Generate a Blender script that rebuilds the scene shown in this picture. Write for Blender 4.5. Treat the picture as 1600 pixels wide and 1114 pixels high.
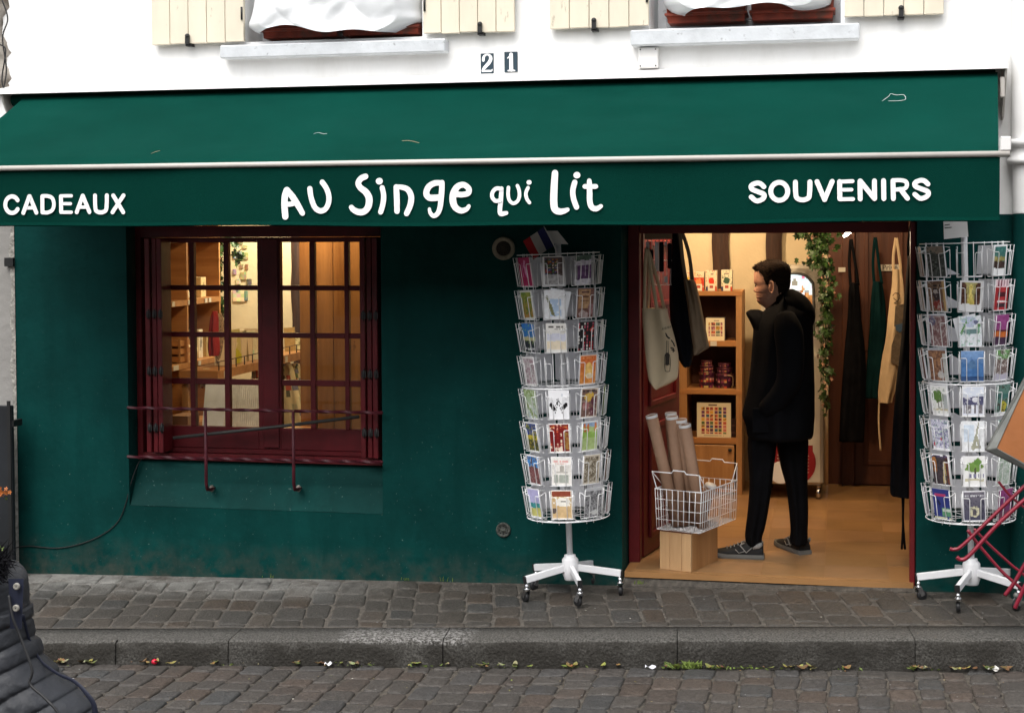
import bpy, bmesh, math, random
import numpy as np
from mathutils import Vector, Matrix, Euler
R = math.radians
sc = bpy.context.scene
for o in list(bpy.data.objects): bpy.data.objects.remove(o)

# ------------------------------------------------------------------ camera
FPX, PU, PV = 2400., 800., 432.
psi, th, ro = R(12.03), R(1.79), R(0.30)
fw = np.array([-math.sin(psi)*math.cos(th), math.cos(psi)*math.cos(th), -math.sin(th)])
_r = np.cross(fw, [0, 0, 1.]); _r /= np.linalg.norm(_r); _u = np.cross(_r, fw)
cr = _r*math.cos(ro) - _u*math.sin(ro); cu = _u*math.cos(ro) + _r*math.sin(ro)
def ray(u, v): return fw + cr*(u-PU)/FPX - cu*(v-PV)/FPX
CAM = -8.28*ray(800, 900)
cd = bpy.data.cameras.new('camera'); cam = bpy.data.objects.new('camera', cd); sc.collection.objects.link(cam)
cd.sensor_width = 36; cd.lens = FPX/1600*36; cd.clip_end = 500
cd.shift_x = 0; cd.shift_y = (PV-557)/1600
m = Matrix([[cr[0], cu[0], -fw[0], CAM[0]], [cr[1], cu[1], -fw[1], CAM[1]], [cr[2], cu[2], -fw[2], CAM[2]], [0, 0, 0, 1]])
cam.matrix_world = m
sc.camera = cam
def P(u, v, Y):                      # a point seen in the photo, on the vertical plane y = Y
    d = ray(u, v); return Vector(CAM + d*((Y-CAM[1])/d[1]))
def PX(u, v, X):
    d = ray(u, v); return Vector(CAM + d*((X-CAM[0])/d[0]))
def PZ(u, v, Z):
    d = ray(u, v); return Vector(CAM + d*((Z-CAM[2])/d[2]))

# ------------------------------------------------------------------ world, sun, exposure
SUN_EL, SUN_AZ = R(58), R(195)
w = bpy.data.worlds.new('World'); sc.world = w; w.use_nodes = True
nt = w.node_tree; nt.nodes.clear()
sky = nt.nodes.new('ShaderNodeTexSky'); sky.sky_type = 'NISHITA'; sky.sun_disc = False
sky.sun_elevation = SUN_EL; sky.sun_rotation = SUN_AZ; sky.air_density = 1.0; sky.dust_density = 4.0; sky.ozone_density = 1.0
hs = nt.nodes.new('ShaderNodeHueSaturation'); hs.inputs['Saturation'].default_value = .22
bg = nt.nodes.new('ShaderNodeBackground'); bg.inputs['Strength'].default_value = .145
wo = nt.nodes.new('ShaderNodeOutputWorld')
nt.links.new(sky.outputs[0], hs.inputs['Color']); nt.links.new(hs.outputs[0], bg.inputs['Color']); nt.links.new(bg.outputs[0], wo.inputs[0])
ld = bpy.data.lights.new('sun', 'SUN'); ld.energy = .75; ld.angle = R(45); ld.color = (1, .97, .92)
lo = bpy.data.objects.new('sun', ld); sc.collection.objects.link(lo)
# direction of the light: from above the street, behind and left of the camera
sd = Vector((math.sin(SUN_AZ)*math.cos(SUN_EL), math.cos(SUN_AZ)*math.cos(SUN_EL), math.sin(SUN_EL)))
lo.rotation_euler = sd.to_track_quat('Z', 'Y').to_euler()
sc.view_settings.view_transform = 'Standard'; sc.view_settings.look = 'None'
sc.view_settings.exposure = 1.15; sc.view_settings.gamma = 1
sc.cycles.max_bounces = 6; sc.cycles.transparent_max_bounces = 12; sc.cycles.use_denoising = True
sc.cycles.sample_clamp_indirect = 4

# ------------------------------------------------------------------ materials
MATS = {}
LP = [20, 7.5, 8, 10, 9, 1.5]
def M(name, col, rough=.65, metal=0., var=.12, scale=6., bump=0., bscale=80., spec=.4, col2=None, attr=False, thr=(.35, .7), stretch=None, coat=0., emit=None, es=0., det=6.):
    if name in MATS: return MATS[name]
    mt = bpy.data.materials.new(name); mt.use_nodes = True; n = mt.node_tree; L = n.links
    b = n.nodes['Principled BSDF']; b.inputs['Roughness'].default_value = rough; b.inputs['Metallic'].default_value = metal
    b.inputs['Specular IOR Level'].default_value = spec; b.inputs['Coat Weight'].default_value = coat
    tc = n.nodes.new('ShaderNodeTexCoord'); src = tc.outputs['Object']
    if stretch:
        mp = n.nodes.new('ShaderNodeMapping'); mp.inputs['Scale'].default_value = stretch
        L.new(src, mp.inputs['Vector']); src = mp.outputs[0]
    nz = n.nodes.new('ShaderNodeTexNoise'); nz.inputs['Scale'].default_value = scale; nz.inputs['Detail'].default_value = det
    nz.inputs['Roughness'].default_value = .6; L.new(src, nz.inputs['Vector'])
    rp = n.nodes.new('ShaderNodeValToRGB'); L.new(nz.outputs[0], rp.inputs[0])
    c1 = [c*(1-var) for c in col]; c2 = list(col2) if col2 else [min(1, c*(1+var)) for c in col]
    rp.color_ramp.elements[0].position, rp.color_ramp.elements[1].position = thr
    rp.color_ramp.elements[0].color = (*c1, 1); rp.color_ramp.elements[1].color = (*c2, 1)
    out = rp.outputs[0]
    if attr:
        at = n.nodes.new('ShaderNodeAttribute'); at.attribute_name = 'Col'
        mx = n.nodes.new('ShaderNodeMix'); mx.data_type = 'RGBA'; mx.blend_type = 'MULTIPLY'; mx.inputs['Factor'].default_value = 1
        L.new(at.outputs['Color'], mx.inputs[6]); L.new(out, mx.inputs[7]); out = mx.outputs[2]
    L.new(out, b.inputs['Base Color'])
    if bump:
        n2 = n.nodes.new('ShaderNodeTexNoise'); n2.inputs['Scale'].default_value = bscale; n2.inputs['Detail'].default_value = 5
        L.new(src, n2.inputs['Vector'])
        bp = n.nodes.new('ShaderNodeBump'); bp.inputs['Strength'].default_value = min(1, bump*1.0); bp.inputs['Distance'].default_value = .01
        L.new(n2.outputs[0], bp.inputs['Height']); L.new(bp.outputs[0], b.inputs['Normal'])
    if emit:
        b.inputs['Emission Color'].default_value = (*emit, 1); b.inputs['Emission Strength'].default_value = es
    MATS[name] = mt; return mt
def stain_or_tone(mt, col, scale, lo, hi, axis=None, a0=0, a1=1, amt=1., stretch=(1, 1, 1), wig=.0):
    """a second layer of dirt, wear or tone over a material: noise mask, optionally limited along one world axis"""
    n = mt.node_tree; L = n.links; b = n.nodes['Principled BSDF']; old = b.inputs['Base Color'].links[0].from_socket
    tc = n.nodes.new('ShaderNodeTexCoord'); mp = n.nodes.new('ShaderNodeMapping'); mp.inputs['Scale'].default_value = stretch
    L.new(tc.outputs['Object'], mp.inputs['Vector'])
    nz = n.nodes.new('ShaderNodeTexNoise'); nz.inputs['Scale'].default_value = scale; nz.inputs['Detail'].default_value = 8; nz.inputs['Roughness'].default_value = .65
    L.new(mp.outputs[0], nz.inputs['Vector'])
    mr = n.nodes.new('ShaderNodeMapRange'); mr.inputs[1].default_value = lo; mr.inputs[2].default_value = hi; mr.inputs[3].default_value = 0; mr.inputs[4].default_value = amt
    L.new(nz.outputs[0], mr.inputs[0]); f = mr.outputs[0]
    for ax in ([axis] if axis and isinstance(axis, str) else (axis or [])):
        if isinstance(ax, str): ax = (ax, a0, a1)
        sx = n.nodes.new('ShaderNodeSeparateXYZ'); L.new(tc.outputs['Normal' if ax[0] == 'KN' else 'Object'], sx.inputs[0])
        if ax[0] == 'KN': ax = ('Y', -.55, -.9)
        m2 = n.nodes.new('ShaderNodeMapRange'); m2.inputs[1].default_value = ax[1]; m2.inputs[2].default_value = ax[2]
        L.new(sx.outputs['XYZ'.index(ax[0])], m2.inputs[0])
        mu = n.nodes.new('ShaderNodeMath'); mu.operation = 'MULTIPLY'; L.new(f, mu.inputs[0]); L.new(m2.outputs[0], mu.inputs[1]); f = mu.outputs[0]
    mx = n.nodes.new('ShaderNodeMix'); mx.data_type = 'RGBA'; L.new(f, mx.inputs['Factor']); L.new(old, mx.inputs[6]); mx.inputs[7].default_value = (*col, 1)
    L.new(mx.outputs[2], b.inputs['Base Color']); return mt
def woodmat(name, c1, c2, axis=2, scale=7., rough=.45):
    st = [14, 14, 14]; st[axis] = 1.0
    return M(name, c1, rough, scale=scale/7., col2=c2, stretch=st, bump=.15, bscale=4, thr=(.3, .7))

m_green = M('green_wall_paint', (.0026, .037, .0335), .58, var=.18, scale=2.2, bump=.35, bscale=22, spec=.06, col2=(.0032, .050, .045))
stain_or_tone(m_green, (.004, .060, .054), 5, .52, .75, 'Z', .75, .1, .7)
stain_or_tone(m_green, (.12, .20, .18), 60, .655, .668, 'Z', 1.6, .5, .8)
stain_or_tone(m_green, (.05, .055, .045), 9, .4, .62, 'Z', .14, -.08, .85)
stain_or_tone(m_green, (.0015, .030, .027), 3, .5, .7, amt=.7, stretch=(3, 3, .5))
m_white = M('white_plaster', (.80, .80, .79), .85, var=.04, scale=1.5, bump=.3, bscale=9, spec=.2)
stain_or_tone(m_white, (.55, .54, .52), 5, .66, .85, amt=.5, stretch=(1, 1, .6))
stain_or_tone(m_white, (.25, .23, .20), 38, .69, .72, amt=.5)
stain_or_tone(m_white, (.62, .61, .58), 2.2, .45, .75, amt=.6, stretch=(1.6, 1, .5))
m_neigh = M('grey_render', (.27, .26, .245), .9, var=.12, scale=2, bump=.5, bscale=20)
m_crumb = M('crumbling_stone', (.20, .165, .13), .95, var=.5, scale=9, bump=1, bscale=14, col2=(.45, .41, .36))
m_red = M('dark_red_paint', (.085, .005, .008), .38, var=.3, scale=5, bump=.12, bscale=30, spec=.4)
m_redl = M('door_red_paint', (.12, .008, .010), .42, var=.25, scale=4, bump=.12, bscale=25)
m_iron = M('red_iron_paint', (.06, .006, .012), .5, var=.3, scale=20, bump=.3, bscale=60, spec=.3)
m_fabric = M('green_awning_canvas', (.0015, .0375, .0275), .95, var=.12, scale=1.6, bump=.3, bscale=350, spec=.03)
stain_or_tone(m_fabric, (.005, .050, .039), 3, .46, .74, amt=.30, stretch=(.5, 1.6, 1.6))
stain_or_tone(m_fabric, (.05, .10, .08), 70, .68, .72, amt=.35)
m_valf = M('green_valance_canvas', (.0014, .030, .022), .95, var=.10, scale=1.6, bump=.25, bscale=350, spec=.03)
m_alu = M('white_lacquered_metal', (.72, .71, .69), .4, var=.05, scale=3, spec=.5)
m_alug = M('grey_lacquered_bar', (.50, .47, .43), .42, var=.05, scale=3, spec=.5)
m_letter = M('white_sign_paint', (.85, .85, .84), .7, var=.02)
m_cream = M('cream_shutter_paint', (.70, .63, .50), .6, var=.08, scale=4, bump=.2, bscale=20, stretch=(1, 1, .3))
stain_or_tone(m_cream, (.32, .26, .18), 26, .64, .70, amt=.7, stretch=(1, 1, .35))
m_sill = M('pale_zinc_sill', (.56, .58, .60), .6, var=.1, scale=8, bump=.3, bscale=25)
stain_or_tone(m_sill, (.12, .12, .12), 26, .62, .74, amt=.8)
m_black = M('black_iron', (.012, .012, .012), .5, var=.3)
m_terra = M('terracotta_plastic', (.25, .04, .018), .5, var=.3, scale=12)
stain_or_tone(m_terra, (.09, .05, .035), 9, .5, .65, amt=.8)
m_sheet = M('white_plastic_sheet', (.74, .75, .76), .32, var=.05, scale=4, bump=.25, bscale=14, spec=.5)
m_wire = M('white_coated_wire', (.88, .88, .88), .35, spec=.5, var=.04)
m_pole = M('white_enamel', (.70, .70, .71), .33, spec=.5, var=.04)
m_chrome = M('chrome', (.55, .55, .56), .22, metal=1.)
m_rubber = M('black_rubber', (.012, .012, .013), .55)
m_print = M('printed_card', (1, 1, 1), .42, attr=True, var=.02, spec=.45)
m_paper = M('white_card_back', (.80, .80, .83), .5, var=.06)
m_black2 = M('black_cloth', (.0045, .0045, .006), .85, var=.3, spec=.12, scale=20)
m_coat = M('black_coat_cloth', (.0042, .0042, .0052), .9, var=.3, spec=.08, bump=.9, bscale=6)
m_skin = M('skin', (.58, .32, .22), .5, var=.10, scale=30, spec=.35, bump=.15, bscale=90)
stain_or_tone(m_skin, (.46, .19, .13), 14, .5, .75, amt=.6)
m_hair = M('brown_hair', (.018, .009, .005), .8, spec=.1, var=.5, scale=30, bump=.8, bscale=60, stretch=(1, 1, 3))
m_pine = woodmat('pine_board', (.33, .15, .05), (.50, .27, .11))
stain_or_tone(m_pine, (.09, .03, .01), 7, .72, .76, amt=.9, stretch=(1.6, 1.6, .7))
m_pineB = woodmat('knotty_pine_partition', (.22, .085, .02), (.40, .185, .055))
stain_or_tone(m_pineB, (.07, .022, .006), 7, .64, .70, amt=.9, stretch=(1.8, 1.8, .8))
m_pineH = woodmat('pine_shelf', (.36, .15, .045), (.52, .25, .09), 0)
m_box = woodmat('pale_box_wood', (.42, .24, .11), (.58, .37, .19))
stain_or_tone(m_box, (.14, .045, .015), 10, .70, .75, amt=.9, stretch=(1.6, 1.6, .8))
m_brown = woodmat('brown_door_wood', (.075, .022, .010), (.115, .038, .017))
m_beam = M('dark_timber', (.03, .011, .006), .7, var=.35, scale=3, stretch=(9, 9, 1), bump=.6, bscale=3, col2=(.06, .025, .013))
m_creamw = M('cream_plaster', (.66, .55, .36), .9, var=.06, scale=3, bump=.25, bscale=30)
m_tile = M('tan_floor_tile', (.9, .9, .9), .34, attr=True, var=.2, scale=3, bump=.06, bscale=18, spec=.4)
m_floor = M('tan_tile_floor', (.33, .17, .065), .32, var=.16, scale=2.5, bump=.05, bscale=20, spec=.4)
m_dark = M('dark_interior', (.02, .012, .009), .8)
m_tote = M('natural_cotton', (.74, .60, .40), .9, var=.08, scale=5, bump=.3, bscale=9, spec=.1)
m_navy = M('dark_cotton', (.006, .007, .011), .9, var=.2, spec=.1)
m_taupe = M('taupe_cotton', (.24, .175, .115), .9, var=.08, bump=.3, bscale=9, spec=.1)
m_tealc = M('teal_cotton', (.002, .020, .022), .9, var=.15, spec=.1, bump=.3, bscale=9)
m_ochre = M('ochre_cotton', (.56, .42, .26), .9, var=.1, bump=.3, bscale=9, spec=.1)
m_kraft = M('kraft_cardboard', (.32, .19, .12), .7, var=.06, scale=30, stretch=(1, 1, 1))
m_cap = M('white_plastic_cap', (.66, .65, .64), .45)
m_granite = M('granite_kerb', (.050, .047, .042), .85, var=.4, scale=110, bump=.9, bscale=70, spec=.15, col2=(.125, .12, .11), thr=(.35, .70), det=3)
stain_or_tone(m_granite, (.020, .018, .015), 4, .25, .55, [('KN', 0, 1)], amt=.85)  # darker tone on the faces turned towards the street
stain_or_tone(m_granite, (.30, .29, .28), 55, .46, .58, [('X', -.66, -.58), ('X', .04, -.04), ('Z', -.095, -.078)], amt=.65)
m_sett = M('sandstone_sett', (.9, .9, .9), .62, attr=True, var=.32, scale=45, bump=.8, bscale=70, spec=.3, col2=(1.2, 1.2, 1.2))
stain_or_tone(m_sett, (.23, .225, .21), 9, .30, .56, [('Y', -.50, -.12), ('X', -.5, -1.1)], amt=.95)
stain_or_tone(m_sett, (.05, .045, .04), 4, .45, .65, amt=.5)
m_mortar = M('sett_joint', (.075, .066, .055), .95, var=.4, scale=30, bump=1, bscale=60)
stain_or_tone(m_mortar, (.20, .195, .18), 7, .34, .58, [('Y', -.55, -.12), ('X', -.5, -1.1)], amt=.95)
m_road = M('road_joint_soil', (.066, .057, .046), .95, var=.5, scale=25, bump=1, bscale=50)
m_leaf = M('fallen_leaf', (1, 1, 1), .6, attr=True, var=.25, scale=60)
m_grass = M('weed_green', (.12, .17, .03), .6, var=.4, scale=30)
m_ivy = M('ivy_leaf', (.020, .050, .010), .4, var=.5, scale=30, col2=(.05, .11, .025))
m_flower = M('pale_artificial_flower', (.55, .30, .20), .7, var=.2)
m_jacket = M('slate_quilted_nylon', (.024, .026, .031), .58, var=.2, scale=6, bump=.7, bscale=22, spec=.3)
m_lining = M('navy_lining', (.008, .011, .026), .6)
m_gasket = M('orange_board', (.30, .105, .03), .5, var=.12, scale=4, bump=.15, bscale=30)
m_galv = M('grey_worn_metal', (.12, .125, .115), .6, metal=.2, var=.25, scale=8)
m_chairred = M('red_tube_paint', (.18, .008, .022), .32, var=.2, scale=14, spec=.5)
stain_or_tone(m_chairred, (.05, .03, .03), 25, .64, .72, amt=.7)
m_mach = M('machine_cream_enamel', (.50, .47, .40), .35, var=.04, scale=2, spec=.5)
m_tin = M('label_white', (.70, .66, .56), .5)
def glassmat():
    mt = bpy.data.materials.new('window_glass'); mt.use_nodes = True; n = mt.node_tree; n.nodes.clear(); L = n.links
    o = n.nodes.new('ShaderNodeOutputMaterial'); mx = n.nodes.new('ShaderNodeMixShader'); t = n.nodes.new('ShaderNodeBsdfTransparent'); g = n.nodes.new('ShaderNodeBsdfGlossy')
    f = n.nodes.new('ShaderNodeFresnel'); f.inputs[0].default_value = 1.45; g.inputs['Roughness'].default_value = .02
    t.inputs[0].default_value = (.9, .93, .92, 1)
    L.new(f.outputs[0], mx.inputs[0]); L.new(t.outputs[0], mx.inputs[1]); L.new(g.outputs[0], mx.inputs[2]); L.new(mx.outputs[0], o.inputs[0]); return mt
m_glass = glassmat()

# ------------------------------------------------------------------ mesh helpers
rnd = random.Random(7)
class MB:
    def __init__(s): s.v = []; s.f = []; s.c = []; s.cc = (1, 1, 1); s.sm = []
    def face(s, idx, smooth=False, col=None): s.f.append(tuple(idx)); s.c.append(col or s.cc); s.sm.append(smooth)
    def add(s, vs): k = len(s.v); s.v += [tuple(v) for v in vs]; return k
    def hexa(s, q):
        k = s.add(q)
        for a in ((0, 3, 2, 1), (4, 5, 6, 7), (0, 1, 5, 4), (1, 2, 6, 5), (2, 3, 7, 6), (3, 0, 4, 7)): s.face([k+i for i in a])
        return s
    def box(s, x0, x1, y0, y1, z0, z1):
        return s.hexa([(x0, y0, z0), (x1, y0, z0), (x1, y1, z0), (x0, y1, z0), (x0, y0, z1), (x1, y0, z1), (x1, y1, z1), (x0, y1, z1)])
    def bar(s, a, b, w, h, up=(0, 0, 1)):          # box from a to b, width w (sideways), height h (up)
        a, b = Vector(a), Vector(b); d = (b-a).normalized(); side = d.cross(Vector(up))
        if side.length < 1e-4: side = d.cross(Vector((1, 0, 0)))
        side.normalize(); u = side.cross(d)
        q = []
        for p in (a, b):
            q += [p-side*w/2-u*h/2, p+side*w/2-u*h/2, p+side*w/2+u*h/2, p-side*w/2+u*h/2]
        return s.hexa(q)
    def tube(s, pts, r, n=8, caps=True, smooth=True, closed=False, flat=None):
        pts = [Vector(p) for p in pts]; N = len(pts); rs = r if isinstance(r, (list, tuple)) else [r]*N
        up = Vector((0, 0, 1)); k0 = len(s.v); prev = None
        for i, p in enumerate(pts):
            if closed: d = pts[(i+1) % N]-pts[i-1]
            else: d = pts[min(i+1, N-1)]-pts[max(i-1, 0)]
            d = d.normalized() if d.length > 1e-9 else Vector((0, 0, 1))
            if prev is None:
                a = d.cross(up)
                if a.length < .05: a = d.cross(Vector((1, 0, 0)))
                a.normalize()
            else:
                a = prev-d*prev.dot(d)
                if a.length < 1e-6: a = d.cross(up)
                a.normalize()
            prev = a; b = d.cross(a)
            for j in range(n):
                t = 2*math.pi*j/n; o = (a*math.cos(t)+b*math.sin(t))*rs[i]
                if flat is not None:                      # flatten along an axis: (axis vector, factor)
                    ax, fc = flat; o = o-ax*o.dot(ax)*(1-fc)
                s.v.append(tuple(p+o))
        for i in range(N if closed else N-1):
            for j in range(n):
                a0 = k0+i*n; b0 = k0+((i+1) % N)*n
                s.face((a0+j, a0+(j+1) % n, b0+(j+1) % n, b0+j), smooth)
        if caps and not closed:
            s.face([k0+j for j in range(n)][::-1]); s.face([k0+(N-1)*n+j for j in range(n)])
        return s
    def lathe(s, prof, c=(0, 0, 0), ax='z', n=16, smooth=True, caps=True):
        k = len(s.v)
        for (r, h) in prof:
            for j in range(n):
                t = 2*math.pi*j/n; a, b = r*math.cos(t), r*math.sin(t)
                s.v.append({'z': (c[0]+a, c[1]+b, c[2]+h), 'y': (c[0]+a, c[1]+h, c[2]+b), 'x': (c[0]+h, c[1]+a, c[2]+b)}[ax])
        for i in range(len(prof)-1):
            for j in range(n): s.face((k+i*n+j, k+i*n+(j+1) % n, k+(i+1)*n+(j+1) % n, k+(i+1)*n+j), smooth)
        if caps:
            s.face([k+j for j in range(n)][::-1]); s.face([k+(len(prof)-1)*n+j for j in range(n)])
        return s
    def ball(s, c, r, n=10, sq=(1, 1, 1)):
        prof = [(max(1e-4, r*math.sin(math.pi*i/n)), -r*math.cos(math.pi*i/n)) for i in range(n+1)]
        k = len(s.v); s.lathe(prof, (0, 0, 0), 'z', n+2)
        for i in range(k, len(s.v)): v = s.v[i]; s.v[i] = (c[0]+v[0]*sq[0], c[1]+v[1]*sq[1], c[2]+v[2]*sq[2])
        return s
    def grid(s, fn, nu, nv, smooth=True, colfn=None):
        k = len(s.v)
        for j in range(nv+1):
            for i in range(nu+1): s.v.append(tuple(fn(i/nu, j/nv)))
        for j in range(nv):
            for i in range(nu):
                a = k+j*(nu+1)+i
                s.face((a, a+1, a+nu+2, a+nu+1), smooth, colfn((i+.5)/nu, (j+.5)/nv) if colfn else None)
        return s
    def prism(s, poly, fn0, fn1):              # poly of 2D points; fn0/fn1 map to 3D front and back
        k = s.add([fn0(*p) for p in poly]); n = len(poly); s.add([fn1(*p) for p in poly])
        s.face([k+i for i in range(n)]); s.face([k+n+i for i in range(n)][::-1])
        for i in range(n): s.face((k+i, k+n+i, k+n+(i+1) % n, k+(i+1) % n))
        return s
    def build(s, name, mat, parent=None, bevel=0., recalc=True, solid=0.):
        me = bpy.data.meshes.new(name); me.from_pydata(s.v, [], s.f)
        me.materials.append(mat)
        for i, p in enumerate(me.polygons): p.use_smooth = s.sm[i]
        if mat in (m_print, m_sett, m_leaf, m_tile):
            ca = me.color_attributes.new('Col', 'FLOAT_COLOR', 'CORNER'); buf = []
            for i, p in enumerate(me.polygons): buf += list((*s.c[i], 1))*p.loop_total
            ca.data.foreach_set('color', buf)
        if recalc or bevel:
            bm = bmesh.new(); bm.from_mesh(me)
            if recalc: bmesh.ops.recalc_face_normals(bm, faces=bm.faces)
            if bevel: bmesh.ops.bevel(bm, geom=[e for e in bm.edges if len(e.link_faces) == 2 and e.calc_face_angle(0) > .5], offset=bevel, segments=1, affect='EDGES', clamp_overlap=True)
            bm.to_mesh(me); bm.free()
        o = bpy.data.objects.new(name, me); sc.collection.objects.link(o)
        if parent is not None: o.parent = parent
        return o
def tag(o, label=None, cat=None, group=None, kind=None):
    if label: o['label'] = label
    if cat: o['category'] = cat
    if group: o['group'] = group
    if kind: o['kind'] = kind
    return o
def empty(name, loc=(0, 0, 0), label=None, cat=None, group=None, rot=None):
    o = bpy.data.objects.new(name, None); sc.collection.objects.link(o); o.location = loc
    if rot: o.rotation_euler = rot
    o.empty_display_size = .1
    return tag(o, label, cat, group)
def structure(o): return tag(o, kind='structure')
def loc_builder(root):                              # children built in world coords under a moved empty
    return Matrix(root.matrix_basis).inverted()
def under(o, root): 
    o.parent = root; o.matrix_parent_inverse = root.matrix_basis.inverted(); return o
def crom(pts, k=6, closed=False):
    pts = [Vector(p) for p in pts]; N = len(pts); out = []
    rng = range(N if closed else N-1)
    for i in rng:
        if closed: p0, p1, p2, p3 = pts[i-1], pts[i], pts[(i+1) % N], pts[(i+2) % N]
        else: p0, p1, p2, p3 = pts[max(i-1, 0)], pts[i], pts[i+1], pts[min(i+2, N-1)]
        for j in range(k):
            t = j/k
            out.append(.5*((2*p1)+(p2-p0)*t+(2*p0-5*p1+4*p2-p3)*t*t+(3*p1-p0-3*p2+p3)*t**3))
    if not closed: out.append(pts[-1])
    return out
def loft(rows, Y, thick, n=28, fold=0., nf=7, seed=0, K=4, back=1., sub=True, sq=1.):
    """rows of (v, uL, uR[, dY]) read off the photo at depth Y -> closed rounded body of real thickness"""
    r_ = random.Random(seed); ph = [r_.uniform(0, 6.28) for _ in range(6)]
    R3 = []
    for rw in rows:
        a, b = P(rw[1], rw[0], Y+(rw[3] if len(rw) > 3 else 0)), P(rw[2], rw[0], Y+(rw[3] if len(rw) > 3 else 0))
        th_ = rw[4] if len(rw) > 4 else thick
        R3.append(Vector((a.x, b.x, a.y, )).to_tuple()+(.5*(a.z+b.z), th_))
    A = []
    if sub:
        N = len(R3)
        for i in range(N-1):
            p0, p1, p2, p3 = [np.array(R3[max(0, min(N-1, i+d))]) for d in (-1, 0, 1, 2)]
            for j in range(K):
                t = j/K; A.append(.5*((2*p1)+(p2-p0)*t+(2*p0-5*p1+4*p2-p3)*t*t+(3*p1-p0-3*p2+p3)*t**3))
        A.append(np.array(R3[-1]))
    else: A = [np.array(r) for r in R3]
    mb = MB(); k = 0
    for i, (x0, x1, y, z, tk) in enumerate(A):
        cx, hw = (x0+x1)/2, abs(x1-x0)/2
        for j in range(n):
            t = 2*math.pi*j/n; ct, st = math.cos(t), math.sin(t)
            px = math.copysign(abs(ct)**sq, ct); py = math.copysign(abs(st)**sq, st)
            d = 1.
            f = fold*(math.sin(nf*px+ph[0]+z*3+ph[1])+.6*math.sin(nf*1.7*px+ph[2]-z*5))*abs(st)
            yy = y+py*tk*(back if py > 0 else 1.)+f
            mb.v.append((cx+px*hw, yy, z))
    for i in range(len(A)-1):
        for j in range(n): mb.face((i*n+j, i*n+(j+1) % n, (i+1)*n+(j+1) % n, (i+1)*n+j), True)
    mb.face(list(range(n))); mb.face([(len(A)-1)*n+j for j in range(n)])
    return mb
def text_mesh(txt, size, mat, name, parent, M4, extrude=.0006):
    cu_ = bpy.data.curves.new(name, 'FONT'); cu_.body = txt; cu_.size = size; cu_.extrude = extrude; cu_.align_x = 'CENTER'; cu_.align_y = 'CENTER'
    to = bpy.data.objects.new(name+'_c', cu_); sc.collection.objects.link(to)
    dg = bpy.context.evaluated_depsgraph_get(); me = bpy.data.meshes.new_from_object(to.evaluated_get(dg))
    bpy.data.objects.remove(to); me.materials.clear(); me.materials.append(mat); me.transform(M4)
    o = bpy.data.objects.new(name, me); sc.collection.objects.link(o)
    if parent is not None: o.parent = parent
    return o
FACE = Matrix.Rotation(R(90), 4, 'X')        # text lying in xy -> upright facing -y
# ================================================================== GROUND
GA, GB = .023, .03
def gz(x, y): return -.035+GA*x+GB*y
def gpt(u, v):
    d = ray(u, v); n = np.array([-GA, -GB, 1]); t = (-.035-n@CAM)/(n@d); return Vector(CAM+t*d)
K0, K1 = gpt(50, 1002).xy, gpt(1600, 999).xy
ke = (K1-K0).normalized(); kn = Vector((ke.y, -ke.x))       # kn points to the street
def KP(s, t): p = K0+ke*s+kn*t; return p                     # s along the kerb, t out into the street
def pave_z(x, y): return gz(x, y)
KH = .108
def street_z(s, t):
    p = KP(s, 0); return gz(p.x, p.y)-KH-.012*s*.6+.02*abs(t)*.5
def setts(mb, s0, s1, t0, t1, ws, wt, zf, cols, jit, gap, dome, clip=None, skew=0, weights=None):
    """columns of stones running away from the kerb"""
    s = s0; ci = 0
    while s < s1:
        w_ = ws*rnd.uniform(.86, 1.14); t = t0-rnd.uniform(0, wt); 
        while t < t1:
            l = wt*rnd.uniform(.75, 1.3)
            a, b, c, d = s+gap/2, s+w_-gap/2, max(t, t0)+gap/2, min(t+l, t1)-gap/2
            t += l
            if d-c < .03: continue
            q = [KP(x+rnd.uniform(-jit, jit)+skew*y, y+rnd.uniform(-jit, jit)) for x, y in ((a, c), (b, c), (b, d), (a, d))]
            if clip and not clip(sum((p.x for p in q))/4, max(p.y for p in q)): continue
            base = rnd.choice(cols); k_ = rnd.uniform(.86, 1.12); col = tuple(x*k_ for x in base)
            tz = rnd.uniform(-.002, .003); tx, ty = rnd.uniform(-.015, .015), rnd.uniform(-.015, .015)
            cen = sum(q, Vector((0, 0)))/4
            # rings: bottom edge, shoulder, inner, centre
            ring = []
            n = 4; pts = []
            for i in range(4):
                p, p2 = q[i], q[(i+1) % 4]
                pts += [p.lerp(p2, .12), p.lerp(p2, .5), p.lerp(p2, .88)]
            k0 = len(mb.v)
            for sc_, h in ((1.0, -.03), (1.0, -.004), (.93, dome*.45), (.78, dome*.85), (.35, dome)):
                for p in pts:
                    r_ = cen+(p-cen)*sc_
                    z = zf(r_.x, r_.y)+h+tz+tx*(r_.x-cen.x)+ty*(r_.y-cen.y)+(rnd.uniform(-.0012, .0012) if sc_ < .95 else 0)
                    mb.v.append((r_.x, r_.y, z))
            m_ = len(pts)
            for rr in range(4):
                for i in range(m_): mb.face((k0+rr*m_+i, k0+rr*m_+(i+1) % m_, k0+(rr+1)*m_+(i+1) % m_, k0+(rr+1)*m_+i), True, col)
            mb.face([k0+4*m_+i for i in range(m_)], True, col)
        s += w_
PCOL = [tuple(x*.55 for x in c) for c in [(.095, .086, .074), (.100, .089, .076), (.090, .084, .075), (.106, .090, .074), (.112, .088, .068), (.084, .081, .075), (.096, .084, .070), (.095, .086, .074)]]
SCOL = [tuple(x*.54 for x in c) for c in [(.115, .103, .093), (.124, .112, .100), (.106, .101, .097), (.127, .105, .090), (.135, .106, .087), (.100, .100, .098), (.118, .106, .095)]]
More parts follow.
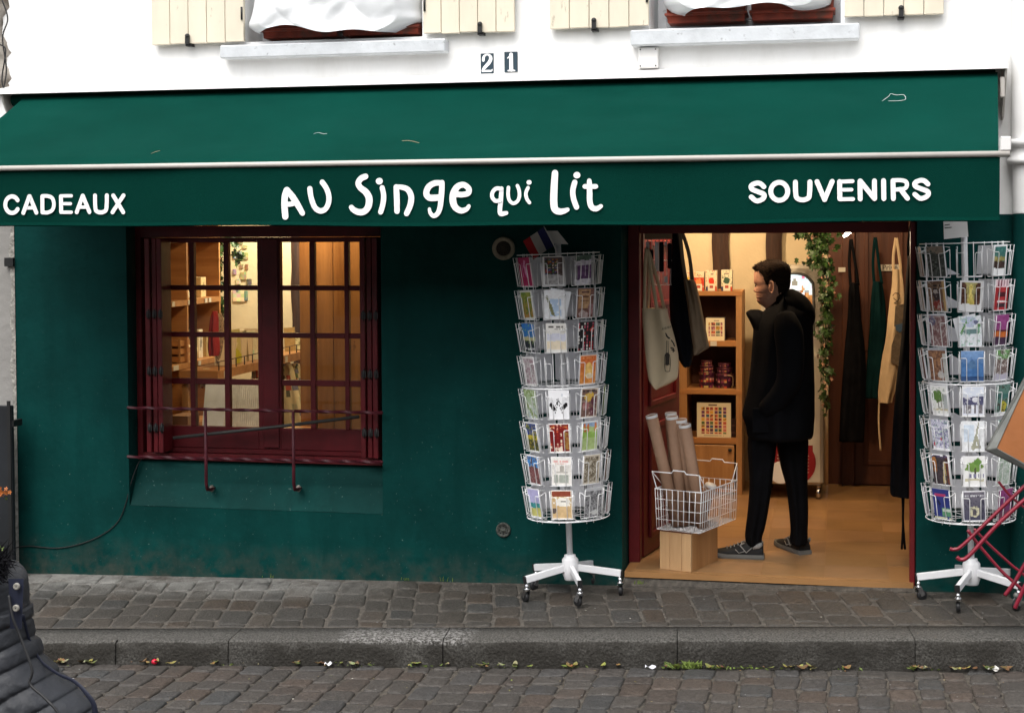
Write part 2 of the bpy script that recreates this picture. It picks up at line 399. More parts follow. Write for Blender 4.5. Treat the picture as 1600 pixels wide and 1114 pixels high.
# bedding of the pavement
mb = MB(); mb.grid(lambda u, v: (lambda p, q: (p.x+(q[0]-p.x)*v, p.y+(q[1]-p.y)*v, gz(p.x+(q[0]-p.x)*v, p.y+(q[1]-p.y)*v)-.0035))(KP(-3.2+u*9.2, -.23), (-4.9+u*9.2, .55)), 60, 12)
pav = structure(mb.build('pavement_bedding', m_mortar))
mb = MB(); setts(mb, -2.6, 5.2, -2.4, -.235, .142, .205, gz, PCOL, .010, .012, .003, clip=lambda x, y: y < (.02 if x < .6 or x > 2.1 else .04), skew=.12)
structure(mb.build('pavement', m_sett, recalc=False))
# kerb stones: blocks with a worn rounded edge
mb = MB(); ks = [-2.6, -1.45, -.30+.0, .62, 1.18, 2.25, 3.40, 4.6, 5.6]
ks = [-2.6, -1.55, -.42, .42, .98, 2.02, 3.12, 4.2, 5.4]
for a, b in zip(ks, ks[1:]):
    dz = rnd.uniform(-.001, .002)
    prof = [(-.235, -.15), (-.235, 0), (-.12, .001), (-.03, .001), (-.007, -.002), (.0, -.010), (.005, -.05), (.010, -.17), (.012, -.3)]
    N = 24
    def kf(u, v):
        s = a+.002+(b-a-.004)*u; i = min(int(v*(len(prof)-1)+1e-6), len(prof)-1); t, h = prof[i]
        ch = .004*math.sin(s*9)+.003*math.sin(s*23+1)+rnd.uniform(-.0012, .0012)
        p = KP(s, t+(ch if i > 2 else 0)); q = KP(s, 0)
        return (p.x, p.y, gz(q.x, q.y)+h+dz-(.0 if i != 4 else abs(ch)))
    mb.grid(kf, N, len(prof)-1)
    for s_ in (a+.002, b-.002):
        k = mb.add([(*KP(s_, t), gz(*KP(s_, 0))+h+dz) for t, h in prof]); mb.face([k+i for i in range(len(prof))])
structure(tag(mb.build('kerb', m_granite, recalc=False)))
# street
mb = MB(); mb.grid(lambda u, v: (lambda s, t: (*KP(s, t), street_z(s, t)-.007))(-30+60*u, -.02+11*v), 40, 20)
structure(mb.build('street', m_road))
def sz2(x, y):
    d = Vector((x, y))-K0; return street_z(d.dot(ke), d.dot(kn))
mb = MB(); setts(mb, -2.9, 5.2, .012, 1.75, .128, .155, sz2, SCOL, .011, .009, .0036, skew=-.10)
structure(mb.build('street_setts', m_sett, recalc=False))
mb = MB(); mb.grid(lambda u, v: (-60+120*u, -80+75*v, -.42), 4, 4); structure(mb.build('ground', m_road))

# ================================================================== BUILDING
def wall_holes(mb, xs, zs, y0, y1, solid):
    """vertical wall from a grid of cells; solid(cx, cz) says which are filled; faces only on the outside"""
    nx, nz = len(xs)-1, len(zs)-1
    S = lambda i, j: 0 <= i < nx and 0 <= j < nz and solid((xs[i]+xs[i+1])/2, (zs[j]+zs[j+1])/2)
    for i in range(nx):
        for j in range(nz):
            if not S(i, j): continue
            x0, x1, z0, z1 = xs[i], xs[i+1], zs[j], zs[j+1]
            k = mb.add([(x0, y0, z0), (x1, y0, z0), (x1, y0, z1), (x0, y0, z1), (x0, y1, z0), (x1, y1, z0), (x1, y1, z1), (x0, y1, z1)])
            mb.face((k, k+1, k+2, k+3)); mb.face((k+5, k+4, k+7, k+6))
            if not S(i-1, j): mb.face((k+4, k, k+3, k+7))
            if not S(i+1, j): mb.face((k+1, k+5, k+6, k+2))
            if not S(i, j-1): mb.face((k+4, k+5, k+1, k))
            if not S(i, j+1): mb.face((k+3, k+2, k+6, k+7))
bld = empty('shop_building', (0, .2, 0), 'old shop building, dark green painted ground floor under a white plastered upper storey', 'building')
def B(mb, name, mat, **k): return under(mb.build(name, mat, None, **k), bld)
XL, XR, ZC, WT = -2.917, 5.2, 1.93, .38
wx0, wx1, wz0, wz1 = -2.222, -.722, .31, 1.90        # shop window opening
dx0, dx1, dz1 = .598, 2.108, 1.90                    # door opening
mb = MB(); wall_holes(mb, [XL, wx0, wx1, dx0, dx1, XR], [-.4, .31, ZC-.03, ZC], 0, WT,
    lambda x, z: not (wx0 < x < wx1 and wz0 < z < wz1) and not (dx0 < x < dx1 and z < dz1))
B(mb, 'ground_floor_wall', m_green)
ux = [(-1.62, -.36), (1.27, 2.0+.0)]
# upper windows: openings between the shutters
uw = [(P(384, 60, 0).x, P(660, 50, 0).x, P(500, 64, 0).z), (P(1015, 30, 0).x, P(1320, 20, 0).x, P(1165, 40, 0).z)]
xs = sorted([-5.2, XR]+[a for q in uw for a in q[:2]])
z0u = .5*(uw[0][2]+uw[1][2])
mb = MB(); wall_holes(mb, xs, [ZC, z0u, 4.25, 5.4], 0, WT, lambda x, z: not (z0u < z < 4.25 and any(a < x < b for a, b, _ in uw)))
up = B(mb, 'upper_wall', m_white)
mb = MB(); mb.box(-5.2, XR, .2, 8, 5.4, 5.6); B(mb, 'roof_slab', m_crumb)
# sloping sill below the shop window
mb = MB(); gy = .135
k = mb.add([(wx0+.004, .003, .312), (wx1-.003, .003, .312), (wx1-.003, gy, .56), (wx0+.004, gy, .56), (wx0+.004, WT-.01, .56), (wx1-.003, WT-.01, .56), (wx0+.004, WT-.01, .312), (wx1-.003, WT-.01, .312)])
mb.face((k, k+1, k+2, k+3)); mb.face((k+3, k+2, k+5, k+4)); mb.face((k, k+3, k+4, k+6)); mb.face((k+1, k+7, k+5, k+2)); mb.face((k+4, k+5, k+7, k+6))
B(mb, 'sloping_sill', m_green)
# red shop window: frame, two sashes, folded inner shutters
def xz(u, v, Y): p = P(u, v, Y); return p.x, p.z
FY = .10
win = empty('shop_window', (-1.47, FY, 1.2)); under(win, bld); tag(win, 'dark red shop window with small panes')
def W_(mb, name, mat, **k): return under(mb.build(name, mat, None, **k), win)
mb = MB(); fx0, fx1 = wx0+.006, wx1-.004
mb.box(fx0, fx0+.035, FY, FY+.09, .56, 1.895); mb.box(fx1-.03, fx1, FY, FY+.09, .56, 1.895)
mb.box(fx0+.035, fx1-.03, FY, FY+.09, 1.83, 1.895); mb.box(fx0+.035, fx1-.03, FY-.005, FY+.09, .562, .60)
mb.box(fx0+.035, fx1-.03, FY+.04, FY+.085, .602, .628)
W_(mb, 'frame', m_red, bevel=.003)
SY = .165                                                   # plane of the sashes
rows_v = [(378.7, 446), (453.7, 519.7), (527.6, 592.8), (601.8, 667.8)]
cols = [[(252, 298.5), (306, 352), (360, 405)], [(440.6, 486), (494, 540), (547, 593)]]
zr = [(P(420, b, SY).z, P(420, a, SY).z) for a, b in rows_v]
for si, cs in enumerate(cols):
    xr = [(P(a, 520, SY).x, P(b, 520, SY).x) for a, b in cs]
    sx0 = fx0+.036 if si == 0 else P(423.5, 520, SY).x; sx1 = P(422.5, 520, SY).x if si == 0 else fx1-.031
    mb = MB(); y0, y1 = SY-.022, SY+.022
    bz, tz = .630, 1.829
    mb.box(sx0, xr[0][0], y0, y1, bz, tz); mb.box(xr[2][1], sx1, y0, y1, bz, tz)
    mb.box(xr[0][0], xr[2][1], y0, y1, bz, zr[3][0]); mb.box(xr[0][0], xr[2][1], y0, y1, zr[0][1], tz)
    for a, b in ((0, 1), (1, 2)): mb.box(xr[a][1], xr[b][0], y0+.004, y1-.004, zr[3][0], zr[0][1])
    for a, b in ((0, 1), (1, 2), (2, 3)):
        for c in range(3): mb.box(xr[c][0], xr[c][1], y0+.006, y1-.006, zr[b][1], zr[a][0])
    W_(mb, 'sash', m_red, bevel=.0025)
    mb = MB()
    for c in range(3):
        for r_ in range(4): mb.box(xr[c][0]-.003, xr[c][1]+.003, SY-.0015, SY+.0015, zr[r_][0]-.003, zr[r_][1]+.003)
    W_(mb, 'pane', m_glass)
mb = MB(); mb.box(P(405, 520, SY-.03).x+.02, P(440, 520, SY-.03).x-.02, SY-.034, SY-.0225, .64, 1.82); W_(mb, 'cover_strip', m_red, bevel=.004)
for side, (ua, ub, n) in enumerate(((228, 256, 3), (563, 592, 3))):
    for i in range(n):
        a = P(ua+(ub-ua)*i/n, 600, 0).x; b = P(ua+(ub-ua)*(i+.78)/n, 600, 0).x
        mb = MB(); mb.box(a, b, -.0+.012*(i % 2), .130, .615, 1.825)
        W_(mb, 'shutter_leaf', m_red, bevel=.003)
    for zz in (P(400, 492, 0).z, P(400, 582, 0).z, P(400, 672, 0).z):
        mb = MB()
        for i in range(n):
            a = P(ua+(ub-ua)*(i+.45)/n, 600, 0).x
            mb.tube([(a+.006, -.004, zz-.028), (a+.006, -.004, zz+.028)], .005, 8); mb.box(a-.008, a+.018, -.005, -.001, zz-.018, zz+.018)
        W_(mb, 'hinge', m_black)
# door frame, open leaf
mb = MB(); mb.box(dx0+.003, dx0+.065, .24, .33, -.02, dz1-.003); mb.box(dx1-.03, dx1-.003, .03, .12, .0, dz1-.003); mb.box(dx0+.067, dx1-.03, .24, .33, 1.84, dz1-.003)
B(mb, 'door_frame', m_redl, bevel=.004)
dl = MB(); a0, a1 = Vector((.672, .335, 0)), Vector((.80, 1.02, 0)); dd = (a1-a0).normalized(); dn = Vector((dd.y, -dd.x, 0))
def DL(s, z, o=0): return a0+dd*s+dn*o+Vector((0, 0, z))
LW = (a1-a0).length
dl.hexa([DL(0, .06, 0), DL(LW, .06, 0), DL(LW, .06, -.04), DL(0, .06, -.04), DL(0, 1.88, 0), DL(LW, 1.88, 0), DL(LW, 1.88, -.04), DL(0, 1.88, -.04)])
for (s0, s1, z0, z1) in ((.09, LW-.09, .15, .78), (.09, LW-.09, .88, 1.35), (.09, LW-.09, 1.43, 1.80)):
    for q in ((s0, s0+.03, z0, z1), (s1-.03, s1, z0, z1), (s0+.03, s1-.03, z0, z0+.03), (s0+.03, s1-.03, z1-.03, z1)):
        dl.hexa([DL(q[0], q[2], .001), DL(q[1], q[2], .001), DL(q[1], q[2], .016), DL(q[0], q[2], .016), DL(q[0], q[3], .001), DL(q[1], q[3], .001), DL(q[1], q[3], .016), DL(q[0], q[3], .016)])
door = under(tag(dl.build('door', m_redl, None, bevel=.003), 'open red door folded back inside the shop'), bld)
mb = MB(); TH = [(-.02, -.12), (-.02, -.002), (.05, .040), (.336, .046), (.336, -.12)]; k = mb.add([(dx0+.004, y, z+(GA*dx0-.033 if i in (1,) else 0)) for i, (y, z) in enumerate(TH)]+[(dx1-.004, y, z+(GA*dx1-.033 if i in (1,) else 0)) for i, (y, z) in enumerate(TH)])
for i in range(5): mb.face((k+i, k+5+i, k+5+(i+1) % 5, k+(i+1) % 5))
mb.face([k+i for i in range(5)]); mb.face([k+5+i for i in range(5)][::-1]); B(mb, 'threshold', m_mortar)
# upper windows and sills
for i, (a, b, _) in enumerate(uw):
    ws_ = empty('upper_window', ((a+b)/2, .1, z0u)); under(ws_, bld)
    def U_(mb, name, mat, **k): return under(mb.build(name, mat, None, **k), ws_)
    s0, s1 = ((343, 695), (985, 1343))[i]
    vt, vb = ((66, 86), (42, 66))[i]
    sxa, sxb = P(s0, 60, -.09).x, P(s1, 60, -.09).x; zt, zb = P((s0+s1)/2, vt, -.09).z, P((s0+s1)/2, vb+.5, -.09).z
    mb = MB(); mb.box(sxa, sxb, -.09, .20, zb, zt); U_(mb, 'sill', m_sill, bevel=.006)
    mb = MB(); mb.box(a+.02, a+.07, .2, .26, zt, 4.25); mb.box(b-.07, b-.02, .2, .26, zt, 4.25); mb.box(a+.07, b-.07, .2, .26, zt, zt+.07); mb.box((a+b)/2-.03, (a+b)/2+.03, .2, .26, zt+.07, 4.25)
    U_(mb, 'frame', m_sill, bevel=.004)
    mb = MB(); mb.box(a+.07, b-.07, .228, .231, zt+.07, 4.24); U_(mb, 'pane', m_glass)
# shutters
def shutter(u0, u1, vbot, hookuv, lab, hinge_left):
    x0, x1 = P(u0, vbot, -.05).x, P(u1, vbot, -.05).x; zb = P((u0+u1)/2, vbot, -.05).z
    n = max(4, round((x1-x0)/.105)); mb = MB(); wd = (x1-x0)/n
    for k in range(n):
        mb.box(x0+wd*k+.0015, x0+wd*(k+1)-.0015, -.05, -.022, zb+rnd.uniform(-.003, .003), 4.22)
    s = mb.build('window_shutter', m_cream, None, bevel=.0025)
    tag(s, lab, 'shutter', 'folded back upper window shutters'); s.parent = None
    mb = MB()
    for z in (zb+.17, zb+.98): mb.box(x0+.01, x1-.01, -.0215, -.004, z, z+.09)
    c = mb.build('batten', m_cream); c.parent = s
    hx, hz = xz(hookuv[0], hookuv[1], -.06); mb = MB()
    mb.box(hx-.016, hx+.016, -.052, -.0, hz-.022, hz-.008); mb.box(hx-.011, hx+.011, -.070, -.056, hz-.012, hz+.026); mb.ball((hx, -.062, hz+.032), .014, 8)
    c = mb.build('shutter_stay', m_black); c.parent = s
    xh = x1-.01 if hinge_left else x0+.01
    mb = MB(); mb.tube([(xh, -.054, zb+.12), (xh, -.054, zb+.19)], .006, 8); c = mb.build('hinge', m_black); c.parent = s
    return s
shutter(237, 381, 68, (293, 66), 'cream plank shutter farthest from the number plates, left of the wrapped window boxes', True)
shutter(661, 804, 51, (750, 48), 'cream plank shutter directly above the enamel house number plates', False)
shutter(859, 1014, 43, (928, 42), 'cream plank shutter between the number plates and the electrical box', True)
shutter(1319, 1475, 24, (1408, 23), 'cream plank shutter nearest the downpipe', False)
# neighbouring wall at the left
nb = empty('neighbouring_building', (-4, .2, 0), 'grey rendered neighbouring building with a crumbling corner and old cables', 'building')
mb = MB(); mb.box(-6.5, XL-.006, .012, .5, -.3, 2.62); under(mb.build('wall', m_neigh), nb)
mb = MB(); xe = P(11, 80, -.03).x
mb.grid(lambda u, v: (-5.2+(xe+5.2)*u+(.025*math.sin(v*31)+.018*math.sin(v*67+1)+rnd.uniform(-.01, .01))*(u > .98), -.035-.02*rnd.random()+(.06 if u > .99 else 0), 2.66+2.6*v), 30, 90)
under(mb.build('crumbling_corner', m_crumb, recalc=False), nb)
for q in ([(3, 0), (12, 30), (4, 60), (10, 110), (3, 150)], [(0, 70), (9, 80), (3, 125), (10, 150)]):
    mb = MB(); mb.tube(crom([P(a, b, -.09) for a, b in q], 8), .004, 6); under(mb.build('cable', m_black), nb)
# pale chipped edge along the left border of the green wall
mb = MB(); mb.grid(lambda u, v: (XL-.028+.03*u+.006*math.sin(v*40)*(1-u)+rnd.uniform(-.004, .004)*(1-u), -.004, -.13+2.05*v), 2, 120); under(mb.build('chipped_edge', m_mortar if False else M('chipped_plaster', (.30, .29, .26), .95, var=.4, scale=30, bump=1, bscale=50), recalc=False), nb)
mb = MB(); mb.box(P(8, 0, 0).x-.02, P(8, 0, 0).x+.035, -.02, .01, P(12, 411, 0).z-.02, P(12, 411, 0).z+.03); under(mb.build('bracket', m_black), nb)

# ================================================================== unseen terrace added behind the camera to block low sky light
ob = empty('opposite_building', (0, -16, -.4), 'pale rendered terrace across the street facing the shop', 'building')
ox = [-30.]+[a for k in range(-9, 10) for a in (k*3.-.55, k*3.+.55)]+[30.]
mb = MB(); wall_holes(mb, ox, [-.4, .4, 2.5, 3.6, 5.4, 6.4, 3.0], -16.4, -16, lambda x, z: not (abs((x+1.5) % 3.-1.5) < .56 and abs(x) < 28 and (.4 < z < 2.5 or 3.6 < z < 5.4)))
under(mb.build('wall', m_neigh), ob)
mb = MB()
for k in range(-9, 10):
    for z0, z1 in ((.4, 2.5), (3.6, 5.4)): mb.box(k*3.-.55, k*3.+.55, -16.3, -16.28, z0, z1)
under(mb.build('window', m_dark), ob)
# ================================================================== DOWNPIPE
px = P(1592, 400, -.07).x+.03
dp = empty('downpipe', (px, -.07, 0), 'white cast iron downpipe with a collar, painted green low down', 'downpipe')
mb = MB(); mb.tube([(px, -.07, ZC+.004), (px, -.07, 2.19)], .062, 20, False); mb.tube([(px, -.07, 2.19), (px, -.07, 5.3)], .070, 20, False); under(mb.build('upper_pipe', m_white), dp)
mb = MB(); mb.lathe([(.063, 2.175), (.088, 2.18), (.090, 2.20), (.076, 2.215), (.074, 2.255), (.086, 2.262), (.096, 2.275), (.094, 2.295), (.072, 2.30)], (px, -.07, 0), 'z', 24, caps=False); under(mb.build('collar', m_white), dp)
mb = MB(); mb.tube([(px, -.07, -.1), (px, -.07, ZC)], .0625, 20, False); under(mb.build('lower_pipe', m_green), dp)

# ================================================================== AWNING
aw = empty('shop_awning', (0, -.1, 2.6), 'long green canvas shop awning with a white lettered valance', 'awning')
def A(mb, name, mat, **k): return under(mb.build(name, mat, None, **k), aw)
AY = -1.0; azt, azb = 2.607, 2.192
at0, at1, ab0, ab1 = -2.76, 2.484, -2.80, 2.405
def canopy(u, v, off=0):
    x = (at0+(at1-at0)*u)*(1-v)+(ab0+(ab1-ab0)*u)*v; y = -.13+(AY+.13)*v
    z = azt+.02+(azb-azt-.02)*v-.018*math.sin(math.pi*v)+.006*math.sin(u*9+v*2)*v+.0035*math.sin(u*31+v*3)*v+.0015*math.sin(u*70)*v*v+.0035*math.exp(-((v-.86-.015*math.sin(u*12))/.03)**2)
    if v > .93: z -= 1.6*(v-.93)**2*3
    return (x, y, z+off)
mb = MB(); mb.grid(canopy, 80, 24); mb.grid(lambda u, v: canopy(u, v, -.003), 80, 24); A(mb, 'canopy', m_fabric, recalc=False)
def valy(x, z): return AY-.012+.006*math.sin(x*2.3)+.003*math.sin(x*7+1)-.010*(2.17-z)*0
def valz(u): return 1.888+.006*math.sin(u*7+.5)+.003*math.sin(u*23)
def val(u, v, o=0):
    x = ab0+(ab1-ab0+.004)*u; z = 2.172+(valz(u)-2.172)*v; return (x, valy(x, z)+o, z)
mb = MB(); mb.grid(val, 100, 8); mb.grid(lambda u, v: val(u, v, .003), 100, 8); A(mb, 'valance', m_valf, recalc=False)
mb = MB(); mb.grid(lambda u, v: (val(u, 1)[0], valy(val(u, 1)[0], 0)-.0055, valz(u)+.004+.016*v), 100, 1)
mb.grid(lambda u, v: (val(u, 1)[0], valy(val(u, 1)[0], 0)-.0055+.012*v, valz(u)+.003), 100, 1); A(mb, 'hem', m_fabric, recalc=False)
mb = MB(); mb.tube([(ab0-.05, AY-.022, 2.187), (ab1+.045, AY-.022, 2.187)], .0125, 12); mb.box(ab0-.05, ab1+.04, AY-.02, AY+.03, 2.174, 2.196); A(mb, 'front_bar', m_alug)
mb = MB(); mb.box(ab1+.006, ab1+.050, AY-.03, AY+.04, 2.2, 2.262); A(mb, 'bar_end_cap', m_alu, bevel=.004)
c0, c1 = -2.93, 2.525; mb = MB()
prof = [(-.0, 2.700), (-.19, 2.662), (-.20, 2.638), (-.194, 2.638), (-.185, 2.654), (-.0, 2.690)]
k = mb.add([(c0, y, z) for y, z in prof]+[(c1, y, z) for y, z in prof]); n = len(prof)
mb.face([k+i for i in range(n)]); mb.face([k+n+i for i in range(n)][::-1])
for i in range(n): mb.face((k+i, k+n+i, k+n+(i+1) % n, k+(i+1) % n))
A(mb, 'cover_flashing', m_alu)
mb = MB(); mb.tube([(c0+.08, -.10, 2.61), (c1-.05, -.10, 2.61)], .034, 14); A(mb, 'roller', m_fabric)
for xx in (c0+.05, c1-.012):
    mb = MB(); k = mb.add([(xx, -.001, 2.70), (xx, -.185, 2.655), (xx, -.17, 2.60), (xx, -.05, 2.42), (xx, -.001, 2.40)]); k2 = mb.add([(x+.010, y, z) for x, y, z in mb.v[k:k+5]])
    mb.face([k+i for i in range(5)]); mb.face([k2+i for i in range(5)][::-1]); [mb.face((k+i, k2+i, k2+(i+1) % 5, k+(i+1) % 5)) for i in range(5)]
    A(mb, 'end_bracket', m_alug)
mb = MB(); mb.box(at1+.008, at1+.03, -.17, -.13, 2.50, 2.60); A(mb, 'roller_mount', m_alug, bevel=.004)
for sx, s in ((-1, -2.5), (1, 2.2)):
    mb = MB(); mb.bar((s, -.05, 2.38), (s-sx*.45, -.5, 2.28), .035, .05); mb.bar((s-sx*.45, -.5, 2.28), (s-.02*sx, AY+.05, 2.15), .03, .045); A(mb, 'folding_arm', m_alug, bevel=.004)
# lettering: brush strokes with rounded ends laid on the valance
LET = MB()
def vpt(u, v, off): 
    p = P(u, v, AY-.012); return Vector((p.x, valy(p.x, p.z)-.004-off, p.z))
_off = [0]
def stroke(mb, pts, wd, closed=False, ptf=None, scale=1., flat=.0016):
    _off[0] = (_off[0]+1) % 7
    off = .0006*_off[0]; f = ptf or vpt
    ws = wd if isinstance(wd, (list, tuple)) else [wd]*len(pts)
    q = crom([Vector((p[0], p[1], w)) for p, w in zip(pts, ws)], 8, closed)
    if not closed:       # round ends
        a, b = q[0], q[-1]; da = Vector((q[0].x-q[1].x, q[0].y-q[1].y)); db = Vector((q[-1].x-q[-2].x, q[-1].y-q[-2].y))
        if da.length > 0: da.normalize()
        if db.length > 0: db.normalize()
        st = [(math.cos(t), math.sin(t)) for t in (R(80), R(55), R(30))]
        pre = [Vector((a.x+da.x*a.z/2*s_, a.y+da.y*a.z/2*s_, a.z*c_)) for c_, s_ in st]
        post = [Vector((b.x+db.x*b.z/2*s_, b.y+db.y*b.z/2*s_, b.z*c_)) for c_, s_ in st[::-1]]
        q = pre+q+post
    P3 = [f(p.x, p.y, off) for p in q]
    mpp = (f(q[0].x+10, q[0].y, off)-f(q[0].x, q[0].y, off)).length/10
    k0 = len(mb.v); n = len(q)
    for i in range(n):
        a, b = P3[i-1 if (closed or i) else 0], P3[(i+1) % n if closed else min(i+1, n-1)]
        d = (b-a); d = d.normalized() if d.length > 1e-9 else Vector((1, 0, 0)); nrm = Vector((0, -1, 0)); s_ = d.cross(nrm)
        s_ = s_.normalized() if s_.length > 1e-6 else Vector((0, 0, 1))
        h = q[i].z/2*mpp
        for t_, o in ((-1, 0), (-.97, flat), (.97, flat), (1, 0)): mb.v.append(tuple(P3[i]+s_*h*t_+nrm*o))
    for i in range(n if closed else n-1):
        j = (i+1) % n
        for c in range(3): mb.face((k0+i*4+c, k0+i*4+c+1, k0+j*4+c+1, k0+j*4+c))
    if not closed: mb.face([k0+c for c in range(4)]); mb.face([k0+(n-1)*4+c for c in range(4)])
def line(mb, pts, w, **k):      # sharp-cornered polyline: one stroke per segment
    for a, b in zip(pts, pts[1:]):
        stroke(mb, [a, ((a[0]+b[0])/2, (a[1]+b[1])/2), b], w, **k)
def dot(mb, x, y, r, **k): stroke(mb, [(x-.4, y), (x, y), (x+.4, y)], 2*r, **k)
def T1(p, o=430): return [(o+x/6.154, 260+y/6.154) for x, y in p]
kk = 1/6.154
L1 = [([(103, 485), (95, 370), (100, 285), (118, 232)], [60, 62, 62, 64]), ([(118, 232), (165, 285), (215, 360), (268, 452)], [60, 60, 58, 50]), ([(112, 368), (160, 364), (205, 352)], 46),
      ([(340, 216), (352, 300), (385, 390), (435, 430), (490, 412), (521, 350), (522, 280), (500, 215), (460, 155)], 50),
      ([(878, 100), (832, 122), (808, 165), (828, 208), (880, 250), (912, 310), (905, 385), (870, 432), (820, 443), (770, 425), (742, 397)], [54, 56, 56, 56, 62, 66, 64, 60, 58, 54, 50]),
      ([(1038, 208), (1052, 280), (1046, 360), (1024, 440)], [48, 50, 50, 50]),
      ([(1170, 200), (1176, 300), (1178, 434)], [52, 56, 52]), ([(1172, 202), (1230, 204), (1283, 228), (1313, 290), (1306, 370), (1270, 455)], [46, 48, 54, 56, 56, 52]),
      ([(1600, 162), (1535, 165), (1480, 200), (1458, 262), (1485, 302), (1545, 305), (1600, 295)], [50, 54, 58, 60, 60, 60, 56]),
      ([(1608, 158), (1604, 250), (1590, 390), (1565, 455), (1527, 478), (1497, 450), (1488, 412)], [50, 54, 50, 46, 42, 36, 30])]
for p, w_ in L1: stroke(LET, T1(p), [x*kk for x in w_] if isinstance(w_, list) else w_*kk)
dot(LET, *T1([(1010, 145)])[0], 31*kk)
L2 = [([(150, 270), (205, 274), (258, 258), (262, 215), (215, 180), (160, 195), (120, 255), (112, 330), (135, 395), (190, 428), (243, 412), (264, 384)], [54, 52, 54, 54, 54, 60, 66, 66, 62, 54, 44, 36]),
      ([(572, 218), (525, 216), (490, 255), (490, 300), (518, 333), (560, 330)], 38), ([(576, 215), (569, 330), (560, 425), (572, 457), (622, 450)], [40, 44, 44, 46, 38]),
      ([(643, 205), (640, 280), (655, 332), (690, 357), (728, 338), (748, 290), (745, 230), (729, 188)], 34), ([(832, 207), (812, 258), (820, 312), (846, 350)], 34),
      ([(1092, 66), (1084, 200), (1080, 330), (1090, 410), (1130, 436), (1175, 432), (1212, 418)], [62, 68, 70, 68, 62, 52, 40]),
      ([(1282, 155), (1264, 230), (1270, 310), (1298, 393)], 52), ([(1422, 142), (1425, 250), (1428, 350), (1452, 400), (1492, 408), (1532, 385)], [46, 54, 54, 54, 50, 40]), ([(1380, 195), (1432, 197), (1484, 195)], 46)]
for p, w_ in L2: stroke(LET, T1(p, 690), [x*kk for x in w_] if isinstance(w_, list) else w_*kk)
dot(LET, *T1([(841, 156)], 690)[0], 22*kk); dot(LET, *T1([(1302, 87)], 690)[0], 31*kk)
A(LET, 'shop_name_lettering', m_letter, recalc=True)
# block capitals, measured letter by letter
def arc(cx, cy, rx, ry, a0, a1, n=10): return [(cx+rx*math.cos(R(a0+(a1-a0)*i/n)), cy-ry*math.sin(R(a0+(a1-a0)*i/n))) for i in range(n+1)]
S5 = lambda p: [(1160+x/5.161, 270+y/5.161) for x, y in p]
SV = MB(); w5 = 40/5.161
def Sshape(x0, x1, y0, y1): 
    cx, w_, h = (x0+x1)/2, (x1-x0)/2, (y1-y0)
    return [(x1-.03*w_, y0+.20*h), (cx+.45*w_, y0+.03*h), (cx-.2*w_, y0), (x0+.04*w_, y0+.13*h), (x0+.10*w_, y0+.33*h), (cx, y0+.48*h), (x1-.06*w_, y0+.62*h), (x1-.02*w_, y0+.82*h), (cx+.35*w_, y0+.98*h), (cx-.3*w_, y0+.99*h), (x0, y0+.78*h)]
stroke(SV, S5(Sshape(72, 175, 86, 228)), w5); stroke(SV, S5(arc(298, 152, 68, 72, 0, 342, 16)), w5, closed=True)
stroke(SV, S5([(428, 78), (430, 160), (440, 205), (486, 221), (532, 205), (543, 160), (545, 76)]), w5)
line(SV, S5([(602, 74), (663, 218)]), w5); line(SV, S5([(663, 218), (724, 72)]), w5)
line(SV, S5([(784, 74), (786, 213)]), w5); line(SV, S5([(784, 74), (888, 70)]), w5*.8); line(SV, S5([(786, 140), (880, 138)]), w5*.75); line(SV, S5([(786, 215), (892, 214)]), w5*.8)
line(SV, S5([(948, 70), (950, 212)]), w5); line(SV, S5([(950, 68), (1064, 210)]), w5); line(SV, S5([(1064, 68), (1066, 210)]), w5)
line(SV, S5([(1138, 66), (1140, 210)]), w5); line(SV, S5([(1214, 66), (1217, 210)]), w5)
stroke(SV, S5([(1214, 64), (1270, 62), (1315, 72), (1326, 100), (1312, 126), (1270, 136), (1216, 138)]), w5*.85); line(SV, S5([(1275, 136), (1330, 208)]), w5)
stroke(SV, S5(Sshape(1390, 1496, 64, 208)), w5)
A(SV, 'souvenirs_lettering', m_letter)
C7 = lambda p: [(x/7.619, 290+y/7.619) for x, y in p]
CV = MB(); w7 = 46/7.619
stroke(CV, C7(arc(148, 230, 80, 98, 32, 328, 14)), w7)
for dx_, dy in ((0, 0), (630, -8)):
    line(CV, C7([(284+dx_, 328+dy), (356+dx_, 130+dy)]), w7); line(CV, C7([(356+dx_, 130+dy), (436+dx_, 326+dy)]), w7); line(CV, C7([(312+dx_, 268+dy), (410+dx_, 266+dy)]), w7*.8)
line(CV, C7([(510, 130), (512, 322)]), w7); stroke(CV, C7([(510, 128), (575, 128), (630, 155), (648, 225), (630, 292), (575, 322), (512, 322)]), w7*.9)
line(CV, C7([(727, 128), (730, 318)]), w7); line(CV, C7([(727, 126), (850, 124)]), w7*.8); line(CV, C7([(729, 218), (842, 218)]), w7*.75); line(CV, C7([(730, 320), (852, 320)]), w7*.8)
stroke(CV, C7([(1132, 120), (1134, 230), (1145, 300), (1200, 322), (1258, 298), (1270, 230), (1272, 118)]), w7)
line(CV, C7([(1348, 120), (1468, 320)]), w7); line(CV, C7([(1472, 118), (1340, 320)]), w7)
A(CV, 'cadeaux_lettering', m_letter)
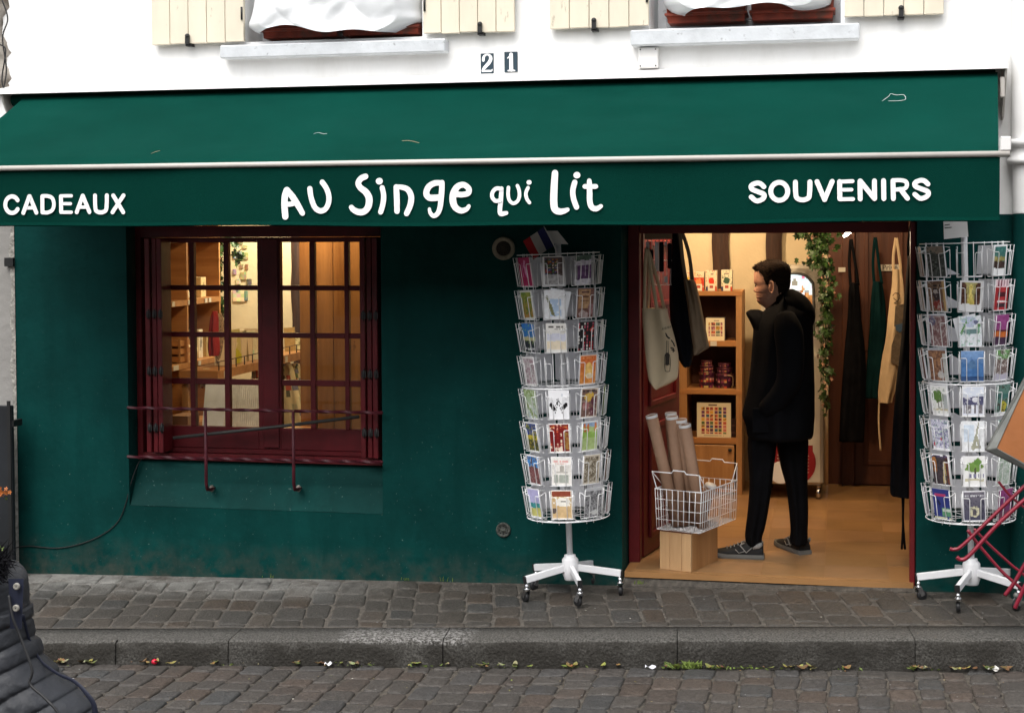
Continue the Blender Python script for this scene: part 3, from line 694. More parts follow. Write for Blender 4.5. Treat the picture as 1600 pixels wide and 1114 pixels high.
# bits of debris stuck on the canvas
for pts, c in (([(490, 210), (497, 208), (505, 211), (511, 210)], m_letter), ([(1378, 159), (1388, 152), (1392, 148), (1400, 149), (1412, 150), (1415, 156), (1405, 158), (1388, 159)], m_letter), ([(236, 242), (243, 238), (250, 237)], m_ochre), ([(628, 221), (640, 222), (655, 225)], m_ochre)):
    def cp(u, v):
        for yy in np.linspace(-.13, AY, 60):
            p = P(u, v, yy); vv = (yy+.13)/(AY+.13)
            if p.z >= canopy(.5, vv)[2]+.0: q = p; q.z = canopy(.5, vv)[2]+.006; return q
        return p
    mb = MB(); mb.tube(crom([cp(*p) for p in pts], 5), .0009, 5); o = mb.build('twig' if c is m_ochre else 'loose_thread', c)
    lab = {490: 'short white feather lying on the green awning above the shop name', 1378: 'looped white thread lying on the awning above the word SOUVENIRS', 236: 'straw coloured twig lying on the awning left of the shop name', 628: 'thin dry twig lying on the awning above the letter g'}[pts[0][0]]
    tag(o, lab, 'debris', 'bits lying on the awning')

# ================================================================== house number plates, junction box, vents, cable
for (u0, u1, v0, v1, nm) in ((751, 771, 83.5, 115, '2'), (788, 808.5, 82, 113.5, '1')):
    x0, x1 = P(u0, 100, -.008).x, P(u1, 100, -.008).x; z1, z0 = P(780, v0, -.008).z, P(780, v1, -.008).z
    mb = MB(); mb.box(x0, x1, -.008, -.001, z0, z1); pl = mb.build('house_number_plate', M('plate_blue', (.025, .045, .06), .35, var=.1), bevel=.001)
    tag(pl, {'2': 'dark blue enamel plate with the figure two, nearer the wrapped window boxes', '1': 'dark blue enamel plate with the figure one, nearer the electrical box'}[nm], 'sign')
    D = MB(); Nf = lambda x, y, off: P(740+((x-415)*.9+420 if x < 700 else (x-1170)*.9+1170)/20, 70+((y-580)*.92+580)/20, -.0088-off*.3)
    if nm == '2': stroke(D, [(285, 490), (300, 380), (370, 305), (460, 300), (530, 360), (540, 450), (490, 560), (400, 660), (310, 760), (262, 850)], [95, 90, 62, 62, 100, 118, 120, 112, 100, 70], ptf=Nf, flat=.0004); stroke(D, [(262, 855), (420, 848), (560, 845), (596, 790)], [64, 66, 60, 20], ptf=Nf, flat=.0004)
    else: stroke(D, [(1170, 290), (1172, 500), (1178, 810)], [125, 128, 130], ptf=Nf, flat=.0004); stroke(D, [(1072, 842), (1180, 832), (1290, 838)], [46, 60, 46], ptf=Nf, flat=.0004); stroke(D, [(1170, 320), (1110, 370), (1052, 415)], [90, 56, 34], ptf=Nf, flat=.0004)
    D.build('number', m_letter, pl)
x0, x1 = P(997, 90, -.05).x, P(1028, 90, -.05).x; z1, z0 = P(1012, 74, -.05).z, P(1012, 107, -.05).z
mb = MB(); mb.box(x0, x1, -.05, -.0, z0, z1); jb = tag(mb.build('junction_box', m_alu, bevel=.006), 'small white electrical box under the right upper sill', 'electrical box')
for sx in (x0+.012, x1-.012):
    for szz in (z0+.012, z1-.012): mb = MB(); mb.lathe([(.004, -.0525), (.004, -.049)], (sx, 0, szz), 'y', 8); mb.build('screw', m_black, jb)
c = P(786.5, 388.5, -.012)
mb = MB(); mb.lathe([(.037, -.006), (.060, -.020), (.062, -.012), (.062, 0)], (c.x, 0, c.z), 'y', 32, caps=False)
vt = tag(mb.build('vent_ring', M('dull_brass', (.33, .29, .21), .5, var=.2, scale=40)), 'round beige ventilation grille on the green wall beside the flag', 'vent')
mb = MB()
for rr in (.038, .029, .020, .011): mb.tube([(c.x+rr*math.cos(t), -.010, c.z+rr*math.sin(t)) for t in np.linspace(0, 2*math.pi, 25)[:-1]], .0022, 6, closed=True)
for k_ in range(6): t = k_*math.pi/6; mb.tube([(c.x-.038*math.cos(t), -.009, c.z-.038*math.sin(t)), (c.x+.038*math.cos(t), -.009, c.z+.038*math.sin(t))], .0012, 5)
mb.build('grille', M('vent_bronze', (.06, .05, .035), .5), vt)
mb = MB(); mb.lathe([(.038, -.001), (.038, -.003)], (c.x, 0, c.z), 'y', 24); mb.build('recess', m_black, vt)
c = P(786, 828, -.012)
mb = MB(); mb.lathe([(.040, 0), (.040, -.008), (.036, -.014), (.030, -.010), (.026, -.006), (.010, -.006), (.010, -.012), (.001, -.013)], (c.x, 0, c.z), 'y', 24)
kv = tag(mb.build('wall_outlet', M('corroded_grey', (.07, .075, .065), .7, var=.5, scale=60, bump=.8)), 'small corroded round outlet low on the green wall behind the card rack', 'vent')
mb = MB()
for k_ in range(8): t = k_*math.pi/4; mb.ball((c.x+.022*math.cos(t), -.009, c.z+.022*math.sin(t)), .004, 6)
mb.build('perforation', m_black, kv)
mb = MB(); q = [(22, 856, 0), (45, 853, 0), (90, 856, 0), (130, 848, 0), (165, 832, 0), (186, 812, 0), (197, 785, 0), (203, 760, .02), (214, 728, .07), (222, 716, .11)]
mb.tube(crom([P(a, b, -.006+c_) for a, b, c_ in q], 6), .0029, 7)
tag(mb.build('wall_cable', m_black), 'thin black cable sagging along the base of the green wall', 'cable')
# window guard
gr = empty('window_guard', (-1.47, -.05, .73), 'dark red twisted iron guard rail across the bottom of the shop window', 'window guard')
def twist(u0, v0, u1, v1, Y, s=.013, turns=26):
    a, b = P(u0, v0, Y), P(u1, v1, Y); mb = MB(); N = turns*6; k = 0
    for i in range(N+1):
        p = a.lerp(b, i/N); t = math.pi/2*6*i/N*turns/6*.5
        for j in range(4): mb.v.append((p.x, p.y+s*.72*math.cos(t+j*math.pi/2), p.z+s*.72*math.sin(t+j*math.pi/2)))
    for i in range(N):
        for j in range(4): mb.face((i*4+j, i*4+(j+1) % 4, (i+1)*4+(j+1) % 4, (i+1)*4+j))
    mb.face((0, 1, 2, 3)); mb.face([N*4+j for j in range(4)]); return mb
under(twist(199, 637, 598, 645, -.05).build('rail', m_iron), gr); under(twist(199, 713.5, 598, 722, -.05).build('rail', m_iron), gr)
for u in (322, 459):
    p0, p1 = P(u-1, 642, -.066), P(u, 764, -.066); mb = MB()
    mb.tube([p0, Vector((p0.x, p0.y, p1.z+.03)), Vector((p0.x, -.05, p1.z-.005)), Vector((p0.x, -.005, p1.z-.012)), Vector((p0.x, .045, p1.z-.012))], [.009, .0095, .010, .010, .009], 8); under(mb.build('upright', m_iron), gr)
    mb = MB(); mb.ball((p0.x-.006, .025, p1.z-.012), .015, 7, (1, 1, 1.3)); under(mb.build('chipped_fixing', m_crumb), gr)
mb = MB(); a, b = P(271, 684, .045), P(561, 651, .045); mb.tube([a, a.lerp(b, .5)+Vector((0, 0, -.004)), b], .0095, 8)
tag(mb.build('metal_rod', M('dark_rod', (.035, .035, .032), .45, var=.3)), 'dark metal rod lying slantwise behind the window guard', 'rod')
# ================================================================== SHOP INTERIOR
FZ, CZ, YB, XI0, XI1 = .05, 2.42, 3.05, -3.0, 2.7
mb = MB(); mb.box(XI0-.1, XI1+.1, WT+.001, YB+.1, FZ-.06, FZ); mb.box(dx0+.012, dx1-.012, .010, WT, FZ-.03, FZ+.0005)
structure(mb.build('floor', m_floor))
mb = MB(); TS = .33
for i in range(-10, 10):
    for j in range(0, 10):
        x0, x1, y0, y1 = max(XI0, i*TS), min(XI1, (i+1)*TS), max(.055 if dx0 < (i+.5)*TS < dx1 else WT+.01, j*TS+.02), min(YB, (j+1)*TS+.02)
        if i*TS < dx1 < (i+1)*TS and y0 < WT: x1 = dx1-.02
        if i*TS < dx0 < (i+1)*TS and y0 < WT: x0 = dx0+.02
        if x1-x0 < .02 or y1-y0 < .02: continue
        k_ = rnd.uniform(.88, 1.1); mb.cc = (.36*k_, .20*k_, .088*k_*rnd.uniform(.9, 1.1)); mb.box(x0+.0012, x1-.0012, y0+.0012, y1-.0012, FZ-.002, FZ+.0022)
structure(mb.build('floor_tiles', m_tile))
mb = MB(); mb.box(XI0-.1, XI1+.1, WT+.001, YB+.1, CZ, CZ+.1); structure(mb.build('ceiling', m_creamw))
xbr = P(1293, 500, YB).x
mb = MB(); mb.box(XI0-.1, xbr, YB, YB+.1, FZ, CZ); structure(mb.build('back_wall', m_creamw))
mb = MB(); mb.box(XI0-.1, XI0, WT+.001, YB-.001, FZ, CZ); structure(mb.build('left_wall', m_creamw))
mb = MB(); mb.box(XI1, XI1+.1, WT+.001, YB-.001, FZ, CZ); structure(mb.build('right_wall', m_dark))
mb = MB()
for x0, x1 in ((XI0, wx0-.02), (wx1+.02, dx0-.02), (dx1+.02, XI1)): mb.box(x0, x1, WT+.001, WT+.03, FZ, CZ)
structure(mb.build('inner_front_wall', m_dark))
# wooden wall with the private door
bw = empty('panelled_wood_wall', (2.1, YB, FZ), 'dark brown panelled wooden wall and door behind the hanging aprons', 'wall')
def BW(mb, name, mat, **k): return under(mb.build(name, mat, None, **k), bw)
mb = MB(); mb.box(xbr+.002, XI1, YB-.02, YB+.08, FZ, CZ); BW(mb, 'boarding', m_brown)
xd0, xd1 = P(1336, 500, YB).x, P(1424, 500, YB).x
mb = MB(); mb.box(xd0, xd1, YB-.05, YB-.022, FZ+.01, 2.06)
for z0, z1 in ((.20, .90), (1.0, 1.98)):
    for q in ((xd0+.06, xd0+.09, z0, z1), (xd1-.09, xd1-.06, z0, z1), (xd0+.09, xd1-.09, z0, z0+.03), (xd0+.09, xd1-.09, z1-.03, z1)): mb.box(q[0], q[1], YB-.062, YB-.049, q[2], q[3])
BW(mb, 'door', m_brown, bevel=.003)
mb = MB(); mb.box(xd0-.09, xd0-.002, YB-.075, YB-.021, FZ, 2.15); mb.box(xd0-.001, xd1+.08, YB-.075, YB-.021, 2.065, 2.15); BW(mb, 'architrave', m_brown, bevel=.004)
for (u0, u1, v0, v1, txt, lb) in ((1374, 1407, 413.5, 423.5, 'Privé', 'small cream sign reading Privé on the brown door'), (1310, 1321, 418, 425, None, 'tiny white label stuck on the brown door frame by the ivy')):
    yy = YB-.064 if txt else YB-.077
    a, b = P(u0, v1, yy), P(u1, v0, yy); mb = MB(); mb.box(a.x, b.x, yy-.004, yy, a.z, b.z); s = tag(mb.build('small_sign', m_tin), lb, 'sign')
    if txt: text_mesh(txt, .052, m_black, 'lettering', s, Matrix.Translation((.5*(a.x+b.x), yy-.005, .5*(a.z+b.z)))@FACE)
# timber studs on the cream wall
for u0, u1, lb in ((1114, 1140, 'dark timber stud in the cream wall above the boxes on the shelf'), (1197, 1222, "dark timber stud in the cream wall above the man's head"), (455.5, 468, 'dark timber post seen through the right sash beside the pine board')):
    Y_ = YB-.04; x0, x1 = P(u0, 400, Y_).x, P(u1, 400, Y_).x; mb = MB()
    mb.grid(lambda u, v: (x0+(x1-x0)*u+.006*math.sin(v*13+u0)+.004*math.sin(v*41), Y_-.012*math.sin(math.pi*u), FZ+(CZ-FZ-.002)*v), 6, 40)
    for xx, sg in ((x0, 0), (x1, 1)): mb.grid(lambda u, v: (xx+.006*math.sin(v*13+u0)+.004*math.sin(v*41), Y_+.038*u, FZ+(CZ-FZ-.002)*v), 1, 40)
    tag(mb.build('timber_post', m_beam), lb, 'post', 'timber posts in the cream wall')

# ------------------------------------------------------------------ lamps of the shop and two added fill lights
def lamp(name, loc, power, size, label, col=(1, .72, .44), look=None, shape='disc'):
    e = empty(name, loc, label, 'lamp', 'ceiling lamps of the shop')
    mb = MB(); mb.lathe([(.05, 0), (.055, -.02), (.05, -.03)], (0, 0, 0), 'z', 18); mb.build('housing', m_alu, e)
    mb = MB(); mb.lathe([(.040, -.031), (.038, -.033)], (0, 0, 0), 'z', 18); mb.build('bulb', M('lamp_glow', (1, .9, .7), emit=(1, .78, .5), es=10.), e)
    l = bpy.data.lights.new(name+'_light', 'AREA'); l.shape = 'DISK'; l.size = size; l.energy = power; l.color = col
    o = bpy.data.objects.new(name+'_light', l); sc.collection.objects.link(o); o.parent = e; o.location = (0, 0, -.06)
    if look: o.rotation_euler = (Vector(loc)-Vector(look)).to_track_quat('Z', 'Y').to_euler()
    return e
lamp('ceiling_spotlight', (-2.15, 2.45, CZ), LP[0], .10, 'round ceiling spotlight shining on the magnets and ivy behind the shop window', look=(-2.45, 3.0, 1.8), col=(1, .86, .66))
lamp('ceiling_spotlight', (.75, 2.2, CZ), LP[1], .12, 'round ceiling spotlight over the wooden shelf unit beside the hanging bags', look=(.95, 3.0, 1.3))
lamp('ceiling_spotlight', (1.75, 1.25, CZ), LP[2], .12, 'round ceiling spotlight over the aprons and the tan floor', look=(1.75, 1.9, .2))
lamp('ceiling_spotlight', (-1.45, .47, CZ), LP[3], .12, 'unseen ceiling fill light added to brighten the paper bags and pine boards', look=(-1.55, .85, 1.0))  # added fill, out of view, lifts the bags and boards behind the glass
lamp('ceiling_spotlight', (.90, .47, CZ), LP[4], .12, 'round ceiling spotlight near the open red door', look=(1.05, .5, 1.6))  # added fill, out of view, aimed at the man's face beside the tote
e = empty('hanging_lamp', P(1325, 362, 1.6), 'bright tilted leaf shaped lamp glowing at the top of the doorway', 'lamp')
mb = MB(); a, b = P(1318, 370, 1.6)-e.location, P(1334, 357, 1.6)-e.location; mb.tube(crom([a, a.lerp(b, .3), a.lerp(b, .7), b], 5), [.004]+[.008]*3+[.012]*7+[.009]*3+[.005]*2, 10); mb.build('glowing_shade', M('lamp_glow2', (1, 1, .95), emit=(1, .93, .78), es=14.), e)
mb = MB(); mb.tube([b, b+Vector((.05, 0, .0)), b+Vector((.10, .02, .30))], .005, 6); mb.build('arm', m_alu, e)
l = bpy.data.lights.new('lamp_light', 'POINT'); l.energy = LP[5]; l.shadow_soft_size = .05; l.color = (1, .8, .55); o = bpy.data.objects.new('lamp_light', l); sc.collection.objects.link(o); o.parent = e; o.location = (0, -.05, -.06)

# ------------------------------------------------------------------ printed surfaces
def vnoise(seed):
    r_ = random.Random(seed); G = [[r_.random() for _ in range(32)] for _ in range(32)]
    def f(x, y):
        xi, yi = int(math.floor(x)), int(math.floor(y)); fx, fy = x-xi, y-yi; fx = fx*fx*(3-2*fx); fy = fy*fy*(3-2*fy)
        g = lambda a, b: G[a % 32][b % 32]
        return (g(xi, yi)*(1-fx)+g(xi+1, yi)*fx)*(1-fy)+(g(xi, yi+1)*(1-fx)+g(xi+1, yi+1)*fx)*fy
    return f
def S2L(c): return tuple(((x/255+.055)/1.055)**2.4 if x > 10 else x/255/12.92 for x in c)
FONT5 = {'P': '1110 1001 1110 1000 1000', 'A': '0110 1001 1111 1001 1001', 'R': '1110 1001 1110 1010 1001', 'I': '1 1 1 1 1', 'S': '0111 1000 0110 0001 1110'}
def art(layers, seed=0):
    """little painter: each layer is drawn over the last; u to the right, v downwards, colours in sRGB 0-255"""
    n1, n2 = vnoise(seed+1), vnoise(seed+2)
    def f(u, v):
        v = 1-v; c = (200, 200, 200)
        mixc = lambda a, b, t: tuple(a[i]*(1-t)+b[i]*t for i in range(3))
        bord = None
        for L in layers:
            k = L[0]
            if k == 'bg': c = L[1]
            elif k == 'grad': c = mixc(L[1], L[2], v)
            elif k == 'band':
                if L[1]+.04*(n1(u*5, 3)-.5) < v < L[2]+.04*(n1(u*5, 9)-.5): c = L[3]
            elif k == 'rect':
                if L[1] < u < L[3] and L[2] < v < L[4]: c = L[5]
            elif k == 'blob':
                d = ((u-L[1])/L[3])**2+((v-L[2])/L[4])**2
                if d < .6+.8*n1(u*9, v*9): c = L[5]
            elif k == 'mot':          # mottling with a colour
                t = .6*n1(u*L[2]*1.3, v*L[2]*1.7)+.4*n2(u*L[2]*2.9, v*L[2]*3.7)
                if t > L[3]: c = mixc(c, L[1], min(.85, (t-L[3])*5))
            elif k == 'dots':
                gx, gy = u*L[2], v*L[3]; cx, cy = math.floor(gx), math.floor(gy)
                if n2(cx*1.7+.3, cy*2.3+.2) > L[4] and (gx-cx-.5)**2+(gy-cy-.5)**2 < .14: c = L[1][int(n1(cx*3.1, cy*1.9)*97) % len(L[1])]
            elif k == 'check':
                gx, gy = u*L[2], v*L[3]
                if L[5] < u < L[7] and L[6] < v < L[8]:
                    cx, cy = math.floor(gx), math.floor(gy); c = L[1][int(n1(cx*3.3+.5, cy*2.7+.5)*89) % len(L[1])]
                    if not (.12 < gx-cx < .9 and .12 < gy-cy < .9): c = L[4]
                    elif n2(gx*3, gy*3) > .66: c = mixc(c, (60, 30, 40), .6)
            elif k == 'tower':
                h = (v-L[2])/(L[3]-L[2]); hw = .02+.16*max(0, h)**2.2*L[5]
                if 0 < h < 1 and abs(u-L[1]) < hw and not (h > .72 and abs(u-L[1]) < hw*.45): c = L[4] if n1(u*40, v*40) > .3 else mixc(L[4], (255, 255, 255), .4)
            elif k == 'dome':
                d = math.hypot((u-L[1])/L[3], (v-L[2])/L[4])
                if (d < 1 and v < L[2]) or (abs(u-L[1]) < L[3] and L[2] <= v < L[2]+L[4]): c = L[5]
            elif k == 'noise': 
                t = (n1(u*L[2], v*L[2]*1.4)-.5)*L[1]+(n2(u*L[2]*2.3, v*L[2]*3)-.5)*L[1]*.6; c = tuple(x+t for x in c)
            elif k == 'txt':          # unreadable line of print
                if L[1] < v < L[2] and L[3] < u < L[4] and n2(u*L[6], 5.5) > .42: c = L[5]
            elif k == 'word':
                rows_ = [FONT5[ch].split() for ch in L[1]]; W = sum(len(r[0])+1 for r in rows_)
                x = (u-L[2])/(L[4]-L[2])*W; y = int((v-L[3])/(L[5]-L[3])*5)
                if 0 <= x < W and 0 <= y < 5 and v > L[3]:
                    for r in rows_:
                        if x < len(r[0]): 
                            if r[y][int(x)] == '1': c = L[6]
                            break
                        x -= len(r[0])+1
                        if x < 0: break
            elif k == 'fig':
                for (x0, y0, x1, y1, w_) in L[1]:
                    dx_, dy_ = x1-x0, y1-y0; t = max(0, min(1, ((u-x0)*dx_+(v-y0)*dy_)/(dx_*dx_+dy_*dy_+1e-9)))
                    if math.hypot(u-x0-dx_*t, (v-y0-dy_*t)) < w_: c = L[2]
            elif k == 'border':
                if min(u, 1-u) < L[1] or min(v, 1-v) < L[1]*.75: c = L[2]
        return S2L(tuple(max(0, min(255, x)) for x in c))
    return f
def cardmesh(mb, fn, w_, h_, nu=20, nv=28, y=-.0006, tk=.0012, wedge=0.):
    mb.grid(lambda u, v: (-w_/2+w_*u, y-.004*math.sin(math.pi*v)*wedge, h_*v), nu, nv, False, fn)
    q = [(-w_/2, y+tk, 0), (w_/2, y+tk, 0), (w_/2, y+tk, h_), (-w_/2, y+tk, h_)]
    k = mb.add([(-w_/2, y+.0001, 0), (w_/2, y+.0001, 0), (w_/2, y+.0001, h_), (-w_/2, y+.0001, h_)]+q); c = S2L((205, 205, 208))
    for a in ((4, 7, 6, 5), (0, 4, 5, 1), (1, 5, 6, 2), (2, 6, 7, 3), (3, 7, 4, 0)): mb.face([k+i for i in a], False, c)
W_ = (240, 240, 240)
CARDS1 = [  # rack beside the open door: (tier from the top, column, picture, words)
 (0, 0, [('bg', (178, 20, 90)), ('fig', [(.5, .15, .42, .3, .07), (.42, .3, .55, .45, .07), (.5, .5, .6, .65, .08)], (225, 150, 195)), ('txt', .2, .7, .2, .3, (220, 120, 180), 30)], 'magenta card with pale curly writing'),
 (0, 1, [('bg', (95, 80, 78)), ('check', [(190, 130, 60), (80, 120, 70), (90, 100, 150), (200, 190, 170), (150, 60, 60)], 9, 14, (60, 50, 50), .12, .1, .75, .62), ('band', .64, 1, (170, 168, 168)), ('noise', 50, 9), ('border', .05, W_), ('rect', 0, 0, .1, 1, W_)], 'card of coloured pencil rows'),
 (0, 2, [('bg', (150, 150, 150)), ('rect', .15, .2, 1, .85, (95, 55, 105)), ('fig', [(.4, .3, .4, .7, .03), (.65, .3, .65, .7, .03)], (190, 175, 200)), ('band', 0, .18, (60, 85, 70)), ('band', .18, .34, (205, 200, 215)), ('band', .82, 1, (225, 222, 230)), ('noise', 40, 8)], 'card of a purple shop front under snow'),
 (0, 3, [('bg', (165, 175, 168)), ('noise', 50, 6), ('mot', (180, 130, 130), 5, .6)], 'pale green grey card'),
 (1, 0, [('grad', (150, 165, 70), (170, 120, 60)), ('mot', (90, 120, 40), 6, .5), ('border', .07, (215, 215, 205))], 'card of a green and yellow orchard'),
 (1, 1, [('bg', (244, 244, 246)), ('rect', .28, .3, .85, .92, (190, 212, 238)), ('mot', (245, 248, 250), 7, .5), ('fig', [(.15, .25, .3, .55, .05), (.3, .55, .42, .82, .07), (.25, .55, .5, .9, .03)], (135, 135, 95)), ('noise', 12, 9)], 'white card with a slanting tower on blue'),
 (1, 2, [('bg', (120, 80, 70)), ('rect', .08, .04, .78, .68, (190, 150, 110)), ('txt', .1, .16, .2, .7, (110, 70, 60), 14), ('txt', .25, .3, .2, .7, (120, 80, 60), 11), ('txt', .4, .44, .2, .7, (120, 80, 60), 16), ('blob', .4, .88, .3, .13, (180, 160, 155)), ('blob', .85, .7, .2, .2, (160, 120, 120)), ('noise', 40, 10)], 'sepia card of an old handwritten menu'),
 (1, 3, [('bg', (110, 125, 105)), ('noise', 40, 6)], 'dull green card'),
 (2, 0, [('grad', (40, 110, 190), (60, 120, 170)), ('band', .45, .6, (190, 180, 140)), ('band', .58, 1, (30, 40, 50)), ('mot', (160, 190, 90), 8, .6), ('word', 'PARIS', .15, .84, .9, .95, (235, 235, 235))], 'blue evening sky card reading PARIS'),
 (2, 1, [('bg', (236, 233, 226)), ('txt', .09, .15, .12, .85, (105, 100, 95), 22), ('txt', .20, .23, .35, .9, (150, 145, 140), 26), ('band', .36, .6, (214, 215, 228)), ('band', .62, .9, (236, 222, 196)), ('noise', 14, 7), ('border', .05, (240, 238, 232))], 'cream card with dark lettering over a pale beach'),
 (2, 2, [('bg', (22, 20, 24)), ('dots', [(200, 60, 60), (190, 90, 110), (230, 225, 220), (170, 40, 50)], 6, 9, .35), ('blob', .85, .28, .1, .08, (205, 80, 70))], 'black card scattered with small red figures'),
 (2, 3, [('bg', (200, 205, 200)), ('noise', 20, 5)], 'blank pale card'),
 (3, 0, [('bg', (190, 180, 182)), ('mot', (150, 120, 130), 7, .5), ('mot', (120, 120, 110), 12, .6), ('border', .07, (215, 212, 210))], 'grey pink sketched card'),
 (3, 2, [('grad', (215, 105, 50), (225, 150, 70)), ('blob', .55, .55, .28, .28, (240, 195, 110)), ('blob', .6, .72, .2, .1, (245, 225, 190)), ('txt', .07, .12, .15, .85, (235, 150, 90), 14), ('noise', 35, 8), ('border', .05, (235, 200, 170))], 'orange card with a yellow centre'),
 (3, 3, [('bg', (120, 95, 105)), ('mot', (60, 50, 60), 6, .5), ('mot', (190, 180, 180), 9, .6)], 'dark mauve card'),
 (4, 0, [('grad', (150, 170, 120), (180, 190, 195)), ('mot', (110, 130, 60), 6, .5), ('mot', (225, 225, 225), 9, .6)], 'card of a misty green tree'),
 (4, 1, [('bg', (245, 245, 247)), ('fig', [(.12, .52, .26, .64, .075), (.7, .6, .84, .5, .075)], (25, 25, 28)), ('fig', [(.4, .33, .5, .3, .02), (.38, .45, .48, .36, .025), (.48, .38, .62, .5, .02), (.45, .48, .3, .8, .014), (.5, .5, .66, .8, .014), (.3, .55, .45, .45, .015)], (30, 30, 34)), ('rect', .62, .14, .72, .22, (215, 218, 225))], 'white card, black stick figure between two diamonds'),
 (4, 2, [('bg', (120, 90, 80)), ('blob', .5, .3, .3, .16, (215, 175, 70)), ('blob', .75, .45, .18, .15, (90, 45, 60)), ('blob', .3, .6, .2, .14, (170, 110, 110)), ('blob', .7, .8, .2, .14, (100, 50, 65)), ('txt', .05, .12, .1, .9, (60, 55, 55), 16), ('mot', (200, 185, 170), 8, .58), ('border', .05, (225, 215, 200))], 'card heaped with purple and yellow sweets'),
 (4, 3, [('grad', (120, 150, 70), (90, 120, 50)), ('noise', 30, 6)], 'bright green card'),
 (5, 0, [('grad', (45, 60, 130), (60, 80, 150)), ('band', .42, .6, (190, 170, 60)), ('band', .58, 1, (60, 60, 40)), ('mot', (200, 180, 60), 9, .55), ('mot', (70, 90, 40), 7, .6), ('border', .05, (220, 220, 215))], 'card of a deep blue sky over yellow houses'),
 (5, 1, [('bg', (118, 22, 22)), ('txt', .09, .16, .1, .9, (190, 110, 60), 16), ('dots', [(225, 205, 180), (200, 90, 60), (230, 170, 150), (150, 40, 30)], 6, 9, .35), ('blob', .42, .9, .2, .09, (225, 210, 190)), ('rect', .72, .3, .95, .9, (160, 120, 60)), ('mot', (118, 22, 22), 10, .55), ('border', .05, (235, 232, 226))], 'dark red card crowded with drawings of food'),
 (5, 2, [('bg', (175, 195, 130)), ('band', 0, .16, (150, 175, 205)), ('fig', [(.2, .1, .22, .36, .06), (.4, .12, .4, .36, .06), (.85, .1, .84, .3, .06)], (205, 120, 60)), ('band', .36, .55, (150, 185, 90)), ('noise', 25, 7), ('border', .06, (228, 230, 224))], 'card of a green lawn and orange autumn trees'),
 (5, 3, [('bg', (205, 205, 205)), ('noise', 24, 5)], 'white and grey card'),
 (6, 0, [('grad', (60, 130, 200), (80, 150, 205)), ('band', .4, 1, (130, 80, 80)), ('mot', (80, 50, 50), 10, .5), ('mot', (200, 190, 180), 12, .66), ('border', .05, (225, 225, 225))], 'card of red roofs under a clear blue sky'),
 (6, 1, [('bg', (232, 228, 222)), ('txt', .14, .19, .12, .88, (225, 170, 165), 16), ('txt', .22, .25, .2, .8, (225, 180, 175), 22), ('dome', .52, .42, .12, .13, (175, 170, 162)), ('rect', .25, .5, .8, .56, (190, 185, 178)), ('txt', .62, .9, .12, .88, (170, 175, 165), 24), ('noise', 22, 13), ('border', .06, (240, 238, 236))], 'pale card with a faint domed church'),
 (6, 2, [('bg', (130, 118, 98)), ('mot', (205, 198, 182), 12, .45), ('mot', (75, 65, 50), 9, .6), ('border', .07, (205, 195, 178))], 'sepia card of a crowded fountain'),
 (6, 3, [('bg', (130, 100, 70)), ('mot', (90, 60, 45), 7, .5)], 'brown card'),
 (7, 0, [('grad', (170, 165, 205), (190, 190, 220)), ('band', .5, .68, (60, 140, 140)), ('band', .68, 1, (190, 185, 110)), ('noise', 24, 7), ('border', .06, (220, 220, 225))], 'lilac card of a teal sea and yellow shore'),
 (7, 1, [('bg', (205, 175, 130)), ('band', 0, .22, (140, 70, 50)), ('txt', .22, .3, .1, .95, (235, 220, 190), 12), ('blob', .55, .42, .4, .16, (240, 236, 226)), ('rect', .45, .38, .7, .40, (60, 60, 60)), ('blob', .12, .72, .12, .1, (95, 85, 80)), ('noise', 18, 8), ('border', .05, (225, 215, 200))], 'card of a pale house under a brown band'),
 (7, 2, [('bg', (140, 140, 142)), ('mot', (70, 70, 72), 9, .48), ('mot', (190, 190, 190), 13, .6), ('blob', .6, .85, .25, .08, (200, 200, 198)), ('band', 0, .1, (190, 190, 192))], 'black and white photograph card'),
 (7, 3, [('bg', (190, 160, 165)), ('mot', (80, 75, 85), 6, .5), ('mot', (225, 215, 220), 8, .6)], 'pink grey card')]
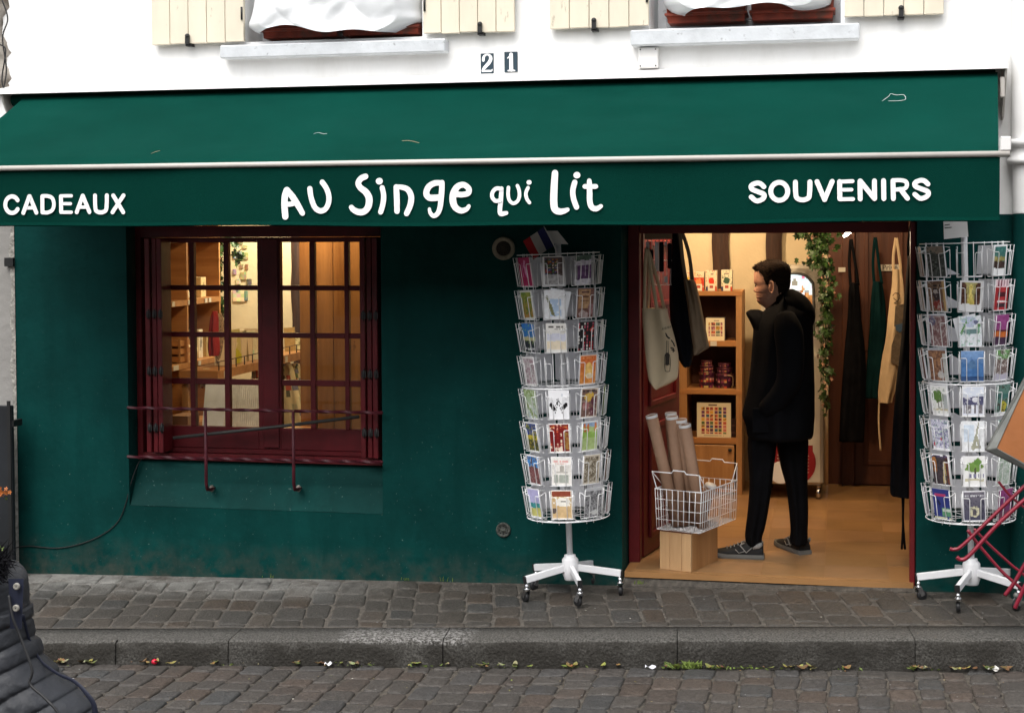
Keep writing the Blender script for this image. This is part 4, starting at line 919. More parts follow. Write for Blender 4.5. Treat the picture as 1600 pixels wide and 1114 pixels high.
CARDS2 = [
 (0, 0, [('band', 0, .25, (165, 150, 135)), ('bg', (85, 92, 88)), ('band', 0, .24, (170, 155, 140)), ('mot', (130, 140, 135), 9, .5), ('mot', (45, 50, 48), 8, .6)], 'grey green photograph card'),
 (0, 2, [('grad', (60, 120, 115), (80, 110, 100)), ('band', .4, .55, (160, 150, 90)), ('band', .55, .78, (70, 50, 45)), ('noise', 40, 8), ('band', .78, 1, W_), ('border', .07, W_)], 'white framed photograph of a teal sky'),
 (1, 0, [('bg', (130, 100, 75)), ('band', 0, .12, (110, 80, 60)), ('txt', .14, .2, .25, .75, (40, 30, 30), 20), ('blob', .45, .45, .2, .25, (60, 45, 50)), ('blob', .42, .34, .12, .06, (190, 180, 175)), ('blob', .5, .8, .3, .15, (140, 50, 40)), ('mot', (190, 180, 170), 9, .62), ('rect', .84, 0, 1, 1, (205, 170, 115))], 'sepia card of a waiter carrying a tray'),
 (1, 1, [('bg', (180, 170, 110)), ('fig', [(.15, .2, .2, .75, .14), (.85, .2, .8, .75, .14)], (95, 60, 45)), ('fig', [(.5, .2, .45, .78, .07), (.5, .5, .6, .78, .08)], (225, 205, 110)), ('noise', 60, 10), ('band', .77, 1, W_), ('border', .07, W_)], 'white framed card of a golden avenue of trees'),
 (1, 2, [('bg', (175, 45, 50)), ('band', 0, .22, (225, 200, 205)), ('fig', [(.25, .02, .25, .2, .03), (.45, .02, .45, .2, .03), (.65, .02, .65, .2, .03), (.85, .02, .85, .2, .03)], (120, 30, 60)), ('rect', .25, .42, .8, .55, (80, 25, 35)), ('band', .7, .74, (235, 225, 225)), ('rect', .25, .77, .85, .92, (55, 35, 45)), ('noise', 30, 8)], 'card of a red café under a striped awning'),
 (2, 0, [('bg', (140, 105, 105)), ('blob', .2, .15, .2, .15, (95, 95, 130)), ('mot', (195, 185, 180), 10, .48), ('mot', (110, 70, 70), 7, .6)], 'card of crowded brown and violet rooftops'),
 (2, 1, [('bg', (238, 242, 246)), ('blob', .5, .2, .35, .18, (205, 212, 235)), ('fig', [(.1, .55, .3, .25, .04), (.3, .25, .35, .2, .03), (.9, .3, .85, .55, .05)], (110, 160, 100)), ('blob', .5, .52, .33, .09, (120, 150, 150)), ('blob', .75, .22, .1, .08, (110, 115, 145)), ('mot', (150, 190, 170), 7, .6), ('noise', 20, 10)], 'watercolour card of a green riverside'),
 (2, 2, [('bg', (150, 70, 130)), ('band', .5, .56, (90, 40, 40)), ('band', .56, .74, (205, 110, 50)), ('band', .74, 1, (75, 50, 75)), ('noise', 20, 7)], 'card of a magenta and orange sunset'),
 (3, 0, [('bg', (150, 110, 85)), ('fig', [(.3, .15, .3, .5, .1), (.55, .1, .6, .5, .1)], (175, 130, 95)), ('mot', (95, 60, 45), 9, .5), ('blob', .6, .8, .2, .12, (195, 190, 185)), ('rect', .8, .1, 1, 1, (195, 195, 190)), ('noise', 30, 12)], 'card of a brown cathedral front'),
 (3, 1, [('grad', (140, 175, 220), (40, 80, 135)), ('dome', .5, .42, .13, .13, (70, 110, 165)), ('band', .4, 1, (75, 120, 175)), ('dome', .5, .45, .15, .15, (85, 120, 160)), ('band', .85, 1, (50, 80, 125)), ('noise', 25, 9)], 'blue card of a domed basilica at dusk'),
 (3, 2, [('bg', (130, 110, 105)), ('band', 0, .3, (110, 160, 95)), ('mot', (215, 210, 205), 9, .5), ('mot', (70, 55, 50), 11, .55), ('band', .8, 1, (185, 180, 195))], 'card of green ivy over a café terrace'),
 (3, 3, [('bg', (95, 40, 50)), ('noise', 20, 5)], 'maroon card'),
 (4, 0, [('bg', (236, 236, 232)), ('blob', .42, .38, .3, .22, (95, 130, 65)), ('fig', [(.4, .5, .4, .75, .025), (.55, .5, .55, .75, .02)], (90, 80, 70)), ('mot', (150, 160, 150), 8, .62), ('rect', .72, .3, .9, .78, (180, 185, 185)), ('band', .78, .84, (200, 190, 160)), ('border', .07, W_)], 'white edged card with a single round green tree'),
 (4, 1, [('bg', (225, 228, 238)), ('band', 0, .34, (220, 226, 238)), ('band', .36, .62, (85, 85, 115)), ('blob', .6, .45, .12, .1, (225, 225, 230)), ('txt', .62, .9, .08, .92, (120, 115, 120), 18), ('mot', (245, 245, 245), 9, .55), ('border', .06, W_)], 'card of white chairs below violet houses'),
 (4, 2, [('bg', (95, 130, 120)), ('band', .3, .45, (60, 110, 105)), ('blob', .6, .72, .2, .2, (190, 180, 60)), ('mot', (60, 50, 40), 7, .55), ('band', .9, 1, (225, 225, 225))], 'teal card with a patch of yellow flowers'),
 (4, 3, [('bg', (110, 140, 145)), ('noise', 20, 5)], 'teal grey card'),
 (5, 0, [('bg', (205, 205, 220)), ('mot', (95, 90, 140), 11, .5), ('mot', (110, 150, 130), 9, .62), ('fig', [(.5, .62, .5, .68, .03), (.1, .8, .1, .86, .04)], (180, 50, 60)), ('mot', (245, 245, 248), 13, .58), ('band', .92, 1, (240, 240, 244))], 'violet and white card of a snowy crowd'),
 (5, 1, [('bg', (238, 240, 242)), ('rect', .1, .12, .55, .7, (214, 226, 238)), ('fig', [(.5, .9, .62, .55, .07), (.62, .55, .7, .2, .04), (.7, .2, .73, .05, .02), (.78, .88, .66, .55, .05), (.45, .86, .8, .86, .035)], (165, 165, 145)), ('noise', 20, 13)], 'pale card with a sketch of an iron tower'),
 (5, 2, [('bg', (60, 125, 110)), ('noise', 20, 6)], 'plain emerald card'),
 (6, 0, [('bg', (70, 60, 65)), ('fig', [(.1, .1, .15, .5, .12)], (165, 110, 60)), ('fig', [(.7, .3, .62, .9, .08)], (205, 185, 130)), ('fig', [(.85, .2, .9, .9, .1)], (110, 60, 45)), ('band', 0, .1, (90, 80, 110)), ('mot', (40, 35, 40), 8, .58), ('rect', .9, 0, 1, 1, W_), ('band', 0, .04, W_)], 'card of a lamplit golden alley'),
 (6, 1, [('bg', (238, 238, 236)), ('blob', .5, .36, .38, .2, (120, 155, 80)), ('blob', .65, .2, .18, .12, (105, 145, 70)), ('fig', [(.55, .4, .55, .75, .03)], (80, 80, 60)), ('txt', .6, .72, .25, .9, (130, 130, 160), 18), ('band', .76, .82, (205, 200, 170)), ('noise', 16, 9), ('border', .07, W_)], 'white edged card with a spreading green tree'),
 (6, 2, [('bg', (195, 205, 195)), ('mot', (150, 175, 150), 8, .5), ('mot', (230, 235, 230), 11, .55)], 'faint pale green card'),
 (7, 0, [('bg', (45, 55, 120)), ('txt', .16, .26, .12, .75, (170, 60, 100), 12), ('fig', [(.3, .42, .36, .5, .05), (.36, .5, .36, .8, .015)], (25, 30, 60)), ('rect', .45, .62, 1, .9, (90, 140, 105)), ('rect', .5, .66, .95, .74, (190, 200, 190)), ('band', .94, 1, (190, 190, 160))], 'navy card with a small green van'),
 (7, 1, [('grad', (120, 115, 125), (70, 70, 90)), ('txt', .12, .2, .1, .9, (200, 200, 205), 22), ('blob', .5, .68, .22, .18, (205, 200, 170)), ('dome', .5, .7, .07, .1, (90, 85, 90)), ('mot', (60, 60, 75), 11, .58), ('border', .05, (215, 215, 220))], 'slate grey card of a glowing stone carving'),
 (7, 2, [('grad', (160, 75, 140), (110, 55, 95)), ('mot', (80, 45, 70), 7, .6), ('band', .75, 1, (120, 70, 90))], 'purple card'),
 (7, 3, [('bg', (180, 180, 200)), ('noise', 16, 5)], 'pale violet card'),
 (1, 3, [('bg', (170, 170, 165)), ('noise', 30, 6)], 'pale fawn card'), (0, 3, [('bg', (110, 85, 75)), ('noise', 30, 6)], 'dull brown card'), (2, 3, [('bg', (215, 218, 222)), ('noise', 16, 6)], 'nearly white card'), (5, 3, [('bg', (80, 90, 90)), ('noise', 20, 6)], 'dark grey card'), (6, 3, [('bg', (160, 160, 168)), ('noise', 20, 6)], 'plain grey card')]

# ------------------------------------------------------------------ postcard racks
TP, CW, CH, RR = .1685, .105, .148, .195
def pocket_mesh():
    mb = MB(); r = .0020; w2 = .058; ln = .018
    top = lambda z: -.004-ln*z/.15
    # open wire holder: side hoops, front wires with little hooks, bottom shelf
    for s in (-1, 1):
        mb.tube([(s*w2, .014, .135), (s*w2, top(.125)-.012, .118), (s*.030, top(.118)-.013, .117), (s*.026, top(.110)-.013, .112), (s*.026, -.016, .004), (s*.026, .012, .0)], r, 5)
        mb.tube([(s*w2, .014, .135), (s*w2, .014, .0)], r, 5); mb.tube([(s*w2, .014, .145), (s*w2*1.0, top(.14)-.012, .150), (s*w2*.98, -.014, .006)], r*.9, 5)
    mb.tube([(-w2, -.014, .004), (w2, -.014, .004)], r, 5); mb.tube([(-w2, .012, .0), (w2, .012, .0)], r, 5)
    return mb
def make_rack(name, loc, rot, yaw0, tiers_z0, cards, lab, tilt, empties, place, topsign):
    root = empty(name, loc, lab, 'postcard rack', 'white revolving postcard racks', rot)
    RM = Matrix.LocRotScale(Vector(loc), Euler(rot), None)
    H = tiers_z0+8*TP
    mb = MB(); mb.tube([(0, 0, .15), (0, 0, H+.06)], .0155, 14); mb.build('pole', m_pole, root)
    mb = MB(); mb.lathe([(.030, .085), (.034, .09), (.036, .10), (.042, .115), (.043, .19), (.036, .20), (.030, .205), (.030, .215), (.020, .217)], (0, 0, 0), 'z', 20); mb.build('hub', m_pole, root)
    for i in range(5):
        a = R(place+72*i); d = Vector((math.cos(a), math.sin(a), 0))
        mb = MB(); mb.bar(d*.035+Vector((0, 0, .150)), d*.262+Vector((0, 0, .118)), .022, .036); lg = mb.build('leg', m_pole, root, bevel=.003)
        mb = MB(); mb.bar(d*.2625+Vector((0, 0, .118)), d*.270+Vector((0, 0, .117)), .024, .038); mb.build('end_cap', m_rubber, lg)
        ca = rnd.uniform(0, 6.28); c = d*.256; f = Vector((math.cos(ca), math.sin(ca), 0)); sd_ = Vector((-f.y, f.x, 0)); w0 = c+f*.018
        mb = MB(); mb.tube([c+Vector((0, 0, .066)), c+Vector((0, 0, .098))], .010, 10); mb.lathe([(.017, .066), (.018, .072), (.015, .075)], c, 'z', 12)
        for s in (-1, 1): mb.bar(c+sd_*.014*s+Vector((0, 0, .066)), w0+sd_*.014*s+Vector((0, 0, .026)), .022, .003, up=sd_)
        mb.build('caster_fork', m_chrome, lg)
        mb = MB(); pr = [(.006, -.010), (.022, -.010), (.026, -.006), (.026, .006), (.022, .010), (.006, .010)]
        q = Matrix.Translation(w0+Vector((0, 0, .027)))@sd_.to_track_quat('Z', 'Y').to_matrix().to_4x4()
        mb.lathe(pr, (0, 0, 0), 'z', 18); mb.v = [tuple(q@Vector(v)) for v in mb.v]; mb.build('wheel', m_rubber, lg)
    rings = [tiers_z0-.012, tiers_z0+4*TP-.012, H-.005]
    for z in rings:
        mb = MB(); n = 8
        for rr, rad in ((RR+.018, .0028), (RR-.012, .0022)):
            mb.tube(crom([(rr*math.cos(R(yaw0-90+360*i/16)), rr*math.sin(R(yaw0-90+360*i/16)), z) for i in range(16)], 3, True), rad, 6, closed=True)
        for i in range(8):
            a = R(yaw0+22.5+45*i-90); mb.tube([(.014*math.cos(a), .014*math.sin(a), z), ((RR+.018)*math.cos(a), (RR+.018)*math.sin(a), z)], .0020, 5)
        mb.build('wire_ring', m_wire, root)
    for i in range(8):
        mb = MB(); a = R(yaw0+45*i-90)
        for s in (-1, 1):
            px_, py_ = (RR-.012)*math.cos(a)-s*.022*math.sin(a), (RR-.012)*math.sin(a)+s*.022*math.cos(a); mb.tube([(px_, py_, tiers_z0-.03), (px_, py_, H+.0)], .0021, 5)
        mb.build('upright_wire', m_wire, root)
    base = None; byk = {(t, c): (ly, tx) for t, c, ly, tx in cards}
    side = {0: 'left front', 1: 'front', 2: 'right front', 3: 'edge'}
    for t in range(8):
        z = tiers_z0+(7-t)*TP
        for i in range(8):
            ang = yaw0+45*(i-1)                        # column 1 faces the street
            a = R(ang)
            if base is None: base = pocket_mesh().build('wire_pocket', m_wire, root); o = base
            else: o = base.copy(); sc.collection.objects.link(o); o.parent = root
            o.location = (RR*math.sin(a), -RR*math.cos(a), z); o.rotation_euler = (0, 0, a)
            col = i if i < 3 else (3 if i == EDGE[name] else 9)
            if (t, col) in empties: continue
            if col < 9 and (t, col) in byk:
                ly, tx = byk[(t, col)]
                jig = rnd.uniform(-.035, .035)+(.06 if (t, col) in ((1, 1),) else 0)
                n = 2 if (t, col) in place2.get(name, ()) else 1
                mb = MB(); cardmesh(mb, art(ly, t*31+col*7+(500 if cards is CARDS2 else 0)), CW, CH, 24, 32, tk=rnd.uniform(.002, .009))
                cdo = mb.build('postcard', m_print)
                tag(cdo, tx+', '+{0: 'top', 1: 'second', 2: 'third', 3: 'fourth', 4: 'fifth', 5: 'sixth', 6: 'seventh', 7: 'lowest'}[t]+' tier, '+('rack by the door' if cards is CARDS1 else 'rack by the pipe'), 'postcard', 'postcards in the racks')
                M_ = RM@Matrix.Translation(o.location)@Matrix.Rotation(a, 4, 'Z')@Matrix.Translation((rnd.uniform(-.003, .003), -.004, .005))@Matrix.Rotation(R(7), 4, 'X')@Matrix.Rotation(jig, 4, 'Y')
                cdo.matrix_world = M_
                if n == 2:
                    mb = MB(); cardmesh(mb, art([('bg', (238, 240, 243)), ('noise', 10, 4)], 3), CW, CH, 4, 5); c2 = mb.build('postcard', m_print)
                    tag(c2, 'white card slipped askew behind the one in front, '+('rack by the door' if cards is CARDS1 else 'rack by the pipe'), 'postcard', 'postcards in the racks')
                    c2.matrix_world = RM@Matrix.Translation(o.location)@Matrix.Rotation(a, 4, 'Z')@Matrix.Translation((.0, .004, .008))@Matrix.Rotation(R(7), 4, 'X')@Matrix.Rotation(jig+(.22 if cards is CARDS1 else -.2), 4, 'Y')
            else:                                       # far side: only white backs show between the wires
                nonlocal_back = BACKS.get('b')
                if nonlocal_back is None:
                    mb = MB(); mb.box(-.066, .066, -.001, .004, 0, CH-.004); BACKS['b'] = nonlocal_back = mb.build('postcard', m_paper); c3 = nonlocal_back
                else: c3 = nonlocal_back.copy(); sc.collection.objects.link(c3)
                tag(c3, 'grey white back of a postcard, on the far side of a revolving rack', 'postcard', 'postcard backs on the far sides of the racks')
                c3.matrix_world = RM@Matrix.Translation(o.location)@Matrix.Rotation(a, 4, 'Z')@Matrix.Translation((rnd.uniform(-.003, .003), .020, .005))@Matrix.Rotation(R(3), 4, 'X')
    return root, RM, H
BACKS = {}; EDGE = {'postcard_rack_a': 3, 'postcard_rack_b': 7}; place2 = {'postcard_rack_a': ((1, 1),), 'postcard_rack_b': ((2, 1),)}
g1 = gpt(893, 931); g2 = gpt(1519, 940)
EDGE['postcard_rack'] = 3; place2['postcard_rack'] = ((1, 1),)
r1, RM1, H1 = make_rack('postcard_rack', (g1.x, g1.y, g1.z), (R(-.5), R(-2.1), 0), 2, .432, CARDS1, 'white revolving rack full of postcards with a flag on top, between window and open door', 0, {(3, 1)}, 2, None)
EDGE['postcard_rack'] = 7; place2['postcard_rack'] = ((2, 1),)
r2, RM2, H2 = make_rack('postcard_rack', (g2.x, g2.y, g2.z), (R(-.5), R(-1.4), 0), 2, .432, CARDS2, 'white revolving rack full of postcards beside the downpipe and folded red table', 0, {(0, 1)}, 35, None)
# small sign plates and the flag on top
def plate(root, RMx, H, pts, lab, withtxt=False):
    mb = MB(); k = mb.add(pts); mb.add([Vector(p)+Vector((0, .003, 0)) for p in pts]); mb.face((k, k+1, k+2, k+3)); mb.face((k+7, k+6, k+5, k+4))
    for i in range(4): mb.face((k+i, k+4+i, k+4+(i+1) % 4, k+(i+1) % 4))
    o = mb.build('price_plate', m_alu); tag(o, lab, 'sign'); return o
Yr1, Yr2 = g1.y-.02, g2.y-.02
pl1 = plate(r1, RM1, H1, [P(846, 361, Yr1), P(871, 361, Yr1), P(888, 382, Yr1), P(860, 381, Yr1)], 'tilted white plate behind the flag on the rack')
pl2 = plate(r2, RM2, H2, [P(1475, 374, Yr2), P(1513, 370, Yr2), P(1511, 344, Yr2), P(1474, 345, Yr2)], 'white price plate on top of the rack by the downpipe')
mb = MB()
for (a, b) in (((1476, 352), (1484, 351)), ((1476, 356.5), (1487, 355.5))): mb.bar(P(*a, Yr2-.002), P(*b, Yr2-.002), .001, .004, up=(0, 0, 1))
mb.build('printed_mark', m_black, pl2)
fl = empty('small_flag', P(868, 400, Yr1-.06), 'small French tricolour flag stuck in the top of the rack', 'flag')
q0, q1 = P(818, 377, Yr1-.07), P(849, 355, Yr1-.07); q2, q3 = P(833, 406, Yr1-.05), P(865, 384, Yr1-.05)
def flg(u, v): # u along blue->red
    p = q1.lerp(q0, u).lerp(q3.lerp(q2, u), v); p.y += .012*math.sin(u*5+v*2); return p
for i, c in enumerate((M('flag_blue', (.008, .012, .085), .8), M('flag_white', (.45, .43, .40), .8), M('flag_red', (.36, .006, .012), .8))):
    mb = MB(); mb.grid(lambda u, v: flg((i+u)/3, v), 6, 8); mb.grid(lambda u, v: flg((i+u)/3, v)+Vector((0, .0015, 0)), 6, 8); under(mb.build('stripe', c, recalc=False), fl)
mb = MB(); mb.tube([q1+Vector((.003, .0, .004)), q3+Vector((.002, 0, 0)), P(874, 405, Yr1-.02)], .0022, 6); under(mb.build('stick', m_alu), fl)
# ================================================================== GOODS SEEN THROUGH THE WINDOW
def ub(px, v, Y): return P(px, v, Y)
SXL = -2.66
ya, yb = PX(262, 480, SXL).y-.25, PX(345, 480, SXL).y
ws = empty('wall_shelf', (SXL, ya, FZ), 'tall brown wooden wall shelf with price tags, seen through the left sash', 'shelf')
def WS(mb, n, mat, **k): return under(mb.build(n, mat, None, **k), ws)
zs1 = PX(284, 474, SXL).z; zs2 = PX(284, 573, SXL).z; dzs = zs1-zs2
mb = MB(); mb.box(XI0+.002, XI0+.02, ya, yb, FZ+.001, 2.2); WS(mb, 'back_panel', m_brown)
for yy in (ya, (ya+yb)/2-.01, yb-.022): mb = MB(); mb.box(XI0+.021, SXL-.002, yy, yy+.022, FZ+.001, 2.2); WS(mb, 'side_panel', m_pineH)
for k_, zz in enumerate((zs1+dzs, zs1, zs2, zs2-dzs)):
    mb = MB(); mb.box(XI0+.021, SXL, ya-.0015, yb+.0015, zz-.018, zz+.018); b_ = WS(mb, 'shelf_board', m_pineH)
    mb = MB()
    for uu in ((271, 296, 322, 328) if k_ == 1 else (273, 277, 312)): 
        q = PX(uu, 476 if k_ == 1 else 575, SXL+.003); mb.box(SXL+.002, SXL+.005, q.y-.02, q.y+.02, zz-.015, zz+.017)
    if k_ in (1, 2): WS(mb, 'price_tag', m_tin)
def onp(o, lab, cat, grp=None): return tag(o, lab, cat, grp)
q = PX(280, 462, SXL-.12)
mb = loft([(432, 272, 276), (437, 270, 282), (446, 270, 289), (455, 271, 294), (466, 271, 297)], PX(282, 450, SXL-.12).y, .06, 14)
onp(mb.build('folded_cloth', m_tote), 'crumpled beige cloth animal on the upper board of the brown wall shelf', 'toy')
cy = PX(275, 560, SXL-.1).y
cr_ = empty('wooden_crate', (SXL-.12, cy, zs2+.019), 'little slatted wooden crate on the lower board of the brown wall shelf', 'crate')
mb = MB()
for k_ in range(3): mb.box(-.09, .10, -.10, .06, .008+.055*k_, .045+.055*k_)
mb.build('slats', m_pineH, cr_); mb = MB(); [mb.box(x, x+.015, -.104, -.1005, 0, .17) for x in (-.085, .085)]; mb.build('corner_post', m_pine, cr_)
mb = MB(); mb.ball((0, 0, 0), .075, 10, (1, 1, .8)); o = mb.build('round_loaf_basket', m_tote); q = PX(293, 553, SXL-.12); o.location = (q.x, q.y, zs2+.078); tag(o, 'round pale woven ball basket beside the little slatted crate', 'basket')
mb = MB(); q = PX(288, 520, SXL-.15); mb.box(q.x-.01, q.x+.01, q.y-.07, q.y+.07, zs2+.02, zs2+.24); o = mb.build('picture_frame', m_dark); tag(o, 'dark framed picture leaning above the little slatted crate', 'picture frame')
mb = MB(); mb.box(q.x+.0101, q.x+.0125, q.y-.05, q.y+.05, zs2+.04, zs2+.22); mb.build('print', m_tin, o)
# card shelf, running away from the window
CX = -2.1; c0_ = PX(340, 585, CX); c1_ = PX(480, 550, CX); zc = c0_.z
cs_ = empty('card_shelf', (CX, c0_.y, FZ), 'pale wooden greeting card shelf with price tags, seen through both sashes', 'shelf')
def CSH(mb, n, mat, **k): return under(mb.build(n, mat, None, **k), cs_)
mb = MB(); mb.box(CX-.26, CX, c0_.y, c1_.y, zc-.035, zc+.02); CSH(mb, 'shelf_board', m_pineH)
mb = MB(); [mb.tube([(CX-.012, yy, zc+.02), (CX-.012, yy, zc+.075)], .004, 6) for yy in np.linspace(c0_.y+.05, c1_.y-.05, 12)]; mb.tube([(CX-.012, c0_.y, zc+.075), (CX-.012, c1_.y, zc+.075)], .003, 6); CSH(mb, 'rail', m_beam)
for yy in (c0_.y+.02, c1_.y-.05): mb = MB(); mb.box(CX-.05, CX-.01, yy, yy+.035, FZ+.001, zc-.036); CSH(mb, 'leg', m_pine); mb = MB(); mb.box(CX-.25, CX-.21, yy, yy+.035, FZ+.001, zc-.036); CSH(mb, 'leg', m_pine)
mb = MB(); mb.box(CX-.25, CX-.02, c0_.y+.06, c1_.y-.06, .35, .38); CSH(mb, 'lower_board', m_brown)
mb = MB(); [mb.box(CX+.001, CX+.003, yy, yy+.05, zc-.03, zc+.012) for yy in (c0_.y+.10, c0_.y+.75, c0_.y+.9, c0_.y+1.2)]; CSH(mb, 'price_tag', m_tin)
# cards on the shelf face the window
def standcard(u0, v0, u1, v1, layers, lab, lean=.12, grp='greeting cards on the card shelf', rot=0.):
    yy = PX(.5*(u0+u1), v1, CX-.09).y; a, b = P(u0, v1, yy), P(u1, v0, yy); w_, h_ = abs(b.x-a.x), abs(b.z-a.z)
    mb = MB(); cardmesh(mb, art(layers, int(u0)), w_, h_, 14, 18); o = mb.build('greeting_card', m_print)
    o.location = ((a.x+b.x)/2, yy, zc+.022); o.rotation_euler = (-lean, rot, 0); tag(o, lab, 'greeting card', grp); return o
standcard(380, 494, 403, 540, [('bg', (232, 224, 190)), ('blob', .45, .22, .22, .14, (215, 90, 80)), ('blob', .5, .7, .3, .18, (190, 215, 180)), ('noise', 20, 7)], 'greeting card with a red flower standing at the middle of the card shelf', .1, rot=-.14)
standcard(372, 497, 389, 545, [('bg', (140, 120, 75)), ('noise', 30, 6)], 'dull brown greeting card just behind the one with the red flower', .12, rot=-.14)
standcard(362, 500, 378, 553, [('bg', (205, 190, 120)), ('blob', .5, .8, .5, .25, (190, 185, 40)), ('blob', .4, .35, .3, .2, (225, 210, 170))], 'yellow greeting card at the near end of the row on the card shelf', .12, rot=-.12)
standcard(398, 512, 412, 542, [('bg', (220, 205, 140)), ('mot', (190, 160, 90), 6, .5)], 'small cream greeting card at the far end of the row, by the window post', .12)
standcard(445, 508, 462, 545, [('bg', (170, 140, 85)), ('noise', 20, 5)], 'tall tan greeting card seen through the right sash', .15, rot=-.1)
standcard(452, 530, 470, 552, [('bg', (205, 195, 150)), ('mot', (110, 110, 60), 6, .5)], 'short greeting card printed with foliage, seen through the right sash', .15, rot=-.12)
for k_ in range(6):
    yy = c0_.y+.35+.10*k_; mb = MB(); mb.box(-.10, .0, 0, .012, 0, .17+.02*(k_ % 3)); o = mb.build('greeting_card', m_tote); o.location = (CX-.07, yy, zc+.022); o.rotation_euler = (-.14, 0, 0)
    tag(o, 'plain cream greeting card packed in the row on the card shelf', 'greeting card', 'plain greeting cards packed on the card shelf')
for (px_, v_, xx, w_, h_, c, nm_, lb) in ((318, 455, SXL-.08, .09, .14, (225, 200, 150), 'gift_box', 'small tan gift box on the upper board of the brown wall shelf'), (327, 560, SXL-.08, .10, .16, (200, 175, 120), 'gift_box', 'tan card box on the lower board of the brown wall shelf, by the red bag'),
    (314, 560, SXL-.08, .07, .20, (235, 225, 200), 'gift_box', 'tall cream box on the lower board of the brown wall shelf'), (288, 470, SXL-.2, .12, .05, (190, 160, 110), 'gift_box', 'flat brown box behind the cloth animal on the wall shelf'), (312, 380, SXL-.06, .10, .12, (150, 90, 60), 'gift_box', 'reddish brown box high on the brown wall shelf')):
    q = PX(px_, v_, xx); zb_ = min((zs1+dzs+.018, zs1+.018, zs2+.018), key=lambda z: abs(z-q.z) if z < q.z+.12 else 9)+.0015
    mb = MB(); mb.cc = S2L(c); f_ = art([('bg', c), ('blob', .5, .5, .3, .2, tuple(int(x*.6) for x in c)), ('noise', 30, 6)], px_)
    mb.grid(lambda u, v: (0, w_*(u-.5), h_*v), 8, 8, False, f_); k = mb.add([(0, -w_/2, 0), (-.08, -w_/2, 0), (-.08, w_/2, 0), (0, w_/2, 0), (0, -w_/2, h_), (-.08, -w_/2, h_), (-.08, w_/2, h_), (0, w_/2, h_)])
    for a in ((0, 1, 5, 4), (1, 2, 6, 5), (2, 3, 7, 6), (4, 5, 6, 7)): mb.face([k+i for i in a])
    o = mb.build(nm_, m_print, recalc=False); o.location = (xx, q.y, zb_); tag(o, lb, 'gift box')
# cloths hanging under the card shelf
FLO = [('bg', (222, 208, 165)), ('mot', (150, 150, 120), 7, .55), ('dots', [(190, 90, 60), (110, 130, 90), (120, 120, 140), (90, 90, 60)], 5, 12, .45), ('noise', 16, 9)]
def cloth(rows, Y, label, layers=None, thick=.02, mat=None, fold=.006, n=24, seed=1, nm='tea_towel', cat='tea towel', grp=None):
    mb = loft(rows, Y, thick, n, fold, 6, seed)
    if layers:
        a = art(layers, seed); xs_ = [v[0] for v in mb.v]; zs_ = [v[2] for v in mb.v]; x0, x1, z0, z1 = min(xs_), max(xs_), min(zs_), max(zs_)
        mb.c = [a(*( (sum(mb.v[i][0] for i in f)/len(f)-x0)/(x1-x0), (sum(mb.v[i][2] for i in f)/len(f)-z0)/(z1-z0))) for f in mb.f]; mat = m_print
    return tag(mb.build(nm, mat), label, cat, grp)
yw = c1_.y-.25
cloth([(566, 440, 452), (575, 440, 458), (600, 440, 464), (640, 440, 474), (669, 440, 485)], yw, 'flowered cream tea towel hanging under the card shelf, seen through the right sash', FLO, .03, n=30, seed=3)
cloth([(568, 455, 468), (590, 458, 474), (630, 468, 484), (666, 474, 489)], yw+.1, 'second flowered tea towel tucked behind the first, ending lower right', FLO, .02, n=24, seed=5)
cloth([(566, 395, 402), (590, 393, 404), (640, 392, 406), (668, 392, 408)], yw-.2, 'pale tea towel hanging by the central window post', FLO, .02, seed=7)
cloth([(576, 318, 328), (590, 314, 331), (606, 313, 333)], c0_.y+.15, 'folded cream cloth hanging low at the near end of the card shelf', FLO, .03, seed=9)
# red bag and string net hanging between the shelves
mb = loft([(486, 334, 337), (493, 331, 340), (500, 329, 341), (520, 326, 341), (545, 325, 343), (556, 327, 341)], c0_.y+.25, .03, 26, .014, 7, 3); tag(mb.build('red_cloth_bag', M('red_cotton', (.26, .012, .012), .8)), 'dark red cloth bag hanging between the wall shelf and the greeting cards', 'bag')
mb = loft([(490, 338, 344), (510, 334, 352), (535, 333, 354), (558, 337, 352), (572, 341, 348)], c0_.y+.40, .05, 18, .004, 9, 5); tag(mb.build('net_bag', M('net_twine', (.30, .10, .05), .9, var=.9, scale=120, col2=(.55, .38, .22))), 'reddish string net bag bulging beside the dark red cloth bag', 'bag')
